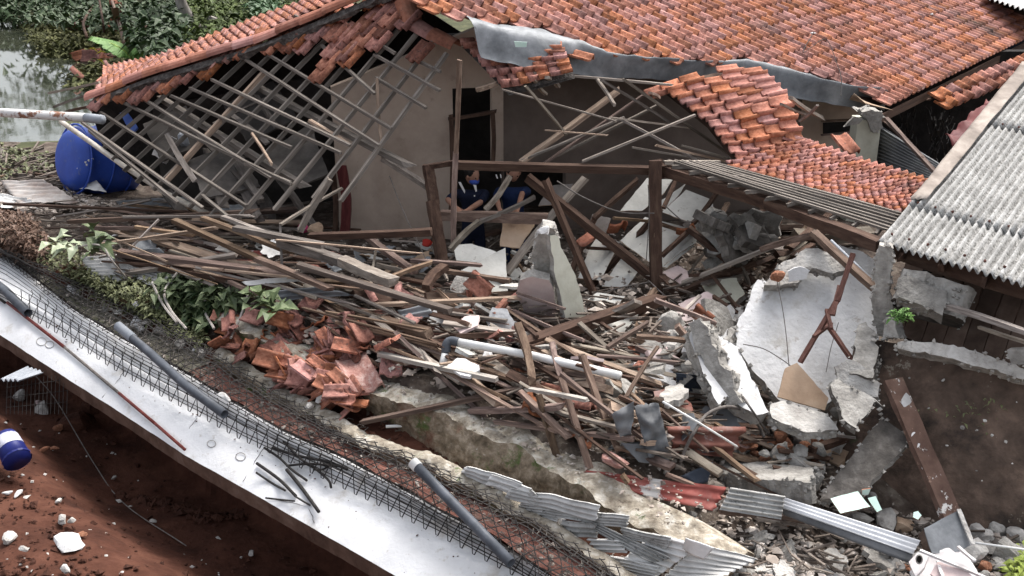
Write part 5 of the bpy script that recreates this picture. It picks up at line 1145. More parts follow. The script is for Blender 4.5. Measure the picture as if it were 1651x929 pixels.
# moulded plastic thing
pl = empty('broken_plastic_chair', G(1525,915,.1), 'broken dirty white plastic chair piece with an oval hole at the bottom', 'chair')
sheet('seat_shell', [(1466,902,7.42),(1470,945,7.15),(1606,965,7.0),(1552,880,7.5)], 'plastic', crumple=.06, nu=18, nv=26, jag=.04, thick=.012, parent=pl, cs=3)
slab('leg_panel', [(1465,906,7.30),(1480,890,7.36),(1497,896,7.3),(1490,915,7.25),(1476,930,7.2)], .03, ['plastic','plastic'], parent=pl, jag=.002, step=.2)
P_ = [PY(1482 + 5*math.cos(a), 902 + 7*math.sin(a), 7.2) for a in [k*6.283/12 for k in range(13)]]; V, Fc = tube_geo(P_, .006, 4); mesh('hole_rim', V, Fc, 'conc', pl)
slab('hole', [(1482 + 4.5*math.cos(k*.7), 902 + 6.5*math.sin(k*.7), 7.21) for k in range(9)], .004, ['black','black'], parent=pl, jag=0, step=1)
slab('inner_panel', [(1500,925,7.12),(1512,905,7.2),(1560,922,7.1),(1590,950,7.0),(1540,960,7.0)], .02, ['pink','pink'], parent=pl, jag=0, step=1)
for a, b in (((1484,888),(1590,932)),((1512,903),(1520,930)),((1545,882),(1572,905))): timber('rib', PY(*a, 7.25), PY(*b, 7.05), 5, 4, 'plastic', parent=pl, k=0)
for (x, y, s_, m_, lab) in ((1430,838,(.36,.2,.16),'concw','cream broken block between the mint tile and metal flap'),(1455,845,(.2,.2,.16),'board','tan hollow brick end beside the cream broken block'),(1565,895,(.42,.3,.24),'concw','large cream boulder right of the plastic chair piece'),(1580,860,(.28,.2,.15),'concw','ochre stone behind the metal flap'),(1625,895,(.34,.4,.4),'conc','speckled grey boulder at the right frame edge'),(1605,850,(.25,.2,.14),'conc','grey wedge stone under the brown wall panel'),
    (1390,838,(.26,.2,.12),'conc','dark flat stone below the largest mint tile'),(1405,798,(.12,.1,.08),'concw','small cream stone between the mint fragments'),(1588,915,(.2,.14,.1),'brick','reddish stone under the cream boulder'),(1645,830,(.2,.2,.2),'concw','pale stone lodged at the right edge')):
    rock('stone', (x, y, .08), s_, m_, lab, 'stone')
# ================================================================== RUST SHEETS AND ASBESTOS PIECES
sheet('rusty_sheet', [(944,758,0.26),(940,776,0.22),(1150,824,0.24),(1172,786,0.32)], 'rustred', waves=2.5, amp=.010, nu=28, nv=30, crumple=.03, jag=.02, label='long red rusty corrugated sheet lying on the upper ledge', cat='sheet')
sheet('rusty_sheet', [(1074,688,0.44),(1088,730,0.26),(1182,738,0.26),(1202,688,0.49)], 'rust', waves=2, amp=.03, nu=28, nv=20, crumple=.03, jag=.02, label='curved rust and grey corrugated sheet under the bent cable', cat='sheet')
sheet('metal_sheet', [(985,668,0.49),(1000,705,0.34),(1020,700,0.34),(1020,648,0.64)], 'zincdark', crumple=.10, nu=16, nv=16, jag=.04, label='crumpled dark grey sheet standing behind the crossed laths', cat='sheet', cs=4)
sheet('metal_sheet', [(1022,655,0.59),(1045,735,0.26),(1085,745,0.24),(1062,652,0.64)], 'zincdark', crumple=.14, nu=16, nv=20, jag=.04, label='largest folded dark grey sheet beside the rusty curved sheet', cat='sheet', cs=4, seed=3)
sheet('metal_sheet', [(1000,715,0.29),(1030,745,0.24),(1085,748,0.26),(1060,720,0.34)], 'zincdark', crumple=.06, nu=12, nv=12, jag=.03, label='low dark grey folded sheet at the foot of the largest fold', cat='sheet', cs=4, seed=5)
sheet('metal_sheet', [(1098,768,0.24),(1125,782,0.22),(1142,778,0.22),(1150,745,0.39)], 'navys', nu=6, nv=6, crumple=.03, label='dark blue grey triangular metal offcut behind the red rusty sheet', cat='sheet')
sheet('dark_shutter', [(1090,602,0.49),(1092,628,0.24),(1132,640,0.24),(1132,606,0.44)], 'navys', waves=6, amp=.012, nu=30, nv=4, label='small dark ribbed panel left of the smaller white slab', cat='panel')
tube('bent_cable', bez([(1097,746,0.29),(1108,718,0.44),(1120,696,0.59),(1140,668,0.64),(1170,656,0.64),(1198,662,0.49),(1222,685,0.34),(1232,705,0.24)], 7), 5.5, 'cable', 'thick grey cable arching over the rusty sheets', 'cable')
tube('bent_cable', bez([(1198,640,0.64),(1208,655,0.64),(1222,675,0.49),(1240,700,0.29)], 6), 3.5, 'cable', 'thin dark cable beside the arching thick cable', 'cable')
tube('white_conduit', [(1069,648,0.74),(1130,684,0.64),(1188,720,0.44)], 4, 'pvc', 'thin white conduit crossing above the curved rusty sheet', 'pipe')
slab('concrete_lintel', [(1152,743,8.75),(1175,738,8.8),(1310,755,8.4),(1312,778,8.3),(1240,775,8.45),(1155,762,8.65)], .2, ['conc','conc'], 'long rough concrete lintel lying before the stone heap', 'lintel', jag=.03)
tube('pipe_stub', [(1168,768,.1),(1184,769,.1)], 9, 'pvcgl', 'short pale pipe stub under the long concrete lintel', 'pipe')
slab('plaster_beam', [(1018,612,.5),(1040,608,.55),(1180,660,.5),(1190,672,.4),(1150,676,.3),(1060,645,.3)][:0] or [(1016,610,10.2),(1042,606,10.2),(1150,655,9.6),(1152,672,9),(1100,660,9),(1040,630,9)], .12, ['concw','conc'], 'rough pale cement beam running down to the rusty sheets', 'beam', jag=.03)
def asb(c, lab, waves=5, m='asb', seed=0, **k): sheet('asbestos_sheet', c, m, waves=waves, amp=.016, nv=14, jag=.03, crumple=.03, thick=.007, label=lab, cat='roof sheet', seed=seed, **k)
asb([(752,752,0.41),(742,764,0.26),(832,800,0.28),(842,778,0.44)], 'long white asbestos strip at the left end of the broken heap', 3, 'white_sheet')
asb([(790,766,0.41),(784,782,0.36),(852,800,0.36),(858,786,0.46)], 'second white strip leaning on the left end of the heap', 2, 'white_sheet')
asb([(824,786,0.46),(816,800,0.34),(962,838,0.36),(968,814,0.50)], 'long white asbestos sheet in the middle of the broken heap', 3, 'white_sheet', 2)
asb([(842,808,0.36),(834,822,0.26),(1010,850,0.38),(1015,832,0.46)], 'grey lichen covered sheet under the long white sheet', 4, 'asbg', 3)
asb([(906,838,0.28),(900,862,0.21),(965,866,0.24),(962,842,0.31)], 'smooth grey sheet piece beside the wavy white edge', 3, 'asbg', 4)
asb([(955,840,0.56),(962,858,0.46),(1048,908,0.41),(1085,900,0.51)], 'steep grey sheet with thick ribs down the heap centre', 4, 'asbg', 5)
asb([(1000,852,0.51),(1008,866,0.46),(1075,885,0.46),(1082,868,0.56)], 'grey ribbed sheet crossing the steep ribbed one', 4, 'asbg', 6)
asb([(948,868,0.34),(960,890,0.26),(1010,892,0.28),(1000,870,0.36)], 'small pale sheet corner below the steep ribbed piece', 3, 'white_sheet', 7)
asb([(1052,860,0.46),(1000,905,0.26),(1060,930,0.26),(1130,878,0.46)], 'white corrugated sheet left part near the bottom edge', 6, 'white_sheet', 8)
asb([(1120,872,0.44),(1068,935,0.26),(1150,935,0.26),(1222,902,0.38)], 'brightest white corrugated sheet at the bottom centre', 7, 'white_sheet', 9)
asb([(985,895,0.28),(960,925,0.16),(1050,945,0.16),(1065,912,0.28)], 'white corrugated sheet lowest on the mossy ledge', 7, 'white_sheet', 10)
asb([(1105,868,0.51),(1100,885,0.46),(1135,902,0.46),(1150,885,0.51)], 'small curled bright white sheet flake on the heap', 0, 'white_sheet', 11, nu=8)
asb([(868,820,0.26),(866,832,0.18),(898,842,0.21),(902,830,0.28)], 'tiny wavy white sheet edge near the rusted tin', 4, 'white_sheet', 12)
asb([(858,790,0.71),(846,800,0.36),(862,812,0.36),(872,806,0.41)], 'upright grey broken corner above the long white sheet', 2, 'asbg', 13)
rock('rusted_tin', (903,836,.12), (.16,.13,.14), 'rustpole', 'white and rust coloured lump in the broken sheet heap', 'lump')
asb([(1178,786,0.46),(1160,822,0.31),(1260,838,0.31),(1266,800,0.46)], 'weathered corrugated piece left of the long metal profile', 5, 'asbg', 14)
T('old_plank', (1162,822,.22), (1302,838,.15), 13, m='wbrown', label='rotten brown plank under the weathered corrugated piece', cat='plank')
T('old_plank', (1220,836,.18), (1352,852,.12), 8, m='wgrey', label='grey splintered plank beside the rotten brown plank', cat='plank')
T('old_plank', (1190,800,.3), (1262,806,.3), 6, m='wgrey', label='thin plank on top of the weathered corrugated piece', cat='plank')
# PVC pipe with elbow
pv = empty('white_pvc_pipe', G(850,575,.2), 'long white drain pipe with grey elbow lying through the centre of the debris', 'pipe')
a, b, c_ = G(714,588,.18), G(722,554,.42), G(1002,604,.6)
a = PY(713,588,a.y); b = PY(721,553,a.y+.15); 
tube('pipe_length', [PY(735,551,a.y+.1), PY(860,574,a.y-.25), PY(1000,606,a.y-.75)], 13, 'pvc', parent=pv, n=14); tube('pipe_leg', [PY(720,562,a.y+.1), PY(713,590,a.y-.05)], 12, 'pvc', parent=pv, n=14)
tube('elbow', bez([PY(719,570,a.y+.06), PY(720,556,a.y+.1), PY(727,550,a.y+.12), PY(740,552,a.y+.08)], 5), 15, 'pvcg', parent=pv, n=14)
tube('pipe_length', [PY(940,597,11.2), PY(990,612,10.9)], 10, 'pvc', 'short white pipe length just behind the end of the long pipe', 'pipe')
tube('white_stick', [(622,688,9.5),(700,684,9.58)], 5, 'pvc', 'short white pipe lying on the red soil strip', 'pipe')
tube('thin_conduit', bez([(640,690,.1),(700,705,.1),(760,745,.15),(780,775,.05)][:0] or [(738,695,.3),(742,715,.2),(762,745,.05)], 5), 1.6, 'concw', 'thin pale wire loop hanging on the upper ledge face', 'wire', n=5)

# ================================================================== LEFT: TANK, POLES, SHEETS
tk = empty('blue_plastic_tank', PY(150,300,17.2), 'big blue plastic barrel lying on its side at the pond edge', 'barrel')
ax0, ax1 = PY(100,252,17.4), PY(206,262,17.6); ax0 = PY(106,256,17.0); ax1 = PY(205,262,17.75); d = (ax1-ax0).normalized(); prof = [(0,.0),(0,.30),(.02,.36),(.05,.40),(.12,.44),(.16,.47),(.20,.44),(.40,.49),(.60,.50),(.80,.48),(1.0,.46),(1.05,.42),(1.05,0)]
n = 28; V = []; Fc = []; a_ = d.cross(Vector((0,0,1))).normalized(); b_ = a_.cross(d); LT = (ax1-ax0).length
for (t, r_) in prof:
    for k in range(n): q = 2*math.pi*k/n; V.append(ax0 + d*t*LT + (a_*math.cos(q)+b_*math.sin(q))*max(r_, .001)*1.12)
for i in range(len(prof)-1):
    for k in range(n): Fc.append((i*n+k, i*n+(k+1)%n, (i+1)*n+(k+1)%n, (i+1)*n+k))
mesh('barrel_body', V, Fc, 'blue', tk, smooth=True)
for t in (.14,.5,.82):
    P_ = [ax0 + d*t*LT + (a_*math.cos(q)+b_*math.sin(q))*.56 for q in [k*6.2832/28 for k in range(29)]]; V, Fc = tube_geo(P_, .018, 6, cap=False); mesh('hoop', V, Fc, 'blue', tk, smooth=True)
for (x, y) in ((126,271),(138,262),(143,259),(149,256),(140,266)): rock('paper_patch', PP(x, y, PY(x,y,16.75), Vector((0,-1,.2))), (.05,.02,.04), 'whitecloth', parent=tk, rot=(0,0,.5))
slab('blue_disc', [(193,182,16.9),(205,180,16.9),(222,205,16.6),(212,216,16.6)], .03, 'blue2', 'flat blue plastic lid half hidden behind the batten grid', 'lid', jag=.004)
slab('white_bag', [(250,235,15.4),(272,215,15.4),(285,225,15.3),(278,250,15.2),(262,262,15.2),(246,250,15.3)], .05, 'whitecloth', 'crumpled white sack behind the batten grid', 'sack', jag=.02)
rock('white_bag', (298,228,15.2), (.22,.15,.3), 'pvcgl', 'grey white crumpled bag right of the white sack', 'sack')
rp = empty('peeling_pole', PY(80,188,14.9), 'white pole with peeling paint and grey sleeve entering from the left edge', 'pole')
tube('shaft', [(-60,178,15.2),(40,184,14.95),(142,190,14.7)], 14, 'rustpole', parent=rp, n=12); tube('sleeve', [(138,190,14.7),(166,193,14.6)], 15, 'pvcgl', parent=rp, n=12)
tube('bamboo_pole', [(98,196,15.6),(150,232,15.2),(200,268,14.8),(268,312,14.3),(300,328,14.1),(342,348,13.9)], 8.5, 'bamboo', 'long pale bamboo pole leaning in front of the blue barrel', 'pole', n=8)
for (c, m_, wv_, lab) in (([(0,290,.18),(28,328,.12),(132,326,.15),(70,290,.25)],'rustg',6,'rust and grey corrugated sheet on the debris at the left edge'),([(-30,312,.12),(-20,335,.06),(70,334,.1),(40,318,.18)],'white_sheet',4,'white corrugated sheet corner at the left edge'),([(100,284,.2),(110,300,.15),(172,310,.2),(150,284,.3)],'white_sheet',0,'pale crumpled sheet below the blue barrel'),
    ([(185,322,.2),(200,338,.1),(320,342,.1),(300,318,.25)],'zinc',7,'grey ribbed sheet beneath the long pale pole'),([(130,415,.2),(150,455,.08),(282,452,.1),(230,405,.25)],'white_sheet',7,'black and white streaked corrugated sheet behind the green leaves'),([(215,412,.25),(235,432,.2),(285,445,.15),(262,412,.3)],'white_sheet',5,'pale corrugated fragment above the green leaves'),
    ([(255,395,.12),(250,430,.05),(440,455,.1),(420,405,.2)],'rustred',9,'dull red corrugated sheet under the long brown boards'),([(215,405,.3),(225,412,.25),(266,408,.3),(255,400,.35)],'zinc',0,'small grey metal scrap on the dull red sheet'),
    ([(430,470,.35),(440,486,.28),(572,476,.3),(520,462,.4)],'zinc',2,'curled blue grey zinc strip in the left debris'),([(390,455,.4),(400,462,.36),(490,452,.4),(470,447,.45)],'white_sheet',0,'thin pale metal strip above the curled zinc strip'),([(515,420,.35),(540,440,.3),(580,432,.3),(550,415,.4)],'zinc',3,'small grey ribbed sheet between the crossing planks'),
    ([(640,500,.35),(650,515,.28),(700,510,.3),(690,490,.4)],'zinc',2,'flat grey metal scrap right of the long dark pole'),([(480,495,.15),(640,590,.08),(830,590,.1),(640,500,.25)],'tileo_s',16,'dark red brown corrugated sheet under the thin laths in the centre'),([(350,330,.4),(360,345,.35),(400,350,.4),(390,330,.45)],'zinc',3,'small zinc offcut by the lower roof grid'),
    ([(185,415,.3),(180,428,.2),(260,470,.1),(300,440,.15)],'white_sheet',6,'striped pale roof sheet sloping toward the green leaves')):
    sheet('corrugated_sheet' if wv_ else 'metal_scrap', c, m_, waves=wv_, amp=.016, nv=14, nu=max(10, wv_*6), crumple=.04, jag=.03, label=lab, cat='sheet', seed=len(lab))
planks = [(7,329,.35,290,341,.5,5,'wdark','long thin dark board along the top of the left debris'),(115,357,.45,395,342,.7,9,'wbrown','long brown board pointing right beneath the roof grid'),(200,350,.5,395,348,.7,5,'wgrey','grey board just above the long brown board'),(135,398,.3,345,368,.55,7,'wfresh','pale edged board rising right in the left debris'),
 (133,368,.4,218,368,.4,8,'wbrown','short level red brown board left of the crossing sticks'),(282,356,.8,425,421,.6,11,'wbrown','long brown plank starting under the grid and falling right'),(415,418,.62,533,467,.5,11,'wbrown','brown plank end resting on the curled zinc strip'),(328,352,.7,470,408,.6,9,'wbrown','brown plank parallel above the long falling plank'),
 (360,350,.7,480,395,.7,8,'wgrey','grey plank above the parallel falling planks'),(195,408,.35,440,440,.4,15,'wbrown','wide brown plank over the dull red sheet'),(198,420,.25,440,462,.3,13,'wdark','wide dark plank below the wide brown plank'),(328,432,.5,488,449,.45,5,'wfresh','pale thin board on the wide brown plank'),
 (209,402,.5,256,354,.7,4,'wgrey','thin stick crossing up to the long brown board'),(220,366,.6,310,379,.5,7,'wbrown','short brown board crossing the thin stick'),(483,428,.65,725,501,.55,12,'wpole','long dark round pole falling right to the white boards'),(452,390,.75,560,425,.65,18,'wgrey','thick weathered grey beam upper end'),(552,420,.68,632,454,.6,20,'wgrey','thick weathered grey beam splintered lower end'),
 (380,368,.8,520,396,.8,12,'wgrey','grey beam below the bottom corner of the roof grid'),(500,381,.75,695,374,.9,14,'wdark','dark level beam at the foot of the beige wall'),(447,387,.9,677,409,.9,3.5,'wfresh','very thin pale pole crossing above the grey beams'),(586,376,.6,668,438,.5,11,'wbrown','brown plank falling from the dark level beam'),(630,447,.6,697,423,.7,8,'wbrown','brown stick meeting the thick grey beam end'),
 (663,420,.6,775,428,.6,7,'wbrown','brown board just right of the left porch post foot'),(720,437,.5,822,453,.5,9,'wbrown','brown board across the white ceiling boards'),(717,430,.6,687,464,.5,15,'wdark','short dark beam tilted below the left porch post'),(773,357,.9,727,402,.6,10,'wgrey','grey board tilted behind the left porch post'),
 (551,304,1.1,453,362,.9,5,'wgrey','grey stick forking at the left of the maroon post'),(452,360,.9,455,430,.5,4,'wgrey','thin upright stick in the left debris'),(532,290,1.3,484,372,.7,12,'wgrey','wide grey plank standing beside the maroon door post'),(490,497,.35,702,554,.35,4.5,'wbrown','thin brown lath over the central red brown sheet'),(527,503,.35,684,531,.4,4.5,'wbrown','second thin brown lath over the central sheet'),
 (543,520,.3,708,558,.3,6,'wbrown','splintered brown lath over the central sheet'),(573,477,.4,668,521,.4,5,'wgrey','thin grey lath beside the long dark pole'),(613,571,.25,800,612,.3,10,'wpale','long pale grey board in front of the white pipe elbow'),(586,680,9.38,868,620,9.15,10,'wbrown','long brown batten bridging the red soil to the pile'),(835,524,.6,858,612,.35,12,'wbrown','short stake left of the centre standing before the dark beam'),
 (890,553,.5,903,606,.3,9,'wbrown','middle short stake before the heavy dark beam'),(938,573,.4,951,612,.3,10,'wbrown','right short stake before the heavy dark beam'),(839,632,.6,914,703,.35,10,'wbrown','leftmost lath of the loose lattice falling right'),(869,638,.55,900,742,.1,10,'wbrown','left upright of the loose lattice'),(905,610,.6,951,756,.12,10,'wbrown','middle upright of the loose lattice'),
 (940,575,.7,998,727,.15,10,'wbrown','right upright of the loose lattice'),(906,604,.75,1069,732,.2,8,'wbrown','longest lath crossing the loose lattice diagonally'),(800,680,.3,1020,708,.35,9,'wbrown','level brown lath of the loose lattice'),(855,628,.75,945,645,.7,8,'wpale','white painted lath lying on the lattice top'),(760,662,.25,900,656,.4,12,'wbrown','flat brown board at the left end of the lattice'),
 (1003,765,.25,1013,778,.2,9,'wbrown','stub of lath below the pink stone block'),(1075,765,.25,1168,803,.2,7,'wbrown','brown lath lying on the red rusty sheet'),(1027,543,.5,1110,550,.5,9,'wbrown','brown board level in the centre right debris'),(1057,484,.8,1153,521,.6,9,'wbrown','splintered red brown lath falling right from the post foot'),(1060,560,.6,1010,640,.4,6,'wbrown','thin lath leaning left below the post foot'),
 (980,560,.6,1045,520,.7,7,'wbrown','thin brown lath rising to the post foot'),(880,660,.4,1000,690,.4,7,'wgrey','grey lath beneath the loose lattice'),(1000,640,.5,1140,700,.3,8,'wdark','dark lath beside the rough cement beam'),(80,150,2.2,160,133,2.5,5,'wgrey','upper grey board sticking out left of the hip tiles'),(88,172,1.7,152,150,2.3,5,'wgrey','middle grey board sticking out left of the hip tiles'),
 (100,182,1.6,170,168,2.2,6,'wdark','dark board end under the hip corner')]
for (x1,y1,d1,x2,y2,d2,w_,m_,lab) in planks:
    if x1 < 110 and y1 < 185: d1, d2 = 16.6, 16.2
    T('pole' if 'pole' in lab else ('beam' if 'beam' in lab else ('lath' if 'lath' in lab else 'plank')), (x1,y1,d1), (x2,y2,d2), w_, m=m_, label=lab, cat='pole' if 'pole' in lab else 'timber')
bl = rock('cast_block', (992,744,.25), (.30,.22,.12), 'pinkblock', 'pink square stone block sitting on the loose lattice', 'block', rot=(.3,.2,.3))
tube('hanging_cable', bez([(840,140,12.6),(880,190,12.2),(925,275,12.0),(960,305,12.0)][:0] or [(898,292,12.2),(940,318,12.1),(1000,342,12.1),(1055,344,12.0)], 6), 2.5, 'cable', 'grey cable looping between the brace and right porch post', 'cable', n=6)
tube('hanging_cable', bez([(1045,298,12.0),(1047,340,12.0),(1042,420,12.0)], 6), 1.8, 'cable', 'thin wire hanging left of the right porch post', 'cable', n=5)
tube('hanging_cable', bez([(930,505,11.6),(980,470,11.7),(1045,455,11.8)], 6), 2.2, 'cable', 'thin pale wire arching behind the heavy dark beam', 'cable', n=5)
tube('hanging_cable', bez([(1045,452,11.8),(1070,475,11.6),(1092,492,11.5)], 6), 2.4, 'cable', 'short thick wire draped from the right post foot', 'cable', n=5)
tube('hanging_cable', bez([(628,284,12.9),(650,340,12.5),(690,425,12.0)], 6), 1.6, 'cable', 'thin wire drooping across the beige wall', 'cable', n=5)
tube('hanging_cable', bez([(1070,330,12.2),(1105,358,12.1),(1130,350,12.1),(1165,340,12.0)], 6), 2, 'cable', 'wire drooping right of the porch post', 'cable', n=5)
tube('pit_wire', bez([(52,600,.5),(90,645,.3),(150,745,.03),(200,812,.02),(300,880,.02)], 6), 1.8, 'cable', 'thin dark wire trailing down into the red pit', 'wire', n=4)
# concrete underside: burgundy sheet and tarp on right
sheet('burgundy_sheet', [(1607,158,14.5),(1640,162,14.2),(1720,110,14.0),(1670,85,15.0)], 'maroon', nu=10, nv=10, crumple=.02, label='burgundy painted metal sheet on the shed roof corner', cat='sheet')
bm_ = sheet('rolled_tarp', [(1524,222,13.4),(1536,240,13.0),(1618,172,13.9),(1590,160,14.4)], 'maroon', nu=16, nv=16, crumple=.16, label='bulging faded burgundy tarp under the shed roof corner', cat='tarp', cs=2.2)
# bucket, pit things
bk = empty('paint_bucket', G(20,735,.1), 'blue and white paint bucket lying in the pit at the left edge', 'bucket')
b0, b1 = PY(8,705,G(15,745).y-.1), PY(28,742,G(15,745).y-.35); V, Fc = tube_geo([b0,b0.lerp(b1,.5),b1], [.12,.135,.145], 18); mesh('bucket_body', V, Fc, 'bluep', bk, smooth=True)
V, Fc = tube_geo([b0.lerp(b1,.12),b0.lerp(b1,.55)], [.128,.14], 18, cap=False); mesh('white_label', V, Fc, 'bucketlabel', bk, smooth=True)
V, Fc = tube_geo([b0.lerp(b1,.93),b0.lerp(b1,1.0)], [.152,.152], 18, cap=False); mesh('rim', V, Fc, 'bluep', bk)
sheet('corrugated_sheet', [(0,613,11.4),(30,613,11.3),(70,600,11.6),(44,592,11.9)], 'pvcgl', waves=4, amp=.02, label='small grey ribbed sheet jutting out under the slab at the left', cat='sheet')
gv_, gf_ = [], []
for k in range(16): x = 12+k*6.5; tube_geo([PY(x,614-k*.8,11.6), PY(x-2,668,11.3)], .004, 3, gv_, gf_)
for k in range(3): tube_geo([PY(10,625+k*16,11.5), PY(108,612+k*18,11.6)], .004, 3, gv_, gf_)
o = mesh('rusty_grille', gv_, gf_, 'wire'); tag(o, 'dark wire grille hanging below the grey ribbed sheet', 'grille')
for (x,y,s_,m_,lab) in ((110,878,(.36,.3,.14),'plaster','largest white plaster lump on the red soil'),(30,638,(.28,.2,.18),'concw','green and cream stone beside the wire grille'),(68,660,(.3,.25,.2),'concw','crumpled pale rag like lump below the grille'),(62,650,(.14,.1,.08),'pink','pinkish stone above the pale lump'),(14,868,(.2,.16,.12),'concw','cream stone at the left edge of the pit'),
    (100,838,(.2,.12,.1),'concw','pale stone just above the largest white lump'),(30,795,(.16,.06,.08),'plaster','white angular shard upright on the red soil'),(12,795,(.16,.04,.04),'pvc','thin white stick piece on the red soil'),(106,918,(.12,.1,.08),'concw','round pale stone at the bottom of the pit'),(38,885,(.1,.08,.06),'concw','small pale pebble left of the largest lump'),(95,808,(.12,.08,.06),'concw','oval pale pebble in the soil slope'),
    (184,770,(.1,.08,.05),'conc','small grey pebble in the middle of the pit'),(247,840,(.09,.06,.05),'concw','pale pebble beside the soil crack'),(405,892,(.14,.09,.06),'concw','pale stone near the brown slab edge at the bottom'),(130,862,(.2,.1,.06),'brick','orange brick chip beside the largest white lump'),(115,840,(.1,.08,.06),'concw','little grey lump above the orange chip'),
    (125,680,(.6,.4,.4),'soilr','big lump of red earth in the shade under the slab'),(150,660,(.4,.3,.3),'soilr','second lump of red earth under the slab'),(95,690,(.2,.12,.1),'brick','brownish brick bit in the shade of the pit'),(70,725,(.16,.1,.08),'brick','tan brick bit in the pit'),(88,722,(.12,.1,.06),'brick','small tan brick bit in the pit')):
    rock('stone', (x,y,.05), s_, m_, lab, 'stone')
# ================================================================== LOOSE DEBRIS
def scatter_laths(n, poly, ang, L, w, lift, mats, lab, group, tilt=.25, seed=1, Yr=None, name='lath'):
    random.seed(seed)
    for i in range(n):
        x, y = rnd_in(poly); a = R(random.gauss(*ang)); l = random.uniform(*L)
        x2, y2 = x + l*math.cos(a), y + l*math.sin(a)
        if Yr:
            A = PY(x, y, random.uniform(*Yr)); B = PY(x2, y2, A.y - (y2-y)/60 + random.uniform(-.3,.3))
        else:
            A = G(x, y, random.uniform(*lift)); B = G(x2, y2, random.uniform(*lift))
            if abs(A.y - B.y) > 2.2: B.y = A.y + math.copysign(1.0, B.y-A.y)
        mm = random.choice(mats); dd = (B-A).length; sl_ = (y2-y)/(x2-x+1e-6)
        ww = random.uniform(*w) * (random.uniform(1.5, 2.3) if random.random() < .18 else 1)
        lb = ('long ' if dd > 1.1 else 'short ' if dd < .6 else '') + MW[mm] + (' plank' if ww > w[1] else ' ' + name) + (' lying level ' if abs(sl_) < .12 else ' slanting steeply ' if sl_ > .55 else ' slanting gently ' if sl_ > 0 else ' rising right ') + place((x+x2)/2, (y+y2)/2)
        timber('plank' if ww > w[1] else name, A, B, ww, ww*random.uniform(.3,.8), mm, lb, 'lath', group, roll=random.uniform(-.6,.6))
def splinters(n, poly, ang, L, r, lift, m, lab, seed=1, Yr=None):
    random.seed(seed); V = []; Fc = []
    for i in range(n):
        x, y = rnd_in(poly); a = R(random.gauss(*ang)); l = random.uniform(*L)
        A = G(x, y, random.uniform(*lift)) if not Yr else PY(x, y, random.uniform(*Yr))
        d = Vector((math.cos(a), random.uniform(-.5,.5) - math.sin(a)*.9, random.uniform(-.25,.25))).normalized()*l
        w_ = Vector((0, 0, 1)).cross(d).normalized()*random.uniform(*r); h = Vector((0,0,random.uniform(*r)*.7)); b0 = len(V)
        for q in (A, A+d): V += [q-w_-h, q+w_-h, q+w_+h, q-w_+h]
        Fc += [(b0+3,b0+2,b0+1,b0),(b0+4,b0+5,b0+6,b0+7)] + [(b0+k, b0+(k+1)%4, b0+4+(k+1)%4, b0+4+k) for k in range(4)]
    o = mesh('splinters', V, Fc, m); tag(o, lab, 'splinters', kind='stuff')
def chips(n, poly, size, lift, m, lab, seed=1, Yr=None, flat_=.5, fn=None, name='rubble_chips', cat='rubble'):
    random.seed(seed); V = []; Fc = []; base = [Vector(v) for v in ((1,0,0),(-1,0,0),(0,1,0),(0,-1,0),(0,0,1),(0,0,-1))]
    F8 = [(0,2,4),(2,1,4),(1,3,4),(3,0,4),(2,0,5),(1,2,5),(3,1,5),(0,3,5)]
    for i in range(n):
        x, y = rnd_in(poly); A = fn(x, y) if fn else (G(x, y, random.uniform(*lift)) if not Yr else PY(x, y, random.uniform(*Yr)))
        s = random.uniform(*size) if random.random() < .8 else size[1]*random.uniform(1, 1.8); q = Matrix.Rotation(random.uniform(0,6.28), 3, 'Z') @ Matrix.Rotation(random.uniform(-.8,.8), 3, 'X'); b0 = len(V)
        for v in base: V.append(A + q @ Vector((v.x*s*random.uniform(.6,1.2), v.y*s*random.uniform(.4,1), v.z*s*flat_*random.uniform(.5,1.2))))
        Fc += [tuple(b0+k for k in f) for f in F8]
    o = mesh(name, V, Fc, m); tag(o, lab, cat, kind='stuff')
def scatter_tiles(n, poly, lift, mats, size, lab, group, seed=1, tilt=.6, Yr=None, az=(0,3)):
    random.seed(seed)
    for i in range(n):
        x, y = rnd_in(poly)
        p = G(x, y, random.uniform(*lift)) if not Yr else PY(x, y, random.uniform(*Yr))
        mm = random.choice(mats); t1, t2 = random.gauss(0,tilt), random.gauss(0,tilt)
        lb = MW[mm] + ' roof tile ' + ('lying flat ' if abs(t1)+abs(t2) < .5 else 'standing on edge ' if abs(t1)+abs(t2) > 1.1 else 'tipped over ') + place(x, y)
        loose_tile(p, None, None, size*random.uniform(.75,1.15), mm, (t1, t2, random.gauss(*az)), lb, group)
ZA = [(10,322),(280,318),(480,380),(500,470),(430,462),(180,440),(60,360)]
ZB = [(430,470),(500,400),(700,420),(850,520),(850,600),(690,580),(600,555),(470,510)]
ZC = [(690,590),(830,530),(1060,540),(1140,620),(1100,740),(1000,725),(880,672),(780,628)]
ZD = [(590,385),(840,370),(900,480),(1250,420),(1250,380),(1130,360),(1180,500),(1060,560),(860,520),(700,440)]
ZE = [(1080,690),(1230,680),(1350,700),(1330,760),(1150,745)]
ZF = [(220,230),(420,150),(540,230),(520,330),(470,370),(350,340),(250,310)]
scatter_laths(60, ZA, (10, 11), (80, 250), (3.5, 9), (.05, .45), ['wgrey','wbrown','wbrown','wdark','wfresh'], 'weathered lath in the heap of boards between the roof grid and the green leaves', 'laths in the left debris heap', seed=11)
scatter_laths(62, ZB, (20, 13), (70, 220), (3, 7), (.03, .35), ['wbrown','wgrey','wdark','wbrown'], 'thin lath strewn over the dark red sheet left of the wall stump', 'laths in the centre debris', seed=12)
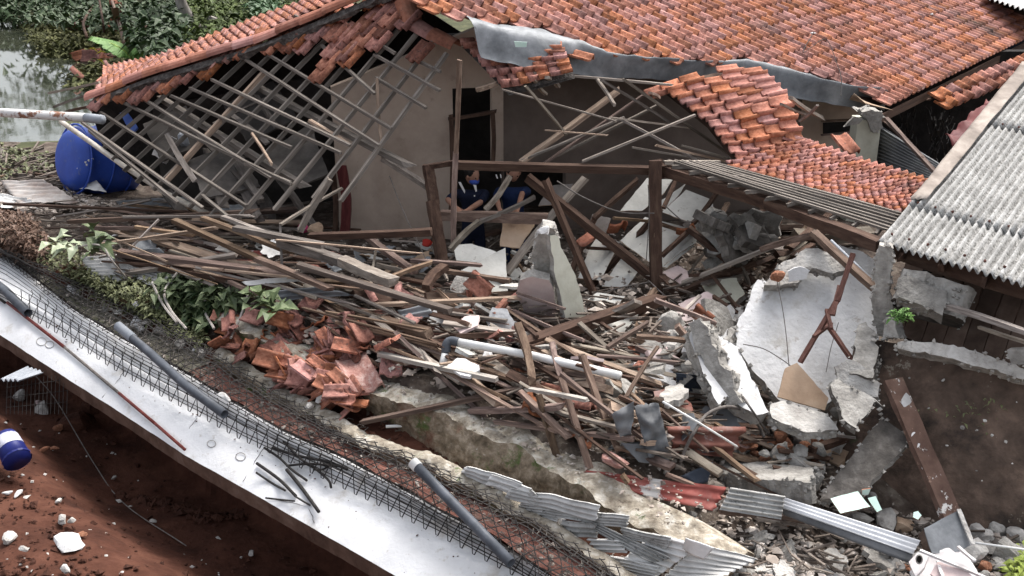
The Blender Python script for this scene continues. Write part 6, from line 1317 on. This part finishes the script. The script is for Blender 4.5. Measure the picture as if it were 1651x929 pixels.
scatter_laths(60, ZC, (16, 16), (70, 220), (4, 9), (.05, .45), ['wbrown','wgrey','wdark','wbrown','wfresh'], 'brown lath tangled in the lattice heap in front of the heavy dark beam', 'laths in the lattice heap', seed=13)
scatter_laths(34, ZD, (20, 45), (40, 110), (4, 9), (.05, .5), ['wdark','wgrey','wbrown'], 'broken lath among the rubble under the porch frame', 'laths under the porch frame', seed=14)
scatter_laths(16, ZE, (5, 14), (40, 110), (4, 8), (.05, .3), ['wdark','wgrey','wbrown'], 'broken lath by the long concrete lintel', 'laths near the lintel', seed=15)
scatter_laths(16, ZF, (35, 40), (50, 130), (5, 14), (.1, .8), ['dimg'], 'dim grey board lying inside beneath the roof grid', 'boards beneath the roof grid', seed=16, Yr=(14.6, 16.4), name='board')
scatter_laths(22, [(1110,395),(1300,375),(1240,450),(1130,480)], (-20, 22), (50, 130), (5, 11), (.05, .4), ['wdark','wgrey','wdark','wbrown'], 'x', 'laths in the hollow above the largest slab', seed=17)
scatter_laths(17, [(480,480),(700,440),(850,540),(1060,560),(1100,620),(960,640),(800,575),(640,520)], (13, 13), (120, 240), (7, 12), (.15, .38), ['wbrown','wgrey','wbrown','wdark','wfresh'], 'x', 'long planks over the centre debris', seed=18)
splinters(420, ZA, (10, 20), (.1, .5), (.006, .016), (.0, .3), 'splint', 'small splinters of wood in the left debris heap', 21)
splinters(380, ZB, (20, 25), (.1, .45), (.005, .014), (.0, .25), 'splint', 'small splinters of wood in the centre debris', 22)
splinters(380, ZC, (15, 30), (.1, .45), (.005, .016), (.0, .3), 'splint', 'small splinters of wood in the lattice heap', 23)
splinters(300, ZD, (20, 50), (.1, .4), (.006, .016), (.0, .3), 'splint', 'small splinters of wood under the porch frame', 24)
splinters(260, [(1080,690),(1350,700),(1320,800),(1651,870),(1651,929),(1100,929),(1180,850)], (10, 40), (.05, .3), (.004, .012), (.0, .1), 'splint', 'small splinters of wood in the lower debris', 25)
# tiles
heap = [(330,540),(360,520),(430,528),(520,520),(590,560),(600,600),(575,650),(545,640),(480,600),(440,600),(380,580)]
scatter_tiles(125, heap, (.08, .36), ['tile','tile','tileb','tileo','tileo'], .205, 'red roof tile in the tumbled heap on the ledge beside the green leaves', 'tiles in the heap on the ledge', 31, .38, az=(.6,.5))
scatter_tiles(72, [(440,600),(480,585),(560,600),(590,660),(570,670),(500,640),(455,620)], (.12, .42), ['tile','tileb','tileo','tile'], .215, 'orange roof tile piled in the gap between the two ledges', 'tiles between the two ledges', 32, .45, az=(1.0,.4))
scatter_tiles(18, ZB, (.05, .3), ['tileo','tileo','tile'], .26, 'dull roof tile scattered among the laths in the centre', 'tiles among the centre laths', 33)
scatter_tiles(14, ZC, (.0, .15), ['tileo','tile','tileb'], .22, 'roof tile scattered under the lattice heap', 'tiles under the lattice heap', 34, .4)
scatter_tiles(9, [(730,480),(820,480),(830,560),(740,560)], (.1, .25), ['tileb','tile'], .18, 'orange tile bit left of the pink face of the stump', 'tiles left of the stump', 35)
scatter_tiles(10, [(1080,520),(1170,500),(1130,640),(1050,620)], (.05, .25), ['tileo','tile'], .19, 'orange tile bit beside the square concrete beam', 'tiles beside the concrete beam', 36)
scatter_tiles(9, [(105,95),(200,92),(215,122),(125,128)], (.0, .2), ['tileo','tile'], .5, 'big reddish tile dumped beside the banana leaf', 'tiles dumped beside the banana leaf', 37)
scatter_tiles(9, [(110,40),(190,22),(200,55),(130,62)], (.0, .3), ['tileo'], .7, 'old dark tile dumped in the plants behind the pond', 'tiles dumped behind the pond', 38)
loose_tile(568, 640, .35, .42, 'pinkblock', (.35,.1,.5), 'largest whitened red tile leaning at the lower end of the heap')
loose_tile(237+0, 0, .2) if False else None
# chips and rubble
chips(2600, [(0,320),(480,370),(860,380),(1250,400),(1340,700),(1100,770),(700,620),(330,520),(100,420)], (.012,.05), (0,.12), 'chips', 'plaster and brick crumbs spread through the debris', 41)
chips(1500, [(1100,690),(1350,690),(1330,800),(1651,870),(1651,960),(1000,960),(1130,850)], (.012,.05), (0,.06), 'chips', 'plaster and brick crumbs in the lower right debris', 42)
chips(900, [(0,290),(120,310),(200,330),(60,345),(0,330)], (.02,.06), (0,.1), 'chips', 'crumbs at the left pond shore', 43)
chips(500, [(820,380),(1250,370),(1180,510),(900,500)], (.02,.07), (0,.3), 'chips', 'pale crumbs under the porch frame', 44)
chips(380, [(0,640),(60,610),(140,680),(300,790),(450,880),(560,960),(0,960)], (.008,.035), (0,.02), 'soilr', 'red earth clods in the pit', 45, name='soil_clods', cat='soil')
chips(60, [(0,620),(90,640),(300,830),(450,929),(0,929)], (.010,.03), (0,.02), 'concw', 'pale crumbs sprinkled on the red earth', 46)
chips(420, [(430,600),(560,690),(700,745),(880,830),(900,780),(760,720),(640,670),(560,640)], (.008,.03), (0,.02), 'soilr', 'clods in the red soil strip between the ledges', 47)
def onw(L0_, L1_, dz):
    def f(x, y):
        s = random.uniform(s_at(W1n, 560), s_at(W1n, 1200)); t = random.random(); p = L0_.P(s).lerp(L1_.P(s), t); return p + Vector((0,0,dz))
    return f
chips(420, [(0,0),(9,0),(9,9)], (.006,.022), (0,0), 'chips', 'crumbs lying on the top of the upper ledge', 48, fn=(lambda L: (lambda x, y: L[random.randrange(len(L))]))([W1n.P(s + random.uniform(-.1,.1)).lerp(W1f.P(s), random.uniform(.1,1.5)) + Vector((0,0,.01)) for s in np.linspace(s_at(W1n,560), s_at(W1n,1100), 900).tolist()]))
chips(260, [(0,0),(9,0),(9,9)], (.01,.03), (0,0), 'chips', 'crumbs lying under the wire netting', 49, fn=lambda x, y: (lambda q: SP(q, yu(q) - random.uniform(3, 60), .03))(random.uniform(40, 1000)))
chips(260, [(190,795),(260,805),(330,828),(400,822),(402,832),(330,842),(255,818),(190,803)], (.015,.06), (0,.03), 'soilr', 'dark crumbling ridge of earth across the pit', 52, name='soil_clods', cat='soil')
chips(170, [(0,770),(60,760),(120,830),(170,929),(0,929)], (.010,.036), (0,.02), 'soilr', 'coarse red earth lumps on the bank at the pit edge', 53, name='soil_clods', cat='soil')
chips(150, [(0,0),(9,0),(9,9)], (.004,.012), (0,0), 'soilr', 'specks of dried mud on the white slab', 50, fn=lambda x, y: (lambda q: SP(q, yl(q) + random.uniform(8, 110)*(q+200)/900, .004))(random.uniform(40, 800)), name='mud_specks', cat='mud')
RL = [('brick','broken brick lump in the brown stone heap behind the long concrete lintel'),('conc','grey rubble lump in the brown stone heap behind the long concrete lintel')]
random.seed(51)
for i in range(46):
    x, y = rnd_in([(1150,725),(1200,705),(1280,695),(1330,705),(1320,752),(1200,738)]); m_, lab = RL[i % 2]
    rock('rubble_lump', (x, y, random.uniform(.02,.22)), random.uniform(.10,.24), m_, MW[m_] + ' lump heaped ' + place(x, y), 'rubble', 'lumps in the stone heap behind the lintel')
for i in range(40):
    x, y = rnd_in([(1130,345),(1230,350),(1240,400),(1180,400)]) if i < 16 else rnd_in([(1060,500),(1140,520),(1130,660),(1060,640)])
    m_ = random.choice(['conc','conc','concw'])
    rock('rubble_lump', (x, y, 12.9 - (y-345)/55*.5) if i < 16 else (x, y, random.uniform(.05,.3)), random.uniform(.14,.34), m_, MW[m_] + ' lump lying ' + place(x, y), 'rubble', 'lumps in the dark hollow' if i < 16 else 'lumps left of the smaller white slab')
for i in range(22):
    x, y = rnd_in([(735,480),(822,490),(822,560),(790,600),(720,560)]); m_ = random.choice(['plaster','ceil','concw','conc'])
    rock('rubble_lump', (x, y, random.uniform(.02,.3)), random.uniform(.06,.2), m_, MW[m_] + ' lump dropped ' + place(x, y), 'rubble', 'lumps round the stump foot')
for i in range(52):
    x, y = rnd_in([(1100,800),(1400,850),(1651,880),(1651,950),(1130,950)]); m_ = random.choice(['concw','conc','brick','conc'])
    rock('rubble_lump', (x, y, random.uniform(.0,.06)), random.uniform(.05,.16), m_, MW[m_] + ' lump on the grey dirt ' + place(x, y), 'rubble', 'lumps along the bottom edge')
for i in range(26):
    x, y = rnd_in([(1545,845),(1651,830),(1651,929),(1590,920)]); rock('rubble_lump', (x, y, random.uniform(.0,.1)), random.uniform(.1,.26), m_ := random.choice(['conc','concw','conc']), MW[m_] + ' lump in the stones ' + place(x, y), 'rubble', 'lumps round the cream boulder')
for i in range(30):
    x, y = rnd_in([(130,500),(250,470),(330,520),(330,580),(250,540)]); rock('rubble_lump', SP(x, y, .08) if y > 520 else G(x, y, .08), random.uniform(.05,.2), m_ := random.choice(['plaster','concw','conc']), MW[m_] + ' lump in the moss ' + place(x, y), 'rubble', 'lumps in the moss')
rock('white_lump', (118, 466, .15), (.36,.18,.16), 'plaster', 'long white plaster lump at the top of the netting', 'rubble'); rock('white_lump', (220, 520, .15), (.3,.2,.2), 'plaster', 'white crumpled lump above the collar of the upper grey pipe', 'rubble')
rock('white_lump', SP(437,588,.3), (.13,.12,.1), 'pvc', 'smooth white cup shaped piece on the ledge edge', 'rubble'); rock('white_lump', G(517,641,.3), (.17,.13,.12), 'pvc', 'white square chunk beside the tile heap', 'rubble'); rock('white_lump', SP(498,655,.2), (.13,.1,.09), 'concw', 'rounded pale pebble on the lower mossy ledge', 'rubble'); rock('white_lump', SP(362,640,.15), (.2,.09,.08), 'plaster', 'oval white lump beside the upper grey pipe', 'rubble')
for (x, y, s_, m_, lab) in ((490,368,.22,'pinkc','bright pink ball like scrap behind the grey sticks'),(510,372,.3,'board','tan cardboard scrap beside the maroon door post'),(688,392,.16,'redc','red plastic scrap beside the left porch post'),(622,436,.13,'tileb','orange chip under the thick grey beam')): rock('scrap', (x, y, 13.4), (s_, s_*.7, s_*.7), m_, lab, 'litter')
# flat broken pieces of board, plaster and metal
def pieces(n, poly, size, lift, mats, seed, nm, cat, th=.03, tilt=.35, group=None, Yr=None):
    random.seed(seed)
    for i in range(n):
        x, y = rnd_in(poly); m_ = random.choice(mats); c = (G(x, y, random.uniform(*lift)) if not Yr else PY(x, y, random.uniform(*Yr))); s_ = random.uniform(*size); k = random.randint(4, 6)
        q = Matrix.Rotation(random.uniform(0,6.28), 3, 'Z') @ Matrix.Rotation(random.gauss(0, tilt), 3, 'X') @ Matrix.Rotation(random.gauss(0, tilt), 3, 'Y'); asp = random.uniform(.35, 1)
        ring = []
        for j in range(k*3):
            a = 6.283*j/(k*3); rr = s_*(.75 + .35*abs(math.cos(k*a/2 + i))) * (1 + .10*noise.noise(Vector((j*1.7, i, 0)))); ring.append(Vector((rr*math.cos(a), rr*math.sin(a)*asp, 0)))
        V = [c + q @ v for v in ring] + [c + q @ (v - Vector((0,0,th))) for v in ring]; n_ = len(ring)
        o = mesh(nm, V, [tuple(range(n_)), tuple(range(2*n_-1, n_-1, -1))] + [(j, n_+j, n_+(j+1) % n_, (j+1) % n_) for j in range(n_)], m_)
        tag(o, ('large ' if s_ > size[1]*.7 else 'small ') + PW[m_] + ' ' + nm.replace('_', ' ') + ' ' + place(x, y), cat, group)
PW = {'concd':'blackened','ceil':'off white','plaster':'white','pink':'pink','concw':'pale grey','conc':'grey','zinc':'blue grey','zincdark':'dark','board':'tan','cream':'cream','rust':'rusty','wpale':'greyish','rustred':'red rusty','white_sheet':'whitish'}
pieces(26, [(560,470),(840,470),(1000,560),(1130,560),(1130,640),(900,640),(700,590)], (.08,.24), (.05,.32), ['ceil','plaster','pink','concw','conc','plaster'], 81, 'plaster_piece', 'plaster')
pieces(22, [(720,400),(850,400),(860,500),(720,520)], (.08,.22), (.05,.35), ['ceil','plaster','concw','ceil'], 82, 'plaster_piece', 'plaster')
pieces(30, [(1060,480),(1200,480),(1190,600),(1110,660),(1040,600)], (.10,.26), (.05,.4), ['concw','conc','pink','plaster','conc'], 83, 'plaster_piece', 'plaster', th=.06, tilt=.5)
pieces(18, [(1000,620),(1180,660),(1180,740),(1000,730)], (.08,.24), (.05,.3), ['zincdark','zincdark','rust','conc','zinc'], 84, 'sheet_piece', 'metal scrap', th=.006, tilt=.5)
pieces(16, [(120,340),(480,400),(560,480),(300,450)], (.08,.22), (.1,.35), ['zinc','board','ceil','white_sheet','concw'], 85, 'sheet_piece', 'scrap', th=.01)
pieces(22, [(1100,860),(1450,870),(1500,929),(1100,929)], (.06,.18), (.02,.06), ['conc','concw','conc'], 86, 'cement_piece', 'rubble', th=.05)
pieces(20, [(1130,350),(1220,340),(1250,390),(1190,410),(1140,400)], (.10,.3), (.2,.5), ['conc','concd','conc','concd'], 87, 'cement_piece', 'rubble', th=.1, tilt=.7, Yr=(11.9,12.8))
pieces(16, [(1260,650),(1340,680),(1330,790),(1250,700)], (.08,.22), (.05,.2), ['concw','conc','board'], 88, 'cement_piece', 'rubble', th=.08)
pieces(14, [(560,390),(700,395),(700,450),(600,440)], (.08,.2), (.1,.3), ['board','ceil','zinc'], 89, 'sheet_piece', 'scrap', th=.01)
for (x, y, a_, b_) in ((1461,645,.12,.16),(1478,705,.12,.10),(1484,728,.10,.16),(1492,752,.09,.10),(1508,775,.10,.07),(1512,800,.05,.09)):
    rock('paint_flake', PY(x, y, 8.82 - (y-616)/216*.9), (a_, .012, b_), 'plaster', 'white plaster flake stuck on the wide brown plank ' + ('near its top end' if y < 650 else 'at its middle' if y < 760 else 'near its foot'), 'rubble', rot=(-.7, .3, .2))
random.seed(97)
for i in range(14):
    x, y = rnd_in([(1440,570),(1560,590),(1640,640),(1640,780),(1560,800),(1460,610)]); rock('chip', PY(x, y, 9.42 - (y-560)/290*1.35 - (x-1440)/230*.65), random.uniform(.02,.05), random.choice(['concw','conc']), 'pale crumb sitting on the brown wall panel', 'rubble', 'crumbs on the brown wall panel')
# inside the left roof: panels coloured dark to stand in for the shade there
for k, (pts, Y0) in list(enumerate((([(360,170),(440,130),(480,190),(400,230)],16.3),([(300,260),(380,230),(420,300),(330,320)],15.6),([(420,250),(500,200),(530,280),(460,310)],15.2),([(230,200),(300,170),(330,230),(260,260)],16.2),([(400,320),(460,300),(470,350),(420,360)],14.6),([(480,120),(560,90),(590,160),(510,200)],15.6))))[:4]:
    slab('dim_panel', [(x, y, Y0 - .012*(y-150)) for x, y in pts], .03, ['dimpanel','dimg'], ['shade-darkened grey panel deep under the upper roof grid','shade-darkened grey panel at the lower left under the grid','shade-darkened grey panel beside the beige wall under the grid','shade-darkened grey panel behind the blue lid','lowest shade-darkened grey panel at the foot of the grid','shade-darkened panel under the roof peak'][k], 'panel', jag=.01)
# ================================================================== PLANTS
def clump(poly, n, size, m, lift, lab, cat, name='plant', seed=1, fn=None, kind=None, asp=.45):
    random.seed(seed); sp = []
    for i in range(n):
        x, y = rnd_in(poly); p = fn(x, y) if fn else G(x, y, random.uniform(*lift)); sp.append((p, random.uniform(*size)))
    o = leaf_mesh(name, sp, m, asp=asp); return tag(o, lab, cat, kind=kind)
clump([(120,440),(230,440),(330,500),(330,560),(240,520),(150,480)], 2300, (.04,.12), 'leafp', (.02,.2), 'olive green ground cover above the netting', 'ground cover', 'ground_cover', 61, kind='stuff')
clump([(60,380),(110,395),(200,450),(130,470),(60,420)], 700, (.05,.12), 'leafp', (.02,.2), 'olive ground cover at the top end of the netting', 'ground cover', 'ground_cover', 62, kind='stuff')
clump([(-20,335),(50,345),(80,390),(60,425),(0,405),(-20,390)], 1300, (.06,.14), 'leafb', (.02,.35), 'dry brown creeper leaves at the left edge', 'dry leaves', 'dry_leaves', 63, kind='stuff')
clump([(250,455),(300,445),(372,470),(385,500),(330,530),(300,500),(245,480)], 420, (.12,.26), 'leaf', (.05,.35), 'fallen branch with broad wilting green leaves above the tile heap', 'branch', 'leafy_branch', 64)
clump([(290,480),(340,470),(372,500),(330,535),(300,515)], 160, (.12,.24), 'leafd', (.05,.25), 'darker green leaves under the fallen branch', 'leaves', 'dark_leaves', 65)
for k, pts in enumerate((((245,455),(262,490),(285,520)),((285,440),(265,470),(275,500),(300,530)),((335,465),(330,500),(345,530)),((400,475),(388,510),(372,545)))):
    tube('twig', bez([(x, y, .35) for x, y in pts], 5), 4, 'bark', ['pale curved twig left in the leafy branch','long pale forked twig in the leafy branch','thin green twig right in the leafy branch','thin bare twig between leaves and tile heap'][k], 'twig', n=5)
tube('young_plant', bez([(115,400,.6),(160,395,.9),(180,420,.7),(205,450,.2)], 5), 3, 'bark', 'bare curved stem of the young plant in the left debris', 'stem', n=5)
def leaves_at(pts, size, m, lab, name='sapling'):
    random.seed(len(lab)); sp = [];
    for (x, y) in pts:
        p = G(x, y, .75)
        for k in range(3): sp.append((p + Vector((random.uniform(-.04,.04),0,random.uniform(-.04,.04))), size))
    return tag(leaf_mesh(name, sp, m, asp=.6), lab, 'plant')
leaves_at([(152,372),(155,385),(160,402),(163,398),(153,378)], .26, 'leaf', 'bright green leaves on the young plant top in the left debris')
leaves_at([(95,392),(108,400),(88,388),(122,393),(112,405)], .24, 'leafw', 'pale undersides of leaves left on the young plant')
leaves_at([(405,480),(420,485),(432,498),(440,492),(448,500),(436,508),(412,492),(425,478)], .26, 'leaf', 'small leafy plant in front of the curled zinc strip')
leaves_at([(12,482),(16,486),(32,470),(8,480)], .12, 'leafy', 'tiny green leaves caught in the netting at the top of the slab')
clump([(1640,905),(1655,880),(1660,929),(1625,929)], 220, (.06,.14), 'leafy', (.02,.2), 'bright green weed at the bottom right corner', 'weed', 'weed', 66)
clump([(1438,500),(1465,498),(1470,512),(1450,522),(1436,516)], 150, (.03,.07), 'leafg', (.02,.2), 'small bright green weed growing on the darker cement block', 'weed', 'weed', 67, fn=lambda x, y: PY(x, y, 8.93))
clump([(1460,655),(1600,640),(1640,680),(1600,700)], 40, (.03,.06), 'leafp', (.02,.1), 'sparse moss tufts on the brown wall panel', 'moss', 'moss_tufts', 68, kind='stuff', fn=lambda x, y: PY(x, y, 8.6))
# bank behind the pond
bankp = [(60,40),(110,60),(150,105),(190,130),(330,60),(560,0),(620,-20),(620,-60),(-50,-60),(-50,30)]
clump([(20,35),(120,30),(160,40),(200,60),(290,45),(300,80),(200,130),(150,150),(118,150),(100,118),(60,72)], 5600, (.15,.4), 'leafp2', (.0,.15), 'floating olive green plants at the pond margin', 'water plants', 'water_plants', 71, kind='stuff')
clump([(-40,-50),(300,-50),(290,30),(180,48),(90,42),(0,30),(-40,30)], 4200, (.2,.55), 'leafd', (.1,1.0), 'dark green undergrowth along the top left behind the pond', 'undergrowth', 'undergrowth', 72, kind='stuff')
clump([(300,-50),(560,-50),(560,0),(420,42),(330,68),(295,50)], 5200, (.18,.5), 'leafi', (.1,1.1), 'green shrubs behind the collapsed roof', 'undergrowth', 'undergrowth', 73, kind='stuff')
clump([(200,20),(290,10),(300,70),(255,98),(215,75)], 900, (.25,.6), 'leafd', (.2,1.6), 'dark shrub left of the pale tree trunk', 'shrub', 'shrub', 74)
clump([(400,-10),(450,-10),(445,25),(405,30)], 420, (.2,.5), 'leafg2', (.6,1.6), 'cassava like shrub with fingered leaves behind the roof', 'shrub', 'shrub', 75)
clump([(300,50),(322,45),(318,68),(302,70)], 60, (.4,.8), 'leafy', (.0,.6), 'yellow green grass tuft at the foot of the pale trunk', 'grass tuft', 'grass_tuft', 76, asp=.15)
tr = empty('pale_tree', G(325,75,0), 'pale forked tree trunk leaning behind the collapsed roof', 'tree')
gb = G(322,74,0).y; tb = lambda x, y, dy=0: PY(x, y, gb - .3 + dy)
V, Fc = tube_geo(bez([tb(330,82), tb(322,55), tb(305,30), tb(294,10), tb(286,-20), tb(280,-60)], 5), [.24]*5 + [.21]*5 + [.2]*5 + [.18]*5 + [.16]*5 + [.14], 10); mesh('trunk', V, Fc, 'bark', tr, smooth=True)
V, Fc = tube_geo(bez([tb(322,58), tb(334,50), tb(341,38), tb(344,28)], 4), [.20,.19,.18,.18,.17,.16,.16,.16,.16,.15,.15,.15,.15], 9); mesh('limb', V, Fc, 'bark', tr, smooth=True)
random.seed(5); mesh_ = leaf_mesh('crown', [(tb(282,-80) + Vector((random.gauss(0,1.3), random.gauss(0,1.3), random.gauss(1.2,1.0))), .4) for _ in range(900)], 'leaf', tr)
random.seed(77)
for k, (tx, ty, th, lab) in enumerate(((-31,50,9,'tall leafy tree far left across the pond'),(-25,46,8,'leafy tree second from left across the pond'),(-19,52,10,'tallest leafy tree across the pond'),(-13,47,7,'leafy tree across the pond behind the undergrowth'),(-38,54,9,'leafy tree beyond the left edge across the pond'))):
    t_ = empty('bank_tree', Vector((tx, ty, -.3)), lab, 'tree'); P_ = [Vector((tx + random.uniform(-.3,.3)*j, ty, -.3 + th*.16*j)) for j in range(6)]
    V, Fc = tube_geo(P_, [.28,.24,.2,.16,.11,.06], 7); mesh('trunk', V, Fc, 'bark', t_, smooth=True); sp = []
    for c in range(16):
        cc = Vector((tx + random.gauss(0,1.7), ty + random.gauss(0,1.4), th*random.uniform(.35,1.0)))
        for q in range(90): sp.append((cc + Vector((random.gauss(0,.6), random.gauss(0,.6), random.gauss(0,.45))), random.uniform(.3,.6)))
    leaf_mesh('crown', sp, 'leafd', t_)
# banana leaf: midrib and blades split into strips
def banana(name, pts, wid, lab):
    root = empty(name, Q(pts[0]), lab, 'plant'); C_ = bez(pts, 10); V, Fc = tube_geo(C_, .02, 5); mesh('midrib', V, Fc, 'leafy', root); V = []; Fc = []; n_ = len(C_)
    for i in range(3, n_-1):
        t = (C_[min(i+1,n_-1)]-C_[i-1]).normalized(); s_ = t.cross(Vector((0,0,1))).normalized(); w_ = wid*math.sin(math.pi*min(1,(i-2)/(n_-3)))**.6
        for sg in (-1, 1):
            b0 = len(V); e = C_[i] + s_*sg*w_*random.uniform(.8,1.05) + t*.12 - Vector((0,0,.10*w_+random.uniform(0,.1)))
            m_ = C_[i] + s_*sg*w_*.5 + Vector((0,0,.05)); V += [C_[i-1], C_[i], m_ + t*.06, e + t*.06, e - t*.05, m_ - t*.06]; Fc += [(b0,b0+1,b0+2,b0+5),(b0+5,b0+2,b0+3,b0+4)]
    mesh('blade', V, Fc, 'leafg', root)
Yb = G(190,90,.5).y - 1.0
banana('banana_leaf', [PY(212,98,Yb), PY(200,82,Yb), PY(178,70,Yb), PY(148,62,Yb-.2)], .55, 'large bright green banana leaf beside the hip tiles'); banana('banana_leaf', [PY(212,98,Yb), PY(214,86,Yb), PY(224,78,Yb), PY(232,92,Yb-.2)], .4, 'smaller bright green banana leaf right of the large one')
leaf_o = leaf_mesh('yellow_leaf', [(PY(154,88,Yb), .35), (PY(160,86,Yb), .4), (PY(155,95,Yb), .3)], 'yellow'); tag(leaf_o, 'bright yellow leaf at the tip below the banana leaf', 'leaf')
for k, pts in enumerate((((160,0),(165,30),(168,52)),((180,0),(190,30),(200,70)),((140,60),(135,35),(150,10)),((200,62),(215,50),(222,30)),((240,35),(232,50),(228,62)))):
    tube('dead_stalk', bez([PZ(x, y, .8) if j else PZ(x, y, .4) for j, (x, y) in enumerate(pts[::-1])], 5), 4 + 2*(k == 1), 'leafb' if k % 2 else 'wdark', ['leftmost dark dead stalk behind the pond','thick dead banana stalk behind the pond','crooked dead stalk over the dumped tiles','bent grey stalk right of the banana leaf','short pale stalk with a dry leaf'][k], 'stalk', n=6)
sheet('torn_sheet', [PZ(178,10,1.5), PZ(190,10,1.5), PZ(196,40,.5), PZ(186,38,.5)], 'leafb', crumple=.1, nu=6, nv=8, label='hanging dry brown banana leaf behind the pond', cat='leaf')
# debris at the pond shore
splinters(500, [(0,240),(60,250),(90,300),(30,300),(0,285)], (10, 50), (.1, .6), (.01, .03), (.0, .15), 'splint', 'driftwood and reeds on the left pond shore', 27)
clump([(0,235),(80,250),(95,275),(0,290)], 500, (.08,.22), 'leafp', (.0,.2), 'weeds on the pond shore left of the barrel', 'weeds', 'shore_weeds', 77, kind='stuff')
for (x1,y1,x2,y2,w_,m_,lab) in ((3,240,8,268,5,'wgrey','pale upright board at the left shore'),(0,272,92,286,4,'wdark','dark thin board at the left shore'),(55,255,100,272,3,'wgrey','thin reed by the blue barrel'),(0,285,60,272,4,'wbrown','brown lath at the left shore')):
    T('shore_board', (x1,y1,.15), (x2,y2,.1), w_, m=m_, label=lab, cat='board')
# ---- look-alikes that still share words are told apart by their order
def tell_apart():
    seen = {}
    for o in COL.objects:
        if o.parent is None and 'category' in o and o.get('kind') == 'thing': seen.setdefault(o['label'], []).append(o)
    nth = ['leftmost'] + [k + ' from left' for k in 'second third fourth fifth sixth seventh eighth ninth tenth eleventh twelfth thirteenth fourteenth fifteenth sixteenth seventeenth eighteenth'.split()]
    for lab, os_ in seen.items():
        n = len(os_)
        if n < 2: continue
        os_.sort(key=lambda o: proj(o.matrix_world.translation if o.type == 'EMPTY' else o.location)[0])
        for k, o in enumerate(os_):
            q = 'rightmost' if k == n-1 else nth[k] if k < len(nth) else None
            if q: o['label'] = lab + ', ' + q
tell_apart()
